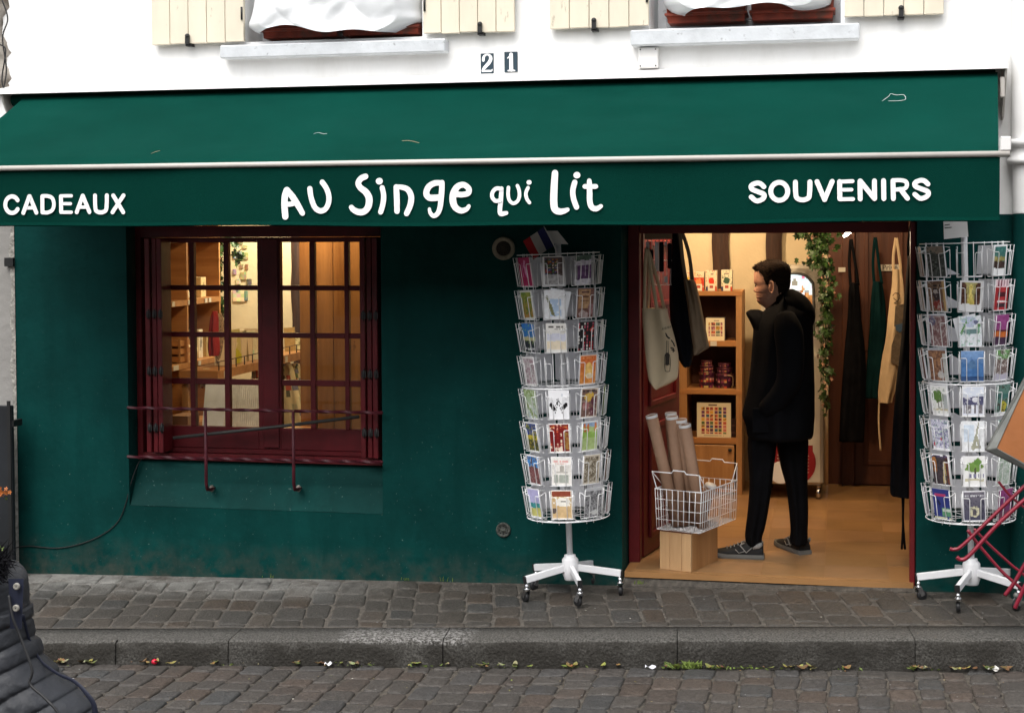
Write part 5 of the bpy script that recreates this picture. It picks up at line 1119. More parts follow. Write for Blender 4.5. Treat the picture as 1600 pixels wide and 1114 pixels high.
# stack of paper bags behind the glass
for (u0, u1, v0, nm_) in ((309, 354, 601, 'stack of white paper bags standing behind the middle left pane column'), (361, 407, 602, 'stack of cream paper bags leaning against the window post')):
    e = empty('paper_bag_stack', P((u0+u1)/2, 668, .62), nm_, 'paper bags'); mb = MB(); x0, x1 = P(u0, 640, .55).x, P(u1, 640, .55).x; zt_, zb_ = P(u0, v0, .55).z, P(u0, 672, .55).z
    n_ = 9 if u0 < 350 else 14
    for k_ in range(n_):
        x = x0+(x1-x0)*k_/n_; ww = (x1-x0)/n_
        if u0 < 350: ya_ = .50+.014*k_; mb.hexa([(x0+.005*(n_-k_), ya_, zb_), (x1-.004, ya_, zb_), (x1-.004, ya_+.008, zb_), (x0+.005*(n_-k_), ya_+.008, zb_), (x0+.005*(n_-k_)-.01, ya_+.09, zt_-.002*k_), (x1-.008, ya_+.09, zt_-.002*k_), (x1-.008, ya_+.098, zt_-.002*k_), (x0+.005*(n_-k_)-.01, ya_+.098, zt_-.002*k_)])
        else: mb.hexa([(x, .52, zb_), (x+ww*.8, .52, zb_), (x+ww*.8, .72, zb_), (x, .72, zb_), (x-.02, .61, zt_+rnd.uniform(-.006, .004)), (x-.02+ww*.8, .61, zt_), (x-.02+ww*.8, .78, zt_), (x-.02, .78, zt_)])
    under(mb.build('bags', M('grey_white_paper', (.78, .78, .76), .6, var=.1, scale=9) if u0 < 350 else M('cream_paper', (.74, .69, .60), .7, var=.15, scale=20)), e)
tb = empty('window_table', (-1.7, .6, FZ), 'low brown table just behind the shop window carrying the paper bags', 'table')
mb = MB(); mb.box(P(265, 668, .47).x, P(470, 668, .47).x, .44, .80, zb_-.03, zb_-.001); under(mb.build('table_top', m_pineH), tb)
for x in (-2.12, -1.45):
    for y in (.47, .75): mb = MB(); mb.box(x, x+.04, y, y+.03, FZ+.001, zb_-.031); under(mb.build('leg', m_pine), tb)
mb = MB(); mb.box(P(272, 655, .6).x, P(299, 655, .6).x, .55, .72, zb_, P(284, 648, .6).z); tag(mb.build('cardboard_box', m_kraft, bevel=.003), 'open brown cardboard box behind the lowest left pane', 'box')
# pine board partition behind the right sash
pb0, pb1 = P(468, 500, .80).x, P(600, 500, .80).x
pp = empty('pine_partition', (pb0, .8, FZ), 'knotty pine board partition close behind the right window sash', 'partition')
edges = [P(u, 500, .80).x for u in (468, 491, 521, 546, 575, 602)]
for a, b in zip(edges, edges[1:]): mb = MB(); mb.box(a+.0015, b-.0015, .80, .82, FZ, 2.2); under(mb.build('board', m_pineB, None, bevel=.002), pp)
# magnets on the cream wall
mg = [(372, 398, 6, 9, (60, 80, 150), 'small blue magnet on the cream wall beside the ivy'), (383, 400, 8, 10, (150, 150, 105), None), (382, 386, 7, 5, (165, 160, 120), None), (377, 416, 5, 6, (150, 130, 100), None), (385, 417, 4, 8, (140, 95, 70), None), (380, 431, 9, 12, (165, 155, 115), None), (389, 442, 7, 12, (90, 90, 85), 'dark grey hanging souvenir on the cream wall below the magnets'), (366, 399, 5, 10, (130, 140, 170), None), (367, 380, 5, 7, (120, 140, 130), None), (371, 455, 10, 4, (120, 110, 130), None), (384, 462, 5, 15, (110, 135, 120), 'green narrow souvenir on the cream wall above the greeting cards'), (372, 440, 7, 8, (190, 185, 160), None), (373, 462, 18, 18, (215, 205, 170), 'square cream print on the cream wall above the greeting cards'), (366, 425, 5, 8, (150, 130, 150), None), (376, 379, 5, 6, (110, 120, 90), None)]
for (u, v, w_, h_, c, lb) in mg:
    a, b = P(u-w_/2, v+h_/2, YB-.012), P(u+w_/2, v-h_/2, YB-.012); mb = MB(); mb.cc = S2L(c); mb.grid(lambda s, t: (a.x+(b.x-a.x)*s, YB-.012-.003*math.sin(3.1*s), a.z+(b.z-a.z)*t), 3, 3, False, lambda s, t, c=c: tuple(x*(.7+.6*rnd.random()) for x in S2L(c))); mb.box(a.x, b.x, YB-.0115, YB-.001, a.z, b.z)
    tag(mb.build('souvenir_magnet', m_print, recalc=False), lb or 'small pale souvenir magnet on the cream wall behind the ivy', 'magnet', None if lb else 'pale magnets on the cream wall')
# ivy garlands
def garland(name, Y, zones, n, lab, leaf=.022, flowers=0, stem=None, seed=2):
    e = empty(name, P(zones[0][0], zones[0][1], Y), lab, 'garland'); r_ = random.Random(seed); mb = MB(); fl_ = MB()
    tot = sum(z[4] for z in zones)
    for z in zones:
        for k_ in range(int(n*z[4]/tot)):
            u, v = r_.gauss(z[0], z[2]/2.2), z[1]+z[3]*r_.uniform(-.5, .5); c = P(u, v, Y+r_.uniform(-.07, .06))
            a = Vector([r_.gauss(0, 1) for _ in range(3)]); a.y -= .8; a.normalize(); s = leaf*r_.uniform(.6, 1.35); t = a.cross(Vector((r_.uniform(-.5, .5), 0, 1))).normalized(); b = a.cross(t)
            pts = [(0, -.9), (.75, -.55), (.5, .0), (.95, .35), (.3, .45), (0, 1.1), (-.3, .45), (-.95, .35), (-.5, 0), (-.75, -.55)]
            if r_.random() < flowers and v > z[1]-z[3]*.5+18:
                for q_ in range(5): aa = q_*1.257; fl_.face([fl_.add([c, c+(t*math.cos(aa-.5)+b*math.sin(aa-.5))*s*.5, c+(t*math.cos(aa)+b*math.sin(aa))*s*.75+a*.004, c+(t*math.cos(aa+.5)+b*math.sin(aa+.5))*s*.5])+i for i in range(4)])
            else:
                k0 = mb.add([c+a*.003]+[c+t*x*s+b*y*s+a*(-.004*abs(x)) for x, y in pts])
                for i in range(10): mb.face((k0, k0+1+i, k0+1+(i+1) % 10))
    under(mb.build('foliage', m_ivy, recalc=False), e)
    if fl_.v: under(fl_.build('flowers', m_flower, recalc=False), e)
    mb = MB(); mb.tube(crom([P(u, v, Y) for u, v in stem], 6), .004, 5); under(mb.build('vine', m_beam), e); return e
garland('ivy_garland', 2.75, [(344, 380, 9, 40, 2), (343, 415, 8, 60, 3), (342, 460, 7, 55, 2), (366, 372, 14, 26, 2), (371, 402, 9, 24, 1.2), (345, 480, 6, 30, 1)], 190, 'dark ivy garland hanging against the bright cream wall behind the window', .028, .12, [(346, 340), (344, 400), (343, 450), (345, 485)])
garland('ivy_garland', 2.15, [(1275, 365, 30, 26, 5), (1254, 362, 14, 16, 1.5), (1280, 395, 26, 45, 6), (1272, 408, 14, 20, 1.5), (1292, 440, 16, 60, 4), (1291, 490, 13, 70, 4), (1290, 550, 13, 70, 3.5), (1290, 600, 9, 55, 1.6), (1291, 632, 5, 34, .7)], 540, 'long ivy garland with pink flowers trailing down beside the cream machine', .024, .16, [(1262, 345), (1283, 400), (1290, 480), (1290, 560), (1291, 645)], 5)
mb = MB(); mb.tube([P(1291, 560, 2.25), P(1291, 756, 2.6)], .014, 10); e = mb.build('cream_pole', m_creamw); tag(e, 'thin cream pole under the trailing ivy beside the machine', 'pole')

# ================================================================== GOODS SEEN THROUGH THE DOOR
SY1 = 2.45
sx = [P(u, 600, SY1).x for u in (1062, 1073, 1150, 1159)]
zz = lambda v: P(1110, v, SY1).z
sh = empty('shop_shelf', (sx[1], SY1, FZ), 'open orange pine shelf unit with a cupboard below, behind the hanging bags', 'shelf')
def SH(mb, n, mat, **k): return under(mb.build(n, mat, None, **k), sh)
for a, b in ((sx[0], sx[1]), (sx[2], sx[3])): mb = MB(); mb.box(a, b, SY1+.002, SY1+.38, FZ, zz(462)); SH(mb, 'side_panel', m_pine)
mb = MB(); mb.box(sx[1], sx[2], SY1+.36, SY1+.38, FZ+.02, zz(462)); SH(mb, 'back_panel', m_brown)
for i, (a, b) in enumerate(((455, 462), (533, 541), (608, 616), (684, 693), (762, 768))):
    mb = MB(); lo_, hi_ = (sx[0], sx[3]) if i in (0, 2) else (sx[1], sx[2]); mb.box(lo_-.001, hi_+.001, SY1-.001, SY1+.36, zz(b), zz(a)); SH(mb, 'shelf_board', m_pineH)
mb = MB(); mb.box(sx[1]+.004, sx[2]-.012, SY1-.004, SY1+.014, zz(760), zz(695)); d_ = SH(mb, 'cupboard_door', m_pine, bevel=.003)
mb = MB(); mb.ball((sx[2]-.04, SY1-.014, zz(702)), .013, 8); kq = mb.build('knob', m_black); kq.parent = d_
mb = MB(); mb.box(P(1110, 540, SY1).x, P(1120, 540, SY1).x, SY1-.005, SY1-.0015, zz(540.5), zz(533)); SH(mb, 'price_tag', m_tin)
# boxes on top
def artbox(nm, u0, u1, v0, v1, Y, dp_, layers, lab, cat, grp=None, nu=16, nv=20, side=(190, 180, 160), seed=0, zb=None):
    a, b = P(u0, v1, Y), P(u1, v0, Y); z0_ = zb if zb is not None else a.z; h_ = b.z-z0_; w_ = b.x-a.x
    mb = MB(); mb.grid(lambda u, v: (-w_/2+w_*u, 0, h_*v), nu, nv, False, art(layers, seed)); mb.cc = S2L(side)
    k = mb.add([(-w_/2, 0, 0), (w_/2, 0, 0), (w_/2, dp_, 0), (-w_/2, dp_, 0), (-w_/2, 0, h_), (w_/2, 0, h_), (w_/2, dp_, h_), (-w_/2, dp_, h_)])
    for q in ((0, 3, 2, 1), (4, 5, 6, 7), (1, 2, 6, 5), (2, 3, 7, 6), (3, 0, 4, 7)): mb.face([k+i for i in q])
    o = mb.build(nm, m_print, recalc=False); o.location = ((a.x+b.x)/2, Y, z0_); tag(o, lab, cat, grp); return o
CR = (236, 224, 190)
ztop = zz(455)+.0015
for (u0, u1, v0, c1_b, mot_, lb) in ((1063, 1077, 424, (230, 190, 60), (200, 60, 40), 'yellow and red gift box half hidden behind a bag on the shelf top'), (1083, 1100, 425, (205, 60, 35), (235, 150, 90), 'orange red patterned gift box on the shelf top'), (1103, 1120, 423, CR, (215, 60, 30), 'cream gift box with a bright orange spot on the shelf top'), (1127, 1144, 422, CR, (60, 90, 70), 'cream gift box with a dark green pattern, nearest the man')):
    artbox('gift_box', u0, u1, v0, 455, SY1+.02, .09, [('bg', CR), ('band', .30, .78, c1_b), ('blob', .5, .52, .26, .16, mot_), ('mot', mot_, 8, .62), ('band', .78, 1, (200, 70, 40)), ('rect', 0, .78, .2, 1, (60, 70, 110)), ('txt', .14, .19, .3, .7, (120, 100, 90), 9)], lb, 'gift box', 'gift boxes on the shelf top', zb=ztop, seed=int(u0))
    artbox('price_card', u0+3, u0+14, 444, 455, SY1-.0, .004, [('bg', (240, 232, 205)), ('blob', .5, .4, .2, .2, (190, 80, 60))], 'small price card standing before the gift boxes on the shelf top', 'price card', 'price cards before the gift boxes', 4, 5, zb=ztop, seed=3)
P9 = [(200, 90, 60), (90, 110, 60), (225, 170, 60), (120, 60, 110), (60, 100, 130), (210, 120, 110), (150, 40, 50), (230, 120, 40)]
artbox('tin_box', 1103, 1132, 497, 533, SY1+.03, .12, [('bg', (240, 230, 195)), ('check', [(170, 110, 100), (205, 110, 80), (120, 130, 110), (200, 150, 60), (190, 120, 130)], 3.9, 5.6, (235, 225, 190), .13, .2, .9, .8), ('txt', .09, .13, .3, .7, (130, 100, 90), 9)], 'square white tin printed with nine little pictures', 'tin', None, 28, 30, zb=zz(533)+.0015, seed=8, side=(120, 110, 110))
artbox('framed_print', 1089, 1142, 630, 684, SY1+.02, .02, [('bg', (232, 222, 190)), ('check', P9, 8, 9.5, (235, 215, 170), .12, .12, .88, .9), ('txt', .04, .08, .35, .6, (110, 90, 80), 12), ('txt', .93, .95, .2, .8, (160, 150, 130), 20)], 'large white poster of many small colourful squares on the lowest shelf', 'poster', None, 44, 48, zb=zz(684)+.0015, seed=12)
artbox('dark_tin', 1143, 1149, 655, 684, SY1+.06, .1, [('bg', (60, 35, 30)), ('band', .3, .36, (100, 70, 60)), ('band', .7, .76, (100, 70, 60))], 'dark tins squeezed in beside the large colourful poster', 'tin', None, 4, 10, zb=zz(684)+.0015, side=(40, 25, 20))
for (u0, u1, vt, lb) in ((1092, 1116, 565, 'taller stack of round dark purple patterned tins'), (1118, 1146, 569, 'shorter stack of round purple patterned tins with a pale cord')):
    a = P((u0+u1)/2, 608, SY1+.12); rr = (P(u1, 608, SY1).x-P(u0, 608, SY1).x)/2; z0_ = zz(608)+.0015; H_ = zz(vt)-z0_
    e = empty('tin_stack', (a.x, SY1+.13, z0_), lb, 'tins', 'purple tins on the third shelf')
    f_ = art([('bg', (55, 18, 45)), ('dots', [(220, 170, 160), (190, 80, 60), (210, 190, 120), (120, 90, 60), (150, 70, 110)], 14, 6, .3), ('mot', (130, 60, 90), 14, .6)], int(u0))
    for (h0, h1, rf, nm_) in ((0, .56, 1.0, 'tin_body'), (.565, .80, .86, 'tin_body'), (.805, .99, .72, 'tin_body')):
        mb = MB(); r_ = rr*rf
        mb.grid(lambda u, v: (r_*math.sin(2*math.pi*u), -r_*math.cos(2*math.pi*u), H_*(h0+(h1-h0)*v)), 40, 8, False, f_)
        k = mb.add([(r_*1.02*math.sin(2*math.pi*i/20), -r_*1.02*math.cos(2*math.pi*i/20), H_*h1) for i in range(20)]); mb.face([k+i for i in range(20)], False, S2L((90, 40, 60)))
        mb.build(nm_, m_print, e, recalc=False)
        mb = MB(); mb.tube([(r_*1.02*math.sin(2*math.pi*i/20), -r_*1.02*math.cos(2*math.pi*i/20), H_*h1-.004) for i in range(20)], .003, 5, closed=True); mb.build('rim', M('rose_metal', (.25, .09, .13), .3, metal=.6), e)
    if u0 > 1110: mb = MB(); mb.tube(crom([(rr*.4, -rr*1.02, H_*.52), (rr*.95, -rr*.75, H_*.45), (rr*.99, -rr*.55, .01)], 6), .003, 5); mb.build('cord', m_tote, e)
# souvenir machine
MY = 2.35; mx0, mx1 = P(1189, 600, MY).x, P(1286, 600, MY).x; zm = lambda v: P(1240, v, MY).z
mc = empty('souvenir_machine', ((mx0+mx1)/2, MY, FZ), 'cream coin souvenir machine on castors with an arched lit picture, behind the man', 'machine')
mb = MB(); mb.box(mx0, mx1, MY, MY+.48, FZ+.10, zm(415)); under(mb.build('cabinet', m_mach, None, bevel=.02), mc)
sp = lambda u, v: (P(u, v, MY-.004).x, P(u, v, MY-.004).z)
AR = [(1213, 524), (1213, 450), (1216, 438), (1224, 430), (1240, 427), (1257, 430), (1267, 439), (1271, 452), (1271, 524)]
mb = MB(); mb.tube(crom([(*sp(u, v)[:1], MY-.004, sp(u, v)[1]) for u, v in AR], 3), .010, 8); under(mb.build('screen_bezel', m_galv), mc)
A_ = art([('grad', (190, 215, 225), (215, 215, 195)), ('band', .30, .45, (170, 120, 70)), ('band', .45, 1, (70, 40, 60)), ('fig', [(.5, .35, .68, .28, .06), (.68, .28, .95, .42, .05)], (150, 95, 50)), ('dots', [(210, 120, 150), (220, 220, 230), (190, 140, 90)], 9, 12, .45), ('txt', .22, .26, .1, .9, (150, 150, 150), 18), ('dome', .5, .12, .06, .05, (120, 120, 110))], 4)
x0, x1, z0_, z1_ = sp(1213, 0)[0], sp(1271, 0)[0], sp(0, 524)[1], sp(0, 427)[1]
mb = MB(); N = 26
def arcin(u, v):
    vv = (1-v)*97; t = abs(u-.5)*2
    return vv > 26*(1-math.sqrt(max(0, 1-t*t)))-.5
for j in range(30):
    for i in range(N):
        if arcin((i+.5)/N, (j+.5)/30): 
            k = mb.add([(x0+(x1-x0)*(i+a)/N, MY-.006, z0_+(z1_-z0_)*(j+b)/30) for a, b in ((0, 0), (1, 0), (1, 1), (0, 1))]); mb.face((k, k+1, k+2, k+3), False, A_((i+.5)/N, (j+.5)/30))
scr = mb.build('lit_picture', m_print, recalc=False); under(scr, mc)
sm = m_print.copy(); sm.name = 'backlit_print'; b_ = sm.node_tree.nodes['Principled BSDF']; sm.node_tree.links.new(b_.inputs['Base Color'].links[0].from_socket, b_.inputs['Emission Color']); b_.inputs['Emission Strength'].default_value = .55; scr.data.materials[0] = sm
m_rd = M('machine_red', (.22, .008, .012), .45)
mb = MB(); q = P(1230, 712, MY-.003); mb.lathe([(.155, -.003), (.155, -.001)], (P(1238, 722, MY).x, MY, P(1238, 722, MY).z), 'y', 36); under(mb.build('red_disc', m_rd), mc)
mb = MB(); mb.box(P(1205, 690, MY).x, P(1270, 690, MY).x, MY-.0015, MY-.0005, zm(706), zm(695)); under(mb.build('red_band', m_rd), mc)
mb = MB()
for k_ in range(6): z_ = zm(712)-.022*k_; mb.box(P(1214, 700, MY).x, P(1264, 700, MY).x, MY-.0042, MY-.0032, z_, z_+.003)
under(mb.build('grille_lines', m_mach), mc)
mb = MB(); mb.lathe([(.075, -.0052), (.075, -.0034)], (P(1220, 738, MY).x, MY, P(1220, 738, MY).z), 'y', 24); under(mb.build('white_disc', m_letter), mc)
for x_ in (mx0+.05, mx1-.03):
    for y_ in (MY+.05, MY+.42): mb = MB(); mb.lathe([(.01, -.014), (.036, -.014), (.040, 0), (.036, .014), (.01, .014)], (x_, y_, FZ+.042), 'x', 16); mb.tube([(x_, y_, FZ+.06), (x_, y_, FZ+.115)], .014, 8); under(mb.build('caster', m_chrome), mc)

# ------------------------------------------------------------------ bags hanging by the door
HB = [('bg', (205, 196, 172)), ('noise', 8, 5), ('txt', .70, .725, .48, .86, (130, 120, 105), 26), ('fig', [(.68, .80, .68, .935, .085)], (95, 90, 78)), ('rect', .615, .80, .745, .93, (150, 145, 125)), ('fig', [(.68, .55, .68, .78, .028)], (165, 135, 115)), ('fig', [(.83, .50, .90, .56, .02), (.83, .60, .92, .70, .03), (.86, .56, .84, .66, .015), (.64, .44, .70, .52, .018)], (70, 65, 60))]
def hang(name, rows, Y, lab, straps, mat, thick=.03, layers=None, seed=1, cat='tote bag', grp=None, fold=.012, tie=None, strapw=.010, nf=5, n=40):
    e = empty(name, P(rows[0][1], rows[0][0], Y), lab, cat, grp); mb = loft(rows, Y, thick, n, fold, nf, seed, K=6)
    mt_ = mat
    if layers:
        a = art(layers, seed); xs_ = [v[0] for v in mb.v]; zs_ = [v[2] for v in mb.v]; x0, x1, z0, z1 = min(xs_), max(xs_), min(zs_), max(zs_); mt_ = m_print
        mb.c = [a((sum(mb.v[i][0] for i in f)/len(f)-x0)/(x1-x0), (sum(mb.v[i][2] for i in f)/len(f)-z0)/(z1-z0)) for f in mb.f]
    under(mb.build('cloth', mt_), e)
    for s in straps:
        mb = MB(); pts = crom([P(u, v, Y+dy) for u, v, dy in s], 6); ax = Vector((0, 1, 0)); mb.tube(pts, strapw, 8, flat=(ax, .3)); under(mb.build('strap', mat), e)
    for s in (tie or []):
        mb = MB(); mb.tube(crom([P(u, v, Y+dy) for u, v, dy in s], 6), .007, 6, flat=(Vector((0, 1, 0)), .4)); under(mb.build('tie', mat), e)
    return e
BY = .275
tote = hang('tote_bag', [(482, 1003, 1043), (490, 1003.5, 1044), (505, 1004, 1048), (530, 1006, 1055), (555, 1008, 1060), (580, 1011, 1060), (592, 1013, 1057), (600, 1017, 1045), (605, 1021, 1034), (608, 1025, 1028)], BY, 'natural cotton tote bag printed with a wine bottle, nearest the door frame',
     [[(1010, 388, 0), (1008, 420, -.02), (1007, 486, -.02)], [(1011, 388, 0), (1018, 430, -.02), (1027, 486, -.02)], [(1011, 388, .01), (1014, 440, .02), (1012, 484, .02)], [(1012, 390, .01), (1028, 440, .02), (1038, 484, .02)]], m_tote, .035, None, 3, nf=3)
# the print on the bag: a bottle and small figures, drawn as thin raised ink
yb_ = BY-.047
mb = MB(); NP = lambda x, y, off: P(985+x/3.711, 340+y/3.711, yb_-off)
ink = M('brown_ink', (.05, .04, .032), .8, var=.1)
for pts in ([(202, 890), (197, 840), (200, 800), (208, 780), (210, 715)], [(228, 890), (232, 840), (228, 800), (220, 780), (218, 715)], [(202, 890), (215, 893), (228, 890)], [(200, 850), (214, 853), (229, 850)]): stroke(mb, pts, 3.2, ptf=NP, flat=.0004)
stroke(mb, [(214, 795), (214, 845)], 24, ptf=NP, flat=.0004)
for pts in ([(238, 712), (250, 730), (255, 745)], [(235, 755), (250, 760), (248, 778)], [(240, 765), (255, 772)], [(205, 672), (215, 690), (228, 700)], [(208, 685), (222, 700)]): stroke(mb, pts, 7, ptf=NP, flat=.0004)
for k_ in range(6): stroke(mb, [(184+k_*9, 652-k_*2.5), (187+k_*9, 640-k_*2.5)], 3, ptf=NP, flat=.0004)
under(mb.build('printed_bottle', ink), tote)
hang('tote_bag', [(362, 1050, 1062), (400, 1048, 1068), (440, 1046, 1074), (480, 1046, 1080), (530, 1050, 1084), (560, 1060, 1082), (573, 1068, 1078)], BY+.10, 'long black cloth bag hanging between the two pale tote bags', [[(1056, 340, 0), (1056, 370, 0)]], m_navy, .05, None, 5)
hang('tote_bag', [(437, 1068, 1084), (445, 1069, 1088), (470, 1073, 1094), (500, 1077, 1100), (530, 1081, 1106), (542, 1083, 1108), (548, 1083, 1100), (554, 1084, 1091)], BY+.02, 'taupe cotton tote bag hanging edge on in front of the pine shelf', [[(1062, 352, 0), (1066, 400, 0), (1072, 440, 0)], [(1062, 352, 0), (1076, 395, 0), (1082, 440, 0)]], m_taupe, .05, None, 7)
# wire display with small items above the bags
dsp = empty('hanging_display', P(1030, 380, .33), 'wire hanging display of small black and white items at the top of the open door', 'display')
mb = MB()
for u in range(1012, 1052, 6): mb.tube([P(u, 372, .33), P(u, 446, .33)], .0022, 5)
for v in (374, 408, 446): mb.tube([P(1009, v, .33), P(1052, v-1, .33)], .0025, 5)
under(mb.build('wire_grid', m_wire), dsp)
for (u0, u1, v0, v1) in ((1009, 1014, 378, 388), (1023, 1029, 378, 424), (1038, 1042, 378, 384), (1025, 1030, 434, 440), (1038, 1043, 432, 442)):
    mb = MB(); a, b = P(u0, v1, .315), P(u1, v0, .315); mb.box(a.x, b.x, .315, .325, a.z, b.z); under(mb.build('white_tag', m_paper), dsp)
for (u0, u1, v0, v1) in ((1030, 1037, 378, 425), (1014, 1021, 390, 430), (1043, 1049, 380, 420)):
    mb = MB(); a, b = P(u0, v1, .31), P(u1, v0, .31); mb.box(a.x, b.x, .31, .322, a.z, b.z); under(mb.build('dark_pouch', m_navy, bevel=.005), dsp)
mb = MB(); a, b = P(1007, 374, .31), P(1050, 352, .31); mb.box(a.x, b.x, .31, .32, a.z, b.z); under(mb.build('header_card', m_taupe), dsp)
# ------------------------------------------------------------------ aprons
AYp = 2.72
def lean_print(): pass
hang('apron', [(442, 1328, 1341), (455, 1326, 1343), (480, 1325, 1344), (500, 1324, 1346), (540, 1320, 1351), (580, 1317, 1353), (640, 1313, 1352), (690, 1311, 1350)], AYp, 'long black apron hanging first beside the ivy', [[(1329, 374, 0), (1327, 410, 0), (1329, 446, 0)], [(1330, 374, 0), (1336, 410, 0), (1341, 446, 0)]], m_black2, .04, None, 11, 'apron', 'aprons hanging on the brown wall', .015, nf=4)
hang('apron', [(440, 1364, 1378), (455, 1362, 1381), (480, 1360, 1384), (520, 1358, 1385), (570, 1354, 1380), (600, 1353, 1375), (622, 1352, 1374)], AYp, 'dark teal apron hanging beside the ochre apron', [[(1367, 371, 0), (1364, 410, 0), (1366, 444, 0)], [(1368, 371, 0), (1373, 410, 0), (1378, 444, 0)]], m_tealc, .035, None, 13, 'apron', 'aprons hanging on the brown wall', .012, nf=4)
ap = hang('apron', [(421, 1395, 1409), (432, 1394, 1411), (450, 1393, 1413), (470, 1390, 1414), (500, 1387, 1414), (535, 1383, 1412), (560, 1378, 1409), (600, 1373, 1402), (620, 1372, 1396), (629, 1373, 1394)], AYp-.25, 'ochre cotton apron with a grey photograph print, between teal and black aprons', [[(1400, 372, 0), (1396, 400, 0), (1396, 425, 0)], [(1401, 372, 0), (1405, 400, 0), (1408, 425, 0)]], m_ochre, .035, None, 17, 'apron', 'aprons hanging on the brown wall', .012, [[(1374, 626, 0), (1373, 660, 0), (1376, 704, 0)]], nf=4)
yp = AYp-.25-.052
mb = MB(); NP2 = lambda x, y, off: P(x, y, yp-off)
mb.prism([(1399, 478), (1417, 474), (1415, 520), (1404, 512), (1397, 510)], lambda x, y: P(x, y, yp), lambda x, y: P(x, y, yp+.004)); mb.prism([(1399, 522), (1411, 520), (1405, 572), (1392, 566), (1393, 540)], lambda x, y: P(x, y, yp), lambda x, y: P(x, y, yp+.004)); under(mb.build('printed_patch', M('grey_brown_print', (.10, .075, .05), .9, var=.4, scale=30)), ap)
mb = MB(); mb.prism([(1399, 508), (1410, 505), (1412, 514), (1406, 520), (1400, 516)], lambda x, y: P(x, y, yp-.003), lambda x, y: P(x, y, yp-.001)); under(mb.build('blue_patch', M('blue_print', (.035, .07, .12), .9)), ap)
mb = MB(); [stroke(mb, p, 1.1, ptf=NP2, flat=.0004) for p in ([(1395, 462), (1399, 458), (1405, 460), (1404, 468), (1397, 474)], [(1396, 466), (1402, 470), (1406, 466)], [(1398, 474), (1403, 476)])]; under(mb.build('drawing', ink), ap)
hang('apron', [(400, 1418, 1428), (440, 1415, 1428), (480, 1412, 1429), (520, 1409, 1430), (560, 1405, 1430), (600, 1400, 1430), (650, 1396, 1430), (700, 1393, 1430), (750, 1391, 1430), (770, 1391, 1429), (776, 1395, 1428)], .60, 'large black apron just inside the door jamb, its ties almost reaching the floor', [[(1424, 352, 0), (1420, 380, 0), (1420, 404, 0)]], m_black2, .04, None, 19, 'apron', 'aprons hanging on the brown wall', .02, [[(1410, 772, 0), (1411, 815, 0), (1409, 858, 0)], [(1412, 772, 0), (1411, 815, .01), (1414, 858, .01)], [(1424, 772, 0), (1422, 820, 0), (1423, 870, 0)]], nf=4)

# ------------------------------------------------------------------ basket of tubes on a wooden box
bx0, bz0 = P(1055, 892, .10), FZ
bxl, bxr = P(1028, 860, .07).x, P(1082, 860, .07).x; bw_ = bxr-bxl; ztopb = P(1055, 832, .08).z
rt = R(-20)
wb = empty('wooden_box', ((bxl+bxr)/2-.0, .07, FZ+.001), 'upended pale pine box carrying the wire basket in the doorway', 'box', rot=(0, 0, rt))
def rel(x, y, z): return Vector((x, y, z))
H_ = ztopb-FZ
mb = MB()
for a, b in ((0, .32), (.325, .70), (.705, 1)): mb.box(-bw_/2+bw_*a, -bw_/2+bw_*b, 0, .018, 0, H_)
mb.build('front_board', m_box, wb, bevel=.002)
mb = MB(); mb.box(bw_/2-.018, bw_/2, .0185, .34, 0, H_); mb.box(-bw_/2, -bw_/2+.018, .0185, .34, 0, H_); mb.build('side_board', m_pine, wb, bevel=.002)
mb = MB(); mb.box(-bw_/2+.002, bw_/2-.002, .001, .339, H_+.001, H_+.014); mb.build('top_board', m_brown, wb)
bk = empty('wire_basket', (P(1060, 828, .05).x, .035, ztopb+.018), 'white wire basket full of cardboard tubes on the wooden box', 'basket', rot=(0, 0, rt))
BWd, BDp, BHt = .27, .46, P(1060, 765, .05).z-P(1060, 828, .05).z
mb = MB(); r = .0019
for z in (0, BHt*.25, BHt*.5, BHt*.75):
    k_ = .93+.07*z/BHt; mb.tube([(-BWd/2*k_, 0, z), (BWd/2*k_, 0, z), (BWd/2*k_, BDp, z), (-BWd/2*k_, BDp, z)], r, 5, closed=True, smooth=False)
mb.build('horizontal_wires', m_wire, bk)
mb = MB()
for i in range(9):
    t = -1+2*i/8
    for y in (0, BDp): mb.tube([(BWd/2*t*.93, y, 0), (BWd/2*t, y, BHt)], r, 5)
for i in range(1, 16):
    y = BDp*i/16
    for s in (-1, 1): mb.tube([(BWd/2*s*.93, y, 0), (BWd/2*s, y, BHt)], r, 5)
    mb.tube([(-BWd/2*.93, y, 0), (BWd/2*.93, y, 0)], r, 5)
mb.build('upright_wires', m_wire, bk)
mb = MB(); mb.tube([(-BWd/2, 0, BHt), (BWd/2, 0, BHt), (BWd/2, BDp, BHt), (-BWd/2, BDp, BHt)], .0036, 7, closed=True, smooth=False); mb.build('rim', m_wire, bk)
for y, s in ((0, -1), (BDp, 1)):
    mb = MB(); hz = .092; yy = y+s*.012
    mb.tube([(-BWd/2+.01, y, BHt), (-BWd/2-.012, yy, BHt+hz), (-BWd*.12, yy, BHt+hz), (-BWd*.08, yy, BHt+hz+.014), (BWd*.16, yy, BHt+hz+.014), (BWd*.20, yy, BHt+hz), (BWd/2-.006, yy, BHt+hz), (BWd/2-.002, y, BHt)], .0034, 6, smooth=False)
    mb.tube([(-BWd/2-.012, yy, BHt+hz), (-BWd/2+.02, y-s*.07, BHt)], .003, 6); mb.tube([(BWd/2-.006, yy, BHt+hz), (BWd/2, y-s*.07, BHt)], .003, 6); mb.build('handle', m_wire, bk)
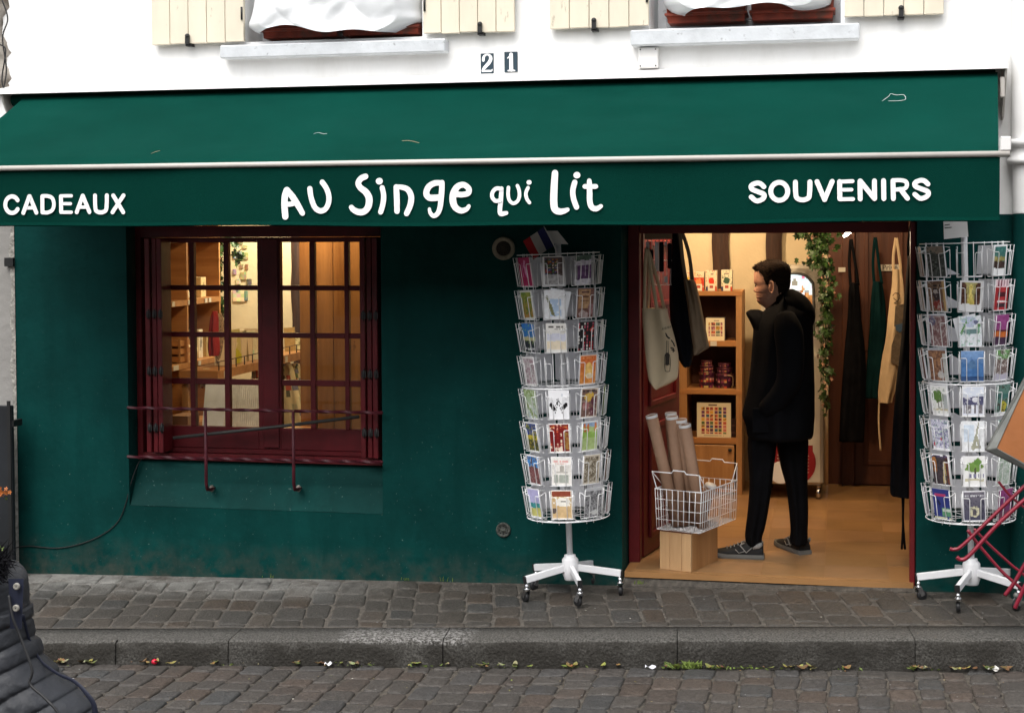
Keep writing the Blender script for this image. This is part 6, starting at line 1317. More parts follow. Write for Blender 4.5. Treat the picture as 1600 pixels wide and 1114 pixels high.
tubes = [((1018, 649), (1058, 815), .08, .14, 'leftmost cardboard tube leaning out of the wire basket'), ((1048, 645), (1060, 812), .22, .24, 'tallest cardboard tube at the back of the wire basket'), ((1050, 651), (1068, 815), .12, .16, 'middle cardboard tube with a white cap above the basket'), ((1064, 656), (1082, 815), .12, .20, 'cardboard tube tucked behind the foremost one'), ((1070, 664), (1098, 815), .07, .12, 'foremost cardboard tube, its oval white cap facing the street')]
for (t0, t1, y0, y1, lb) in tubes:
    a, b = P(*t1, y1), P(*t0, y0); a.z = ztopb+.03; e = empty('cardboard_tube', a, lb, 'cardboard tube', 'cardboard tubes in the basket'); d = (b-a)
    L_ = d.length; q = d.to_track_quat('Z', 'Y'); e.rotation_mode = 'QUATERNION'; e.rotation_quaternion = q
    mb = MB(); mb.tube([(0, 0, 0), (0, 0, L_)], .0315, 22); mb.build('tube', m_kraft, e)
    mb = MB(); mb.lathe([(.0325, L_-.012), (.0325, L_+.002), (.030, L_+.003), (.027, L_-.004), (.001, L_-.005)], (0, 0, 0), 'z', 22, caps=False); mb.build('end_cap', m_cap, e)
a = P(1107, 750, .36); e = empty('cardboard_tube', (a.x-.03, .36, ztopb+.06), 'short cardboard tube lying at the back right of the basket', 'cardboard tube', 'cardboard tubes in the basket', rot=(R(12), R(16), 0))
mb = MB(); mb.tube([(0, 0, 0), (0, 0, .17)], .030, 20); mb.build('tube', m_kraft, e); mb = MB(); mb.lathe([(.031, .16), (.031, .172), (.001, .174)], (0, 0, 0), 'z', 20, caps=False); mb.build('end_cap', m_cap, e)

# ================================================================== THE MAN IN THE DOORWAY
MYp = .50
mx = P(1215, 600, MYp).x
man = empty('person', (mx, MYp, FZ), 'man in a long black coat and dark sneakers standing in the doorway, facing left', 'person')
def U(o): return under(o, man)
HR = [  # v, front u, back u, half width (m), nose/lip bump in px
 (408.5, 1199, 1218, .030, 0), (411, 1190, 1226, .052, 0), (417, 1182, 1231.5, .068, 0), (426, 1178, 1234, .075, 0), (434, 1177.6, 1234.5, .077, 0), (440, 1177.4, 1234.5, .077, .2),
 (443.5, 1178.6, 1234, .076, .2), (446.5, 1180.2, 1234, .076, .9), (450, 1180.2, 1233, .075, 2.3), (453.5, 1180.4, 1232, .073, 4.2), (456, 1180.6, 1231, .071, 3.6), (457.8, 1181.4, 1230.5, .069, .4), (460.3, 1180.8, 1230, .067, .9), (462, 1181.6, 1229.5, .066, .0), (464, 1181.0, 1229, .064, .8), (467, 1182.2, 1228.5, .061, 0), (470.5, 1182.0, 1228.5, .056, .5), (474, 1184.5, 1228.5, .052, 0), (477.5, 1190, 1229, .051, 0), (483, 1197, 1231, .054, 0), (492, 1198, 1236, .060, 0), (505, 1200, 1246, .08, 0), (520, 1202, 1252, .12, 0), (560, 1202, 1254, .13, 0), (640, 1200, 1254, .13, 0), (668, 1200, 1252, .12, 0)]
mb = MB(); n = 48; rows_ = []
arr = np.array([(P(a[1], a[0], MYp).x, P(a[2], a[0], MYp).x, P(1200, a[0], MYp).z, a[3], a[4]*.0036) for a in HR])
for i in range(len(arr)-1):
    p0, p1, p2, p3 = [arr[max(0, min(len(arr)-1, i+d))] for d in (-1, 0, 1, 2)]
    for j in range(3):
        t = j/3; rows_.append(.5*((2*p1)+(p2-p0)*t+(2*p0-5*p1+4*p2-p3)*t*t+(3*p1-p0-3*p2+p3)*t**3))
rows_.append(arr[-1])
YAW = R(14)                              # head turned a little into the shop
def turn(x, y, cx=mx-.03): c_, s_ = math.cos(YAW), math.sin(YAW); dx_, dy_ = x-cx, y; return (cx+dx_*c_+dy_*s_, MYp-dx_*s_*1.0+dy_*c_)
for (xf, xb, z, hw, bm_) in rows_:
    cx, hl = (xf+xb)/2, (xb-xf)/2
    for j in range(n):
        t = 2*math.pi*j/n; x = -math.cos(t); y = math.sin(t)
        dt = min(t, 2*math.pi-t)
        bump = bm_*math.exp(-(dt/.17)**2)
        eye = -.006*math.exp(-((dt-.40)/.16)**2)*math.exp(-((z-P(1200, 446.5, MYp).z)/.010)**2)
        cheek = .003*math.exp(-((dt-.65)/.3)**2)*math.exp(-((z-P(1200, 456, MYp).z)/.02)**2)
        q = abs(y)**.92*math.copysign(1, y)
        X = cx+x*(hl+(bump+eye+cheek)); Yy = q*hw
        mb.v.append((*turn(X, Yy), z))
for i in range(len(rows_)-1):
    for j in range(n): mb.face((i*n+j, i*n+(j+1) % n, (i+1)*n+(j+1) % n, (i+1)*n+j), True)
mb.face(list(range(n))[::-1]); mb.face([(len(rows_)-1)*n+j for j in range(n)])
# ears grown out of the head
for s in (-1, 1):
    ez = P(1213, 448, MYp).z; ex = P(1212, 448, MYp).x
    for (rx, rz, th_) in ((.016, .031, .007), ):
        k = len(mb.v); mb.tube([(*turn(ex+rx*math.cos(a)*.9+.002, s*(.079+.006*math.cos(a))), ez+rz*math.sin(a)-.002*math.cos(a)) for a in np.linspace(0, 2*math.pi, 19)[:-1]], .0055, 7, closed=True)
        mb.ball((*turn(ex, s*.076), ez), .017, 8, (.9, .35, 1.5))
body = U(mb.build('body', m_skin))
for s in (-1, 1):                       # eyes, brows
    ex_, ez_ = P(1184.5, 447, MYp).x, P(1184.5, 446.8, MYp).z
    mb = MB(); mb.ball((*turn(ex_+.004, s*.031), ez_), .0105, 10); U(mb.build('eye', M('eye_white', (.5, .47, .44), .3)))
    mb = MB(); mb.ball((*turn(ex_-.0052, s*.033), ez_), .0062, 8); U(mb.build('iris', M('iris_dark', (.015, .012, .01), .2)))
    mb = MB(); mb.tube([(*turn(ex_-.0075+.0035*k_, s*(.022+.007*k_)), ez_+.0065-.0012*k_) for k_ in range(4)], [.0012, .0022, .0022, .001], 6); U(mb.build('eyelashes', m_hair))
    mb = MB(); mb.tube([(*turn(ex_-.006+.004*k_, s*(.014+.011*k_)), ez_+.0175+.002*math.sin(k_)) for k_ in range(4)], [.002, .0036, .0032, .0016], 6); U(mb.build('eyebrow', m_hair))
mb = MB(); zl = P(1183, 462.2, MYp).z; mb.tube([(*turn(P(1182.4, 462, MYp).x+.011*(1-math.cos(a)), .026*math.sin(a)), zl) for a in np.linspace(-1.1, 1.1, 9)], [.0008]+[.002]*7+[.0008], 6); U(mb.build('lips', M('lip', (.24, .075, .06), .5)))
# short brown hair: a shell over the skull with a raised uneven fringe and temple line
mb = MB(); n2 = 60; lev = 22
ztop_, zc_ = P(1200, 405.5, MYp).z, P(1200, 436, MYp).z
for i in range(lev+1):
    for j in range(n2+1):
        t = 2*math.pi*j/n2; dt = min(t, 2*math.pi-t)
        # lower edge of the hair by angle from the face: fringe, temple, over the ear, nape
        ev = np.interp(dt, [0, .5, .9, 1.15, 1.3, 1.42, 1.58, 1.7, 1.95, 2.3, 3.15], [422, 422, 423, 427, 433, 447, 450, 438, 444, 466, 474])+1.2*math.sin(j*2.3)
        v = 405.5+(ev-405.5)*(i/lev)**1.05
        zq = P(1200, v, MYp).z; k = np.interp(-zq, -np.array([r[2] for r in rows_]), np.arange(len(rows_))); a0_ = rows_[int(k)]; a1_ = rows_[min(len(rows_)-1, int(k)+1)]; f_ = k-int(k); rw = a0_*(1-f_)+a1_*f_
        if v < 408.5: s_ = math.sqrt(max(0.02, (v-405.2)/3.3)); rw = rows_[0].copy(); c_ = (rw[0]+rw[1])/2; h_ = (rw[1]-rw[0])/2*s_*1.1; rw[0], rw[1] = c_-h_, c_+h_; rw[3] *= s_
        cx, hl = (rw[0]+rw[1])/2, (rw[1]-rw[0])/2; off = .004+.006*max(0, min(1, (436-v)/16))+.003*math.sin(j*1.7+i*.9)*.5+(.006 if dt < .7 and v < 420 else 0)-.007*max(0, (i/lev-.8)/.2)
        mb.v.append((*turn(cx-math.cos(t)*(hl+off), math.sin(t)*(rw[3]+off)), zq+.002*math.sin(j*3.1+i)))
for i in range(lev):
    for j in range(n2): a = i*(n2+1)+j; mb.face((a, a+1, a+n2+2, a+n2+1), True)
k = mb.add([(*turn((rows_[0][0]+rows_[0][1])/2, 0), ztop_+.003)])
for j in range(n2): mb.face((k, j+1, j), True)
rq = random.Random(31); hv = list(mb.v)
for i in range(1500):
    b = Vector(hv[rq.randrange(0, lev*(n2+1))]); c_ = Vector((*turn((rows_[0][0]+rows_[0][1])/2, 0), zc_)); o_ = (b-c_).normalized()
    d = (o_*.35+Vector((rq.gauss(-.5, .35), rq.gauss(0, .4), rq.gauss(-.15, .4)))).normalized(); l = rq.uniform(.006, .015); sd_ = d.cross(o_).normalized()*.0014; k = mb.add([b-sd_-o_*.002, b+sd_-o_*.002, b+d*l]); mb.face((k, k+1, k+2))
U(mb.build('hair', m_hair, recalc=False))
# coat, hood, collar, sleeve
coat = loft([(462, 1217, 1240, 0, .075), (470, 1208, 1252, 0, .10), (480, 1199, 1262, 0, .13), (490, 1190, 1268, 0, .165), (505, 1179, 1270, 0, .19), (530, 1176, 1271, 0, .205), (570, 1173, 1272, 0, .20), (610, 1168, 1273, 0, .20), (635, 1162, 1273, 0, .205), (650, 1160, 1273, 0, .21), (664, 1165, 1272, 0, .21), (677, 1167, 1271, 0, .215), (683, 1169, 1269, 0, .20)], MYp, .2, 64, .014, 6, 4, K=5)
U(coat.build('coat', m_coat))
hood = loft([(452, 1224, 1240, 0, .05), (458, 1214, 1252, 0, .085), (465, 1208, 1261, 0, .11), (474, 1212, 1268, 0, .12), (485, 1224, 1273, 0, .12), (496, 1238, 1274, 0, .10), (508, 1250, 1271, 0, .06)], MYp+.01, .1, 36, .006, 6, 9, K=4); U(hood.build('hood', m_coat))
col_ = loft([(484, 1172, 1186, 0, .03), (488, 1166, 1195, 0, .06), (494, 1167, 1204, 0, .09), (503, 1172, 1210, 0, .11), (518, 1178, 1212, 0, .12), (540, 1180, 1210, 0, .12)], MYp, .1, 28, .004, 5, 6); U(col_.build('collar', m_coat))
for s in (-1, 1):                       # sleeves, hands pushed into the coat pockets
    mb = MB(); y = s*.205
    pts = [P(1226, 497, MYp+y*.72), P(1232, 520, MYp+y*1.0), P(1235, 560, MYp+y*1.12), P(1232, 596, MYp+y*1.14), P(1218, 620, MYp+y*1.06), P(1204, 634, MYp+y*.95), P(1196, 640, MYp+y*.86)]
    mb.tube(crom(pts, 5), list(np.interp(np.arange(31), [0, 5, 12, 18, 25, 30], [.060, .078, .070, .062, .055, .046])), 16); U(mb.build('sleeve', m_coat))
    # hand: palm and five fingers, mostly inside the pocket
    h0 = P(1208, 628, MYp+y*.55); hd = Vector((-.15, 0, -.98)); mb = MB(); sdv = Vector((0, 1, 0)); 
    mb.tube([h0+hd*.0, h0+hd*.03, h0+hd*.07, h0+hd*.09], [.024, .033, .036, .026], 12, flat=(Vector((.86, 0, -.5)), .5))
    for k_, (o_, l_) in enumerate(((-.026, .058), (-.009, .068), (.009, .064), (.025, .050))):
        b0 = h0+hd*.085+sdv*o_; mb.tube(crom([b0, b0+hd*l_*.45+Vector((.006, 0, 0)), b0+hd*l_+Vector((.022, 0, 0))], 3), .0085, 8)
    b0 = h0+hd*.03+sdv*-.03; mb.tube(crom([b0, b0+hd*.03+sdv*-.016, b0+hd*.06+sdv*-.012], 3), .0095, 8)
    U(mb.build('hand', m_skin))
    mb = MB(); mb.box(-.05, .05, -.006, .006, -.075, .06); o = mb.build('pocket_flap', m_coat, bevel=.004); o.location = P(1190, 655, MYp+s*.185); U(o)
trl = loft([(672, 1170, 1214, 0, .095), (700, 1168, 1213, 0, .09), (730, 1170, 1209, 0, .080), (760, 1171, 1206, 0, .072), (800, 1168, 1200, 0, .064), (825, 1165, 1195, 0, .060), (838, 1164, 1191, 0, .058), (850, 1166, 1190, 0, .055)], MYp-.03, .08, 36, .011, 5, 2); U(trl.build('trouser_leg', m_coat))
trr = loft([(672, 1208, 1264, 0, .10), (700, 1214, 1263, 0, .09), (730, 1220, 1262, 0, .080), (760, 1228, 1262, 0, .072), (800, 1233, 1263, 0, .064), (828, 1235, 1262, 0, .060), (840, 1234, 1262, 0, .058), (850, 1236, 1260, 0, .05)], MYp+.09, .08, 36, .011, 5, 3); U(trr.build('trouser_leg', m_coat))
def shoe(u_heel, v_sole, Y, ang, L_=.29):
    h = P(u_heel, v_sole, Y); h.z = FZ; e = empty('shoe', (h.x, h.y, FZ)); e.rotation_euler = (0, 0, ang); 
    st = [(0, .036, .030, .085), (.03, .040, .040, .10), (.08, .040, .034, .095), (.13, .040, .036, .083), (.18, .044, .042, .062), (.23, .046, .044, .050), (.265, .042, .036, .042), (.285, .028, .020, .032)]
    q = [np.array(s) for s in st]; out = []
    for i in range(len(q)-1):
        for j in range(3): out.append(q[i]+(q[i+1]-q[i])*j/3)
    out.append(q[-1])
    mb = MB(); nn = 18
    for (x, w1, w2, h_) in out:
        for j in range(nn):
            t = math.pi*j/(nn-1); mb.v.append((-x, -math.cos(t)*(w1*.96 if math.sin(t) < .5 else w1*.9), .022+(h_-.022)*math.sin(t)**.8))
    for i in range(len(out)-1):
        for j in range(nn-1): mb.face((i*nn+j, i*nn+j+1, (i+1)*nn+j+1, (i+1)*nn+j), True)
    mb.face(list(range(nn))); mb.face([(len(out)-1)*nn+j for j in range(nn)]); up_ = mb.build('upper', M('sneaker_black', (.007, .008, .009), .7), e)
    mb = MB(); 
    for (x, w1, w2, h_) in out:
        for (yy, zq) in ((-w1*1.06, 0), (-w1*1.1, .012), (-w1*1.02, .026), (w1*1.02, .026), (w1*1.1, .012), (w1*1.06, 0)): mb.v.append((-x*1.03+.006, yy, zq+(.010*max(0, (x-.2)/.08))))
    for i in range(len(out)-1):
        for j in range(6): mb.face((i*6+j, i*6+(j+1) % 6, (i+1)*6+(j+1) % 6, (i+1)*6+j))
    mb.face(list(range(6))); mb.face([(len(out)-1)*6+j for j in range(6)]); mb.build('sole', M('sneaker_sole', (.13, .13, .12), .7), e)
    gm = M('sneaker_grey', (.26, .26, .25), .7)
    for s in (-1, 1):
        mb = MB(); y = s*.041
        mb.tube([(-.005, s*.034, .088), (-.025, s*.040, .075), (-.055, y, .062)], [.010, .014, .006], 8, flat=(Vector((0, 1, 0)), .3)); mb.build('heel_tab', gm, e)
        mb = MB(); mb.tube([(-.055, y*1.0, .07), (-.09, y*1.04, .038), (-.125, y*1.0, .078)], .0035, 6); mb.tube([(-.125, y*1.0, .078), (-.10, s*.036, .090)], .0035, 6); mb.tube([(-.10, y*1.05, .045), (-.13, y*1.08, .035), (-.15, y*1.06, .055)], .0025, 6); mb.build('side_stripe', gm, e)
    for k_ in range(5): mb = MB(); x = -.115-.02*k_; hh = np.interp(-x, [s[0] for s in st], [s[3] for s in st]); mb.tube([(x, -.022, hh-.006), (x-.004, 0, hh+.004), (x, .022, hh-.006)], .003, 6); mb.build('lace', gm, e)
    # drop into the person's space: everything under the person directly keeps depth at part level
    bpy.context.view_layer.update()
    sh_ = None; mats_ = []
    for c in list(e.children):
        c.data.transform(e.matrix_basis); c.parent = None
    body_ = [c for c in bpy.data.objects if c.name.startswith('upper') and c.parent is None and c.type == 'MESH' and c.data.users and c.name not in ('upper_wall',)]
    return e, up_
def finish_shoe(e, up_, kids):
    up_.name = 'shoe'; U(up_)
    for c in kids: c.parent = up_
for args in ((1192.5, 873, MYp-.04, R(0)), (1258, 870, MYp+.10, R(-58))):
    before = set(bpy.data.objects); e, up_ = shoe(*args); new = [o for o in bpy.data.objects if o not in before and o is not e and o is not up_]
    bpy.data.objects.remove(e); finish_shoe(None, up_, new)
bpy.context.view_layer.update()

# ================================================================== SEATED PERSON AT THE LEFT EDGE
JY = CAM[1]+3.26
sp_ = empty('person', P(-40, 1100, JY), 'seated person in a dark slate quilted jacket with snaps, cut off by the left edge', 'person')
def V(o): return under(o, sp_)
JR = [(893, -50, 0), (897, -66, 16), (904, -78, 26), (915, -90, 31), (940, -105, 34), (960, -125, 36), (985, -140, 42), (1005, -150, 50), (1030, -158, 60), (1050, -160, 84), (1070, -165, 112), (1090, -165, 136), (1112, -165, 146), (1140, -170, 146), (1180, -175, 135), (1230, -178, 110), (1270, -178, 90)]
def quilt(rows, Y, thick, n=220, K=16, pitch=.050, amp=.012, slope=.42, seed=0):
    mb = MB(); A3 = [(P(b, a, Y).x, P(c, a, Y).x, P(0, a, Y).z) for a, b, c in rows]; out = []
    for i in range(len(A3)-1):
        p0, p1, p2, p3 = [np.array(A3[max(0, min(len(A3)-1, i+d))]) for d in (-1, 0, 1, 2)]
        for j in range(K): t = j/K; out.append(.5*((2*p1)+(p2-p0)*t+(2*p0-5*p1+4*p2-p3)*t*t+(3*p1-p0-3*p2+p3)*t**3))
    out.append(np.array(A3[-1])); nz_ = vnoise(seed+40)
    for (x0, x1, z) in out:
        cx, hw = (x0+x1)/2, (x1-x0)/2
        for j in range(n):
            t = 2*math.pi*j/n; X = math.cos(t); Yy = math.sin(t)
            ph = ((z-slope*(cx+hw*X-cx))/pitch); f = ph-math.floor(ph)
            q = amp*(1-(2*f-1)**4)-.004+.007*(nz_(X*6+9, ph*1.1+3)-.5)*2+.0035*(nz_(X*26+3, ph*3.1)-.5)
            if z > zcol: q *= .15
            mb.v.append((cx+X*(hw+q*.6), Y+Yy*(thick+q), z))
    for i in range(len(out)-1):
        for j in range(n): mb.face((i*n+j, i*n+(j+1) % n, (i+1)*n+(j+1) % n, (i+1)*n+j), True)
    mb.face(list(range(n))); mb.face([(len(out)-1)*n+j for j in range(n)]); return mb
zcol = P(0, 950, JY).z
V(quilt(JR, JY, .125).build('jacket', m_jacket))
# standing collar flap with two snaps, zip and navy lining edge
yF = JY-.10
mb = MB(); mb.grid(lambda u, v: P(13+24*u*(1-.25*v)+3*v, 904+78*v, yF-.006+.006*math.sin(u*3)), 6, 10); mb.grid(lambda u, v: P(13+24*u*(1-.25*v)+3*v, 904+78*v, yF+.008), 6, 10); V(mb.build('collar_flap', m_lining, recalc=False))
for (u, v) in ((25.5, 916), (24.5, 950)):
    c = P(u, v, yF-.012); mb = MB(); mb.lathe([(.0078, .004), (.0078, -.001), (.006, -.0025), (.0034, -.0005), (.0015, -.001)], c, 'y', 16, caps=False); V(mb.build('snap', M('dull_nickel', (.26, .25, .22), .5, metal=.2)))
mb = MB(); mb.tube(crom([P(14, 930, yF-.01), P(20, 965, yF-.02), P(32, 995, yF-.02), P(50, 1045, yF-.03), P(47, 1068, yF-.035), P(70, 1090, yF-.04), P(92, 1116, yF-.045), P(120, 1180, yF-.04)], 8), .0032, 8); V(mb.build('zip', m_rubber))
mb = MB(); mb.tube(crom([P(36, 960, JY-.02), P(46, 1000, JY), P(64, 1032, JY), P(90, 1052, JY-.02), P(116, 1064, JY-.03), P(136, 1084, JY-.04), P(148, 1106, JY-.04), P(147, 1150, JY-.03)], 8), [.004]*24+list(np.linspace(.0035, .008, 33)), 10, flat=(Vector((0, 1, 0)), .3)); V(mb.build('lining_edge', m_lining))
# head, hair, legs and stool lie outside the frame
hx, hz = P(-70, 900, JY).x, P(0, 800, JY).z
mb = MB(); mb.lathe([(.055, -.16), (.052, -.10), (.060, -.085), (.078, -.05), (.084, 0), (.080, .05), (.060, .10), (.03, .118), (.002, .12)], (hx, JY, hz), 'z', 24); 
k = len(mb.v)
mb.tube([(hx+.075, JY, hz+.01), (hx+.105, JY, hz-.018), (hx+.085, JY, hz-.026)], [.008, .013, .010], 8); mb.ball((hx, JY-.083, hz-.01), .018, 8, (.8, .4, 1.4)); V(mb.build('body', m_skin))
mb = MB(); mb.ball((hx-.02, JY, hz+.015), .105, 14, (1.0, .92, 1.1)); mb.ball((hx-.03, JY, hz-.13), .085, 12, (1.0, 1.1, 1.2)); V(mb.build('hair', m_hair))
mb = MB(); rq = random.Random(8)
for i in range(800):
    b = P(-6+rq.gauss(0, 8), 886+rq.gauss(0, 12), JY+rq.uniform(-.09, .09)); d = Vector((rq.gauss(.3, .8), rq.gauss(-.3, .5), rq.gauss(.3, .8))).normalized(); l = rq.uniform(.02, .05); sdv = d.orthogonal().normalized()*.0022; k = mb.add([b-sdv, b+sdv, b+d*l]); mb.face((k, k+1, k+2))
V(mb.build('fur_collar', m_black2, recalc=False))

sx_ = P(-60, 1240, JY).x; sz_ = P(0, 1250, JY).z
for s in (-1, 1):
    mb = MB(); y = JY+s*.10; zs_ = -.16; mb.tube(crom([(sx_-.05, y, sz_), (sx_+.2, y, sz_+.0), (sx_+.40, y, sz_-.01), (sx_+.43, y, sz_-.22), (sx_+.42, y, zs_+.09)], 5), list(np.interp(range(21), [0, 8, 12, 20], [.10, .085, .07, .048])), 14); V(mb.build('trouser_leg', m_navy))
    mb = MB(); mb.tube([(sx_+.37, y, zs_+.045), (sx_+.45, y, zs_+.05), (sx_+.60, y, zs_+.035)], [.045, .048, .030], 12); V(mb.build('shoe', m_rubber))
    mb = MB(); mb.tube(crom([(sx_-.08, JY+s*.16, sz_+.42), (sx_-.06, JY+s*.20, sz_+.22), (sx_+.12, JY+s*.17, sz_+.12), (sx_+.20, JY+s*.12, sz_+.10)], 5), list(np.interp(range(16), [0, 15], [.06, .045])), 12)
    if s > 0: V(mb.build('sleeve', m_jacket))
    mb = MB(); h0 = Vector((sx_+.20, JY+s*.12, sz_+.10)); mb.tube([h0, h0+Vector((.05, 0, 0)), h0+Vector((.09, 0, -.005))], [.028, .036, .028], 10, flat=(Vector((0, 0, 1)), .5))
    for k_ in range(4): mb.tube(crom([h0+Vector((.085, -.025+.017*k_, 0)), h0+Vector((.12, -.027+.018*k_, 0)), h0+Vector((.145+.008*(k_ in (1, 2)), -.027+.018*k_, -.018))], 3), .008, 7)
    mb.tube(crom([h0+Vector((.02, -s*.03, 0)), h0+Vector((.05, -s*.05, 0)), h0+Vector((.08, -s*.052, -.005))], 3), .009, 7); V(mb.build('hand', m_skin))
st_ = empty('stool', (sx_, JY, -.16), 'plain wooden stool under the seated person', 'stool')
mb = MB(); mb.lathe([(.17, sz_-.14), (.175, sz_-.125), (.17, sz_-.105)], (sx_, JY, 0), 'z', 24); under(mb.build('seat', m_pine), st_)
for a in range(4): mb = MB(); c_, s_ = math.cos(a*math.pi/2+.78), math.sin(a*math.pi/2+.78); mb.tube([(sx_+.11*c_, JY+.11*s_, sz_-.14), (sx_+.16*c_, JY+.16*s_, -.19)], .014, 8); under(mb.build('leg', m_pine), st_)

# ================================================================== FOLDED RED TABLE AT THE RIGHT
TYb = -.78
tbl = empty('folding_table', P(1600, 980, TYb), 'folded red tubular table with a tilted orange top in a worn grey rim', 'folding table')
def T(o): return under(o, tbl)
c = [P(1541, 703, TYb-.08), P(1604, 586, TYb+.02), P(1720, 640, TYb+.10), P(1660, 762, TYb-.02)]
nrm = (c[1]-c[0]).cross(c[3]-c[0]).normalized()
if nrm.y > 0: nrm = -nrm
cen = sum(c, Vector())/4
ins = [p.lerp(cen, .09) for p in c]; k_ = .022
ins[0] = P(1558, 700, TYb-.085); 
mb = MB(); a = mb.add([p+nrm*.0 for p in c]); b = mb.add([p-nrm*k_ for p in c]); i0 = mb.add([p+nrm*.001 for p in ins]); i1 = mb.add([p-nrm*.008 for p in ins])
for i in range(4):
    j = (i+1) % 4; mb.face((a+i, a+j, i0+j, i0+i)); mb.face((a+i, b+i, b+j, a+j)); mb.face((i0+i, i0+j, i1+j, i1+i))
mb.face([b+i for i in range(4)]); T(mb.build('rim', m_galv, bevel=.003))
mb = MB(); a = mb.add([p-nrm*.006 for p in ins]); b = mb.add([p-nrm*.009 for p in ins]); mb.face([a+i for i in range(4)]); mb.face([b+i for i in range(4)][::-1]); [mb.face((a+i, b+i, b+(i+1) % 4, a+(i+1) % 4)) for i in range(4)]; T(mb.build('table_top', m_gasket))
for pts, r_ in (([(1484, 857, -.02), (1492, 858, -.02), (1506, 850, -.02), (1560, 798, 0), (1640, 722, .02)], .0085), ([(1495, 870, -.10), (1502, 874, -.10), (1516, 866, -.10), (1566, 812, -.08), (1650, 738, -.06)], .0095),
    ([(1512, 828, .02), (1530, 852, .02), (1565, 892, .02), (1594, 918, .02), (1640, 962, .02)], .0075), ([(1522, 826, .04), (1545, 850, .04), (1580, 882, .04), (1602, 900, .04), (1650, 950, .04)], .0065),
    ([(1570, 930, -.04), (1586, 908, -.04), (1610, 868, -.04), (1660, 800, -.04)], .0095), ([(1586, 950, -.10), (1592, 936, -.10), (1612, 898, -.10), (1670, 820, -.10)], .0095), ([(1560, 752, .05), (1580, 776, .05), (1610, 800, .05), (1650, 835, .05)], .006)):
    mb = MB(); mb.tube(crom([P(u, v, TYb+dy) for u, v, dy in pts], 6), r_, 8); T(mb.build('leg_tube', m_chairred))
mb = MB(); mb.ball(P(1588, 930, TYb-.09), .014, 8); T(mb.build('foot_joint', m_galv))

# ================================================================== LEFT EDGE: dark board, flowers
db = empty('dark_metal_gate', P(6, 880, -.14), 'dark metal gate leaf with a bracket against the grey wall, left edge', 'gate')
mb = MB(); a, b = P(-60, 905, -.16), P(17.5, 634, -.16); mb.box(a.x, b.x, -.16, -.13, a.z-.05, b.z); under(mb.build('panel', M('gate_black', (.012, .014, .017), .5, var=.3, scale=5), bevel=.004), db)
mb = MB(); mb.box(P(12, 700, -.165).x, P(17, 700, -.165).x, -.168, -.1605, a.z-.05, P(10, 632, -.165).z+.02); under(mb.build('edge_bar', m_black), db)
mb = MB(); mb.box(P(17, 662, -.15).x, P(22, 662, -.15).x, -.155, -.06, P(20, 667, -.15).z, P(20, 657, -.15).z); under(mb.build('latch', m_black), db)
pt = empty('potted_flowers', P(-4, 880, -.32), 'small pot of orange flowers at the far left before the dark gate', 'plant'); c = P(-24, 850, -.32); gzc = gz(c.x, -.32)
mb = MB(); mb.lathe([(.055, 0), (.075, .16), (.08, .17), (.07, .172), (.05, .15)], (c.x, -.32, gzc), 'z', 18); under(mb.build('pot', m_alug), pt)
mb = MB(); r_ = random.Random(4)
for i in range(60):
    q = Vector((c.x+r_.gauss(0, .045), -.32+r_.gauss(0, .04), gzc+.2+abs(r_.gauss(0, .13)))); s = .02; a = Vector([r_.gauss(0, 1) for _ in range(3)]).normalized(); t = a.orthogonal().normalized(); b = a.cross(t); k = mb.add([q+t*s, q+b*s*.5, q-t*s, q-b*s*.5]); mb.face((k, k+1, k+2, k+3))
mb.tube([(c.x, -.32, gzc+.1), (c.x+.02, -.32, gzc+.5)], .004, 5); under(mb.build('foliage', m_grass, recalc=False), pt)
mb = MB()
for i in range(14):
    q = P(5+r_.gauss(0, 4), 768+r_.gauss(0, 3), -.30); a = Vector((r_.gauss(0, .5), -1, r_.gauss(0, .5))).normalized(); t = a.orthogonal().normalized(); b = a.cross(t)
    for w_ in range(5): an = w_*1.257; k = mb.add([q, q+(t*math.cos(an-.4)+b*math.sin(an-.4))*.008, q+(t*math.cos(an)+b*math.sin(an))*.014, q+(t*math.cos(an+.4)+b*math.sin(an+.4))*.008]); mb.face((k, k+1, k+2, k+3))
mb.tube([P(4, 770, -.31), (c.x+.01, -.32, gzc+.4)], .003, 5); under(mb.build('flowers', M('orange_petal', (.45, .13, .02), .6)), pt)

# ================================================================== LITTER, WEEDS
r_ = random.Random(21)
def kpt(u, off=.03):      # point of the gutter below a pixel column
    best = None
    for s in np.linspace(-2.4, 4.6, 700):
        p = KP(s, off); q = np.array([p.x, p.y, street_z(s, off)])-CAM; zc_ = q@fw; uu = PU+FPX*(q@cr)/zc_
        if best is None or abs(uu-u) < best[0]: best = (abs(uu-u), s)
    return best[1]
LC = [(.20, .17, .05), (.14, .16, .04), (.20, .12, .04), (.13, .07, .03), (.22, .21, .11), (.09, .10, .03), (.26, .23, .06)]
def leaf_geo(mb, s, t, sz, col, lift=.004, long=1.5):
    p = KP(s, t); z = street_z(s, t)+.012+lift; a = r_.uniform(0, 6.28); tx, ty = r_.uniform(-.5, .5), r_.uniform(-.5, .5); N = 5; k = len(mb.v)
    for i in range(N+1):
        x = (i/N-.5)*2; w_ = (1-x*x)**.7*.5
        for j in (-1, 0, 1):
            lx, ly = x*sz*long/2, j*w_*sz*.6; h = abs(lx*tx)+ly*ty*.6+sz*.25*abs(j)*w_+abs(x)**2*sz*.18
            mb.v.append((p.x+lx*math.cos(a)-ly*math.sin(a), p.y+lx*math.sin(a)+ly*math.cos(a), z+h))
    for i in range(N):
        for j in range(2): b = k+i*3+j; mb.face((b, b+1, b+4, b+3), True, tuple(x*r_.uniform(.8, 1.2) for x in col))
mb = MB(); s0_, s1_ = kpt(60), kpt(1620)
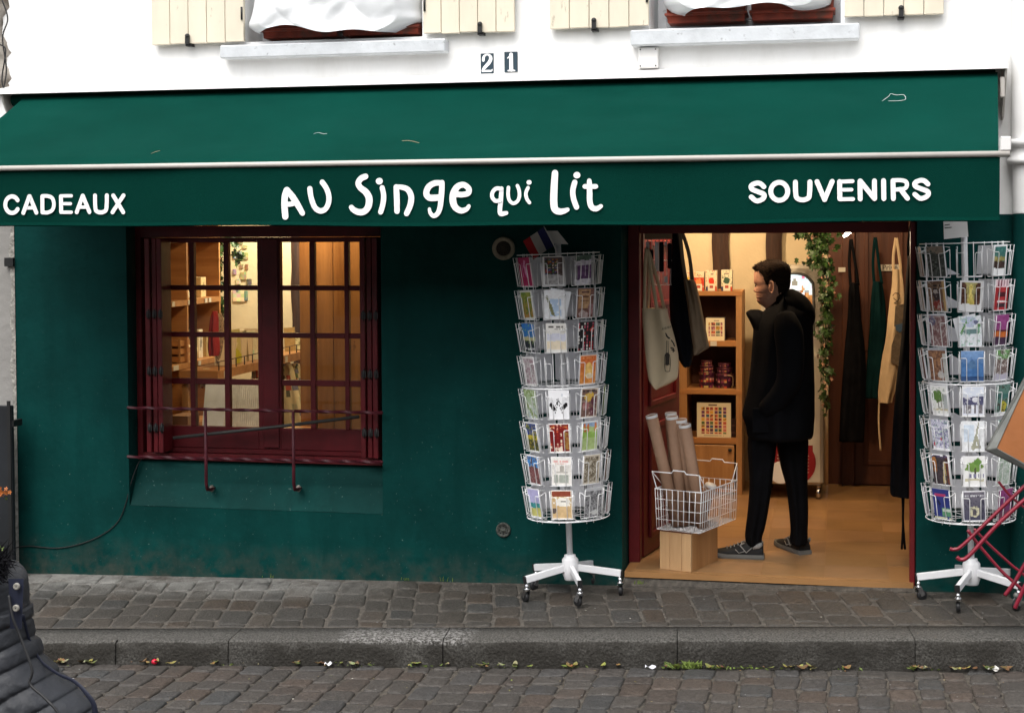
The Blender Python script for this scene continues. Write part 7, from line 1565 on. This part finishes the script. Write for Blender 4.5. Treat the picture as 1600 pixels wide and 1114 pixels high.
clusters = [(80, 170, 26), (220, 280, 7), (330, 350, 3), (455, 480, 4), (485, 505, 6), (530, 580, 9), (640, 665, 5), (685, 700, 5), (740, 790, 12), (800, 830, 5), (880, 920, 6), (940, 970, 4), (1040, 1060, 3), (1095, 1135, 8), (1200, 1290, 16), (1300, 1330, 4), (1425, 1450, 12), (1485, 1560, 20), (1575, 1600, 4)]
for a, b, n_ in clusters:
    for i in range(max(2, int(n_*.6))): leaf_geo(mb, kpt(r_.uniform(a, b)), r_.uniform(.012, .055), r_.uniform(.016, .042), r_.choice(LC))
for i in range(40): leaf_geo(mb, r_.uniform(s0_, s1_), r_.uniform(.02, .07) if r_.random() < .6 else r_.uniform(.05, .9), r_.uniform(.006, .016), r_.choice(LC))
tag(mb.build('fallen_leaves', m_leaf, recalc=False), kind='stuff')
for (u, t, lab, c, sz) in ((1552, .035, 'crumpled white paper scrap in the leaves near the red table', (.62, .60, .56), .05), (512, .03, 'white plastic scrap by the kerb below the window', (.65, .65, .67), .035), (1017, .045, 'thin white paper strip by the kerb below the tall card rack', (.66, .66, .72), .05)):
    mb = MB(); mb.cc = c; s = kpt(u, t); p = KP(s, t); z = street_z(s, t)+.014
    mb.grid(lambda a, b: (p.x+(a-.5)*sz, p.y+(b-.5)*sz*(.22 if 'strip' in lab else .6), z+.006*math.sin(a*7+b*3)+.006*b+r_.uniform(0, .004)), 7, 4, False, lambda a, b: c)
    tag(mb.build('paper_scrap', m_leaf, recalc=False), lab, 'litter')
s = kpt(242, .03); p = KP(s, .03); mb = MB(); mb.ball((p.x, p.y, street_z(s, .03)+.022), .015, 8, (1, 1, .9)); tag(mb.build('red_wrapper', M('red_plastic', (.45, .008, .03), .4)), 'small red ball shaped wrapper in the gutter below the window', 'litter')
mb = MB()
for i in range(150):                    # litter specks on the street and pavement
    s, t = r_.uniform(s0_, s1_), r_.choice([r_.uniform(.05, 1.0), r_.uniform(-1.3, -.25)]); p = KP(s, t); z = (street_z(s, t)+.010) if t > 0 else gz(p.x, p.y)+.008; sz = r_.uniform(.002, .006)
    k = mb.add([(p.x-sz, p.y, z), (p.x, p.y-sz*.6, z+.001), (p.x+sz, p.y, z), (p.x, p.y+sz*.6, z+.001)]); mb.face((k, k+1, k+2, k+3), False, r_.choice([(.6, .58, .5), (.3, .25, .12), (.5, .5, .5)]))
tag(mb.build('grit', m_leaf, recalc=False), kind='stuff')
mb = MB()
def tuft(s, t, n_, h, zf):
    for i in range(n_):
        p = KP(s+r_.gauss(0, .05), t+r_.gauss(0, .01)); z = zf; d = Vector((r_.gauss(0, .5), r_.gauss(-.2, .4), 1)).normalized(); l = h*r_.uniform(.4, 1.1); w_ = .0022; sd = Vector((d.y, -d.x, .1)).normalized()
        b = Vector((p.x, p.y, z)); q = [b-sd*w_, b+sd*w_, b+d*l*.6+sd*w_*.8, b+d*l+Vector((r_.gauss(0, .012), 0, -.008))]; k = mb.add(q); mb.face((k, k+1, k+2, k+3))
for u, n_, h in ((1075, 70, .05), (1120, 26, .03), (1062, 24, .04), (1165, 18, .025), (900, 14, .02), (1230, 12, .02), (660, 10, .02), (1030, 10, .02), (560, 10, .03), (1440, 12, .02), (350, 8, .015), (760, 12, .02), (1330, 10, .02)): s = kpt(u, .015); tuft(s, .014, n_, h, street_z(s, .01)+.004)
for (u, v, n_) in ((1008, 897, 16), (640, 900, 6), (700, 903, 5), (430, 898, 5)):
    g = gpt(u, v)
    for i in range(n_): 
        b = Vector((g.x+r_.gauss(0, .02), min(g.y, -.006)+r_.gauss(0, .004), g.z)); d = Vector((r_.gauss(0, .4), -.2, 1)).normalized(); sd = Vector((1, 0, 0)); l = r_.uniform(.01, .03); k = mb.add([b-sd*.002, b+sd*.002, b+d*l+sd*.002, b+d*l]); mb.face((k, k+1, k+2, k+3))
tag(mb.build('weeds', m_grass, recalc=False), kind='stuff')

# ================================================================== WINDOW BOXES UNDER WHITE SHEETING
for i, (boxes, sheet, lab) in enumerate((([(408, 528), (532, 655)], [(-40, 395, 648), (0, 390, 652), (18, 386, 652), (32, 382, 653), (40, 388, 640), (46, 400, 612)], 'white plastic sheet wrapped over the window boxes left of the house number'), ([(1040, 1166), (1172, 1304)], [(-60, 1030, 1310), (-25, 1032, 1304), (0, 1036, 1300), (9, 1048, 1290), (14, 1068, 1240)], 'white plastic sheet wrapped over the window boxes right of the house number'))):
    vb_ = (62, 38)[i]; sl = -1.7/60
    for j, (u0, u1) in enumerate(boxes):
        Yb_ = .015; a, b = P(u0, vb_-(u0-boxes[0][0])*.03, Yb_), P(u1, vb_-(u0-boxes[0][0])*.03, Yb_); zb0 = a.z+.004 if j == 0 else zb0
        e = empty('window_box', ((a.x+b.x)/2, Yb_+.08, zb0), ['weathered terracotta window box farthest from the number plates', 'weathered terracotta window box under the sheet, beside the shutter above the number plates', 'clean terracotta window box, left one above the electrical box', 'clean terracotta window box, right one beside the shutter near the downpipe'][2*i+j], 'window box', 'terracotta window boxes')
        w_ = b.x-a.x; mb = MB(); mb.hexa([(-w_/2+.01, -.07, 0), (w_/2-.01, -.07, 0), (w_/2-.01, .07, 0), (-w_/2+.01, .07, 0), (-w_/2, -.09, .15), (w_/2, -.09, .15), (w_/2, .09, .15), (-w_/2, .09, .15)]); mb.build('trough', m_terra, e, bevel=.004)
        mb = MB(); mb.box(-w_/2-.004, w_/2+.004, -.098, .098, .035, .05); mb.build('moulding', m_terra, e, bevel=.003)
        mb = MB(); mb.box(-w_/2+.01, w_/2-.01, -.08, .08, .151, .158); mb.build('soil', m_mortar, e)
    mb = MB(); nz_ = vnoise(90+i)
    A3 = [(P(b, a, -.06).x, P(c, a, -.06).x, P((b+c)/2, a+2, -.06).z) for a, b, c in sheet]; out = []
    for q in range(len(A3)-1):
        p0, p1, p2, p3 = [np.array(A3[max(0, min(len(A3)-1, q+d))]) for d in (-1, 0, 1, 2)]
        for j in range(10): t = j/10; out.append(.5*((2*p1)+(p2-p0)*t+(2*p0-5*p1+4*p2-p3)*t*t+(3*p1-p0-3*p2+p3)*t**3))
    out.append(np.array(A3[-1])); n = 110; zb1 = out[-1][2]
    for ri, (x0, x1, z) in enumerate(out):
        for j in range(n+1):
            t = j/n; x = x0+(x1-x0)*t; e_ = min(1, min(t, 1-t)*9); 
            f = .030*(nz_(x*5+z*5, z*6+2)-.5)+.007*(nz_(x*15-z*12, z*14)-.5)+.012*abs(math.sin(x*7+z*7))
            low = max(0, (ri/len(out)-.6)/.4); zz_ = z-.02*low*math.sin(x*7+1+i)-.012*low*math.sin(x*17)
            mb.v.append((x, .02-.13*math.sqrt(e_)*min(1, .35+ri/12)-f*2*e_, zz_))
    for a in range(len(out)-1):
        for j in range(n): k = a*(n+1)+j; mb.face((k, k+1, k+n+2, k+n+1), True)
    kb = len(mb.v)
    for (x0, x1, z) in out: mb.add([(x0+.01, .10, z+.01), (x1-.01, .10, z+.01)])
    for a in range(len(out)-1): mb.face((a*(n+1), (a+1)*(n+1), kb+2*a+2, kb+2*a)); mb.face((a*(n+1)+n, kb+2*a+1, kb+2*a+3, (a+1)*(n+1)+n))
    tag(mb.build('plastic_sheet', m_sheet, recalc=False), lab, 'plastic sheet')
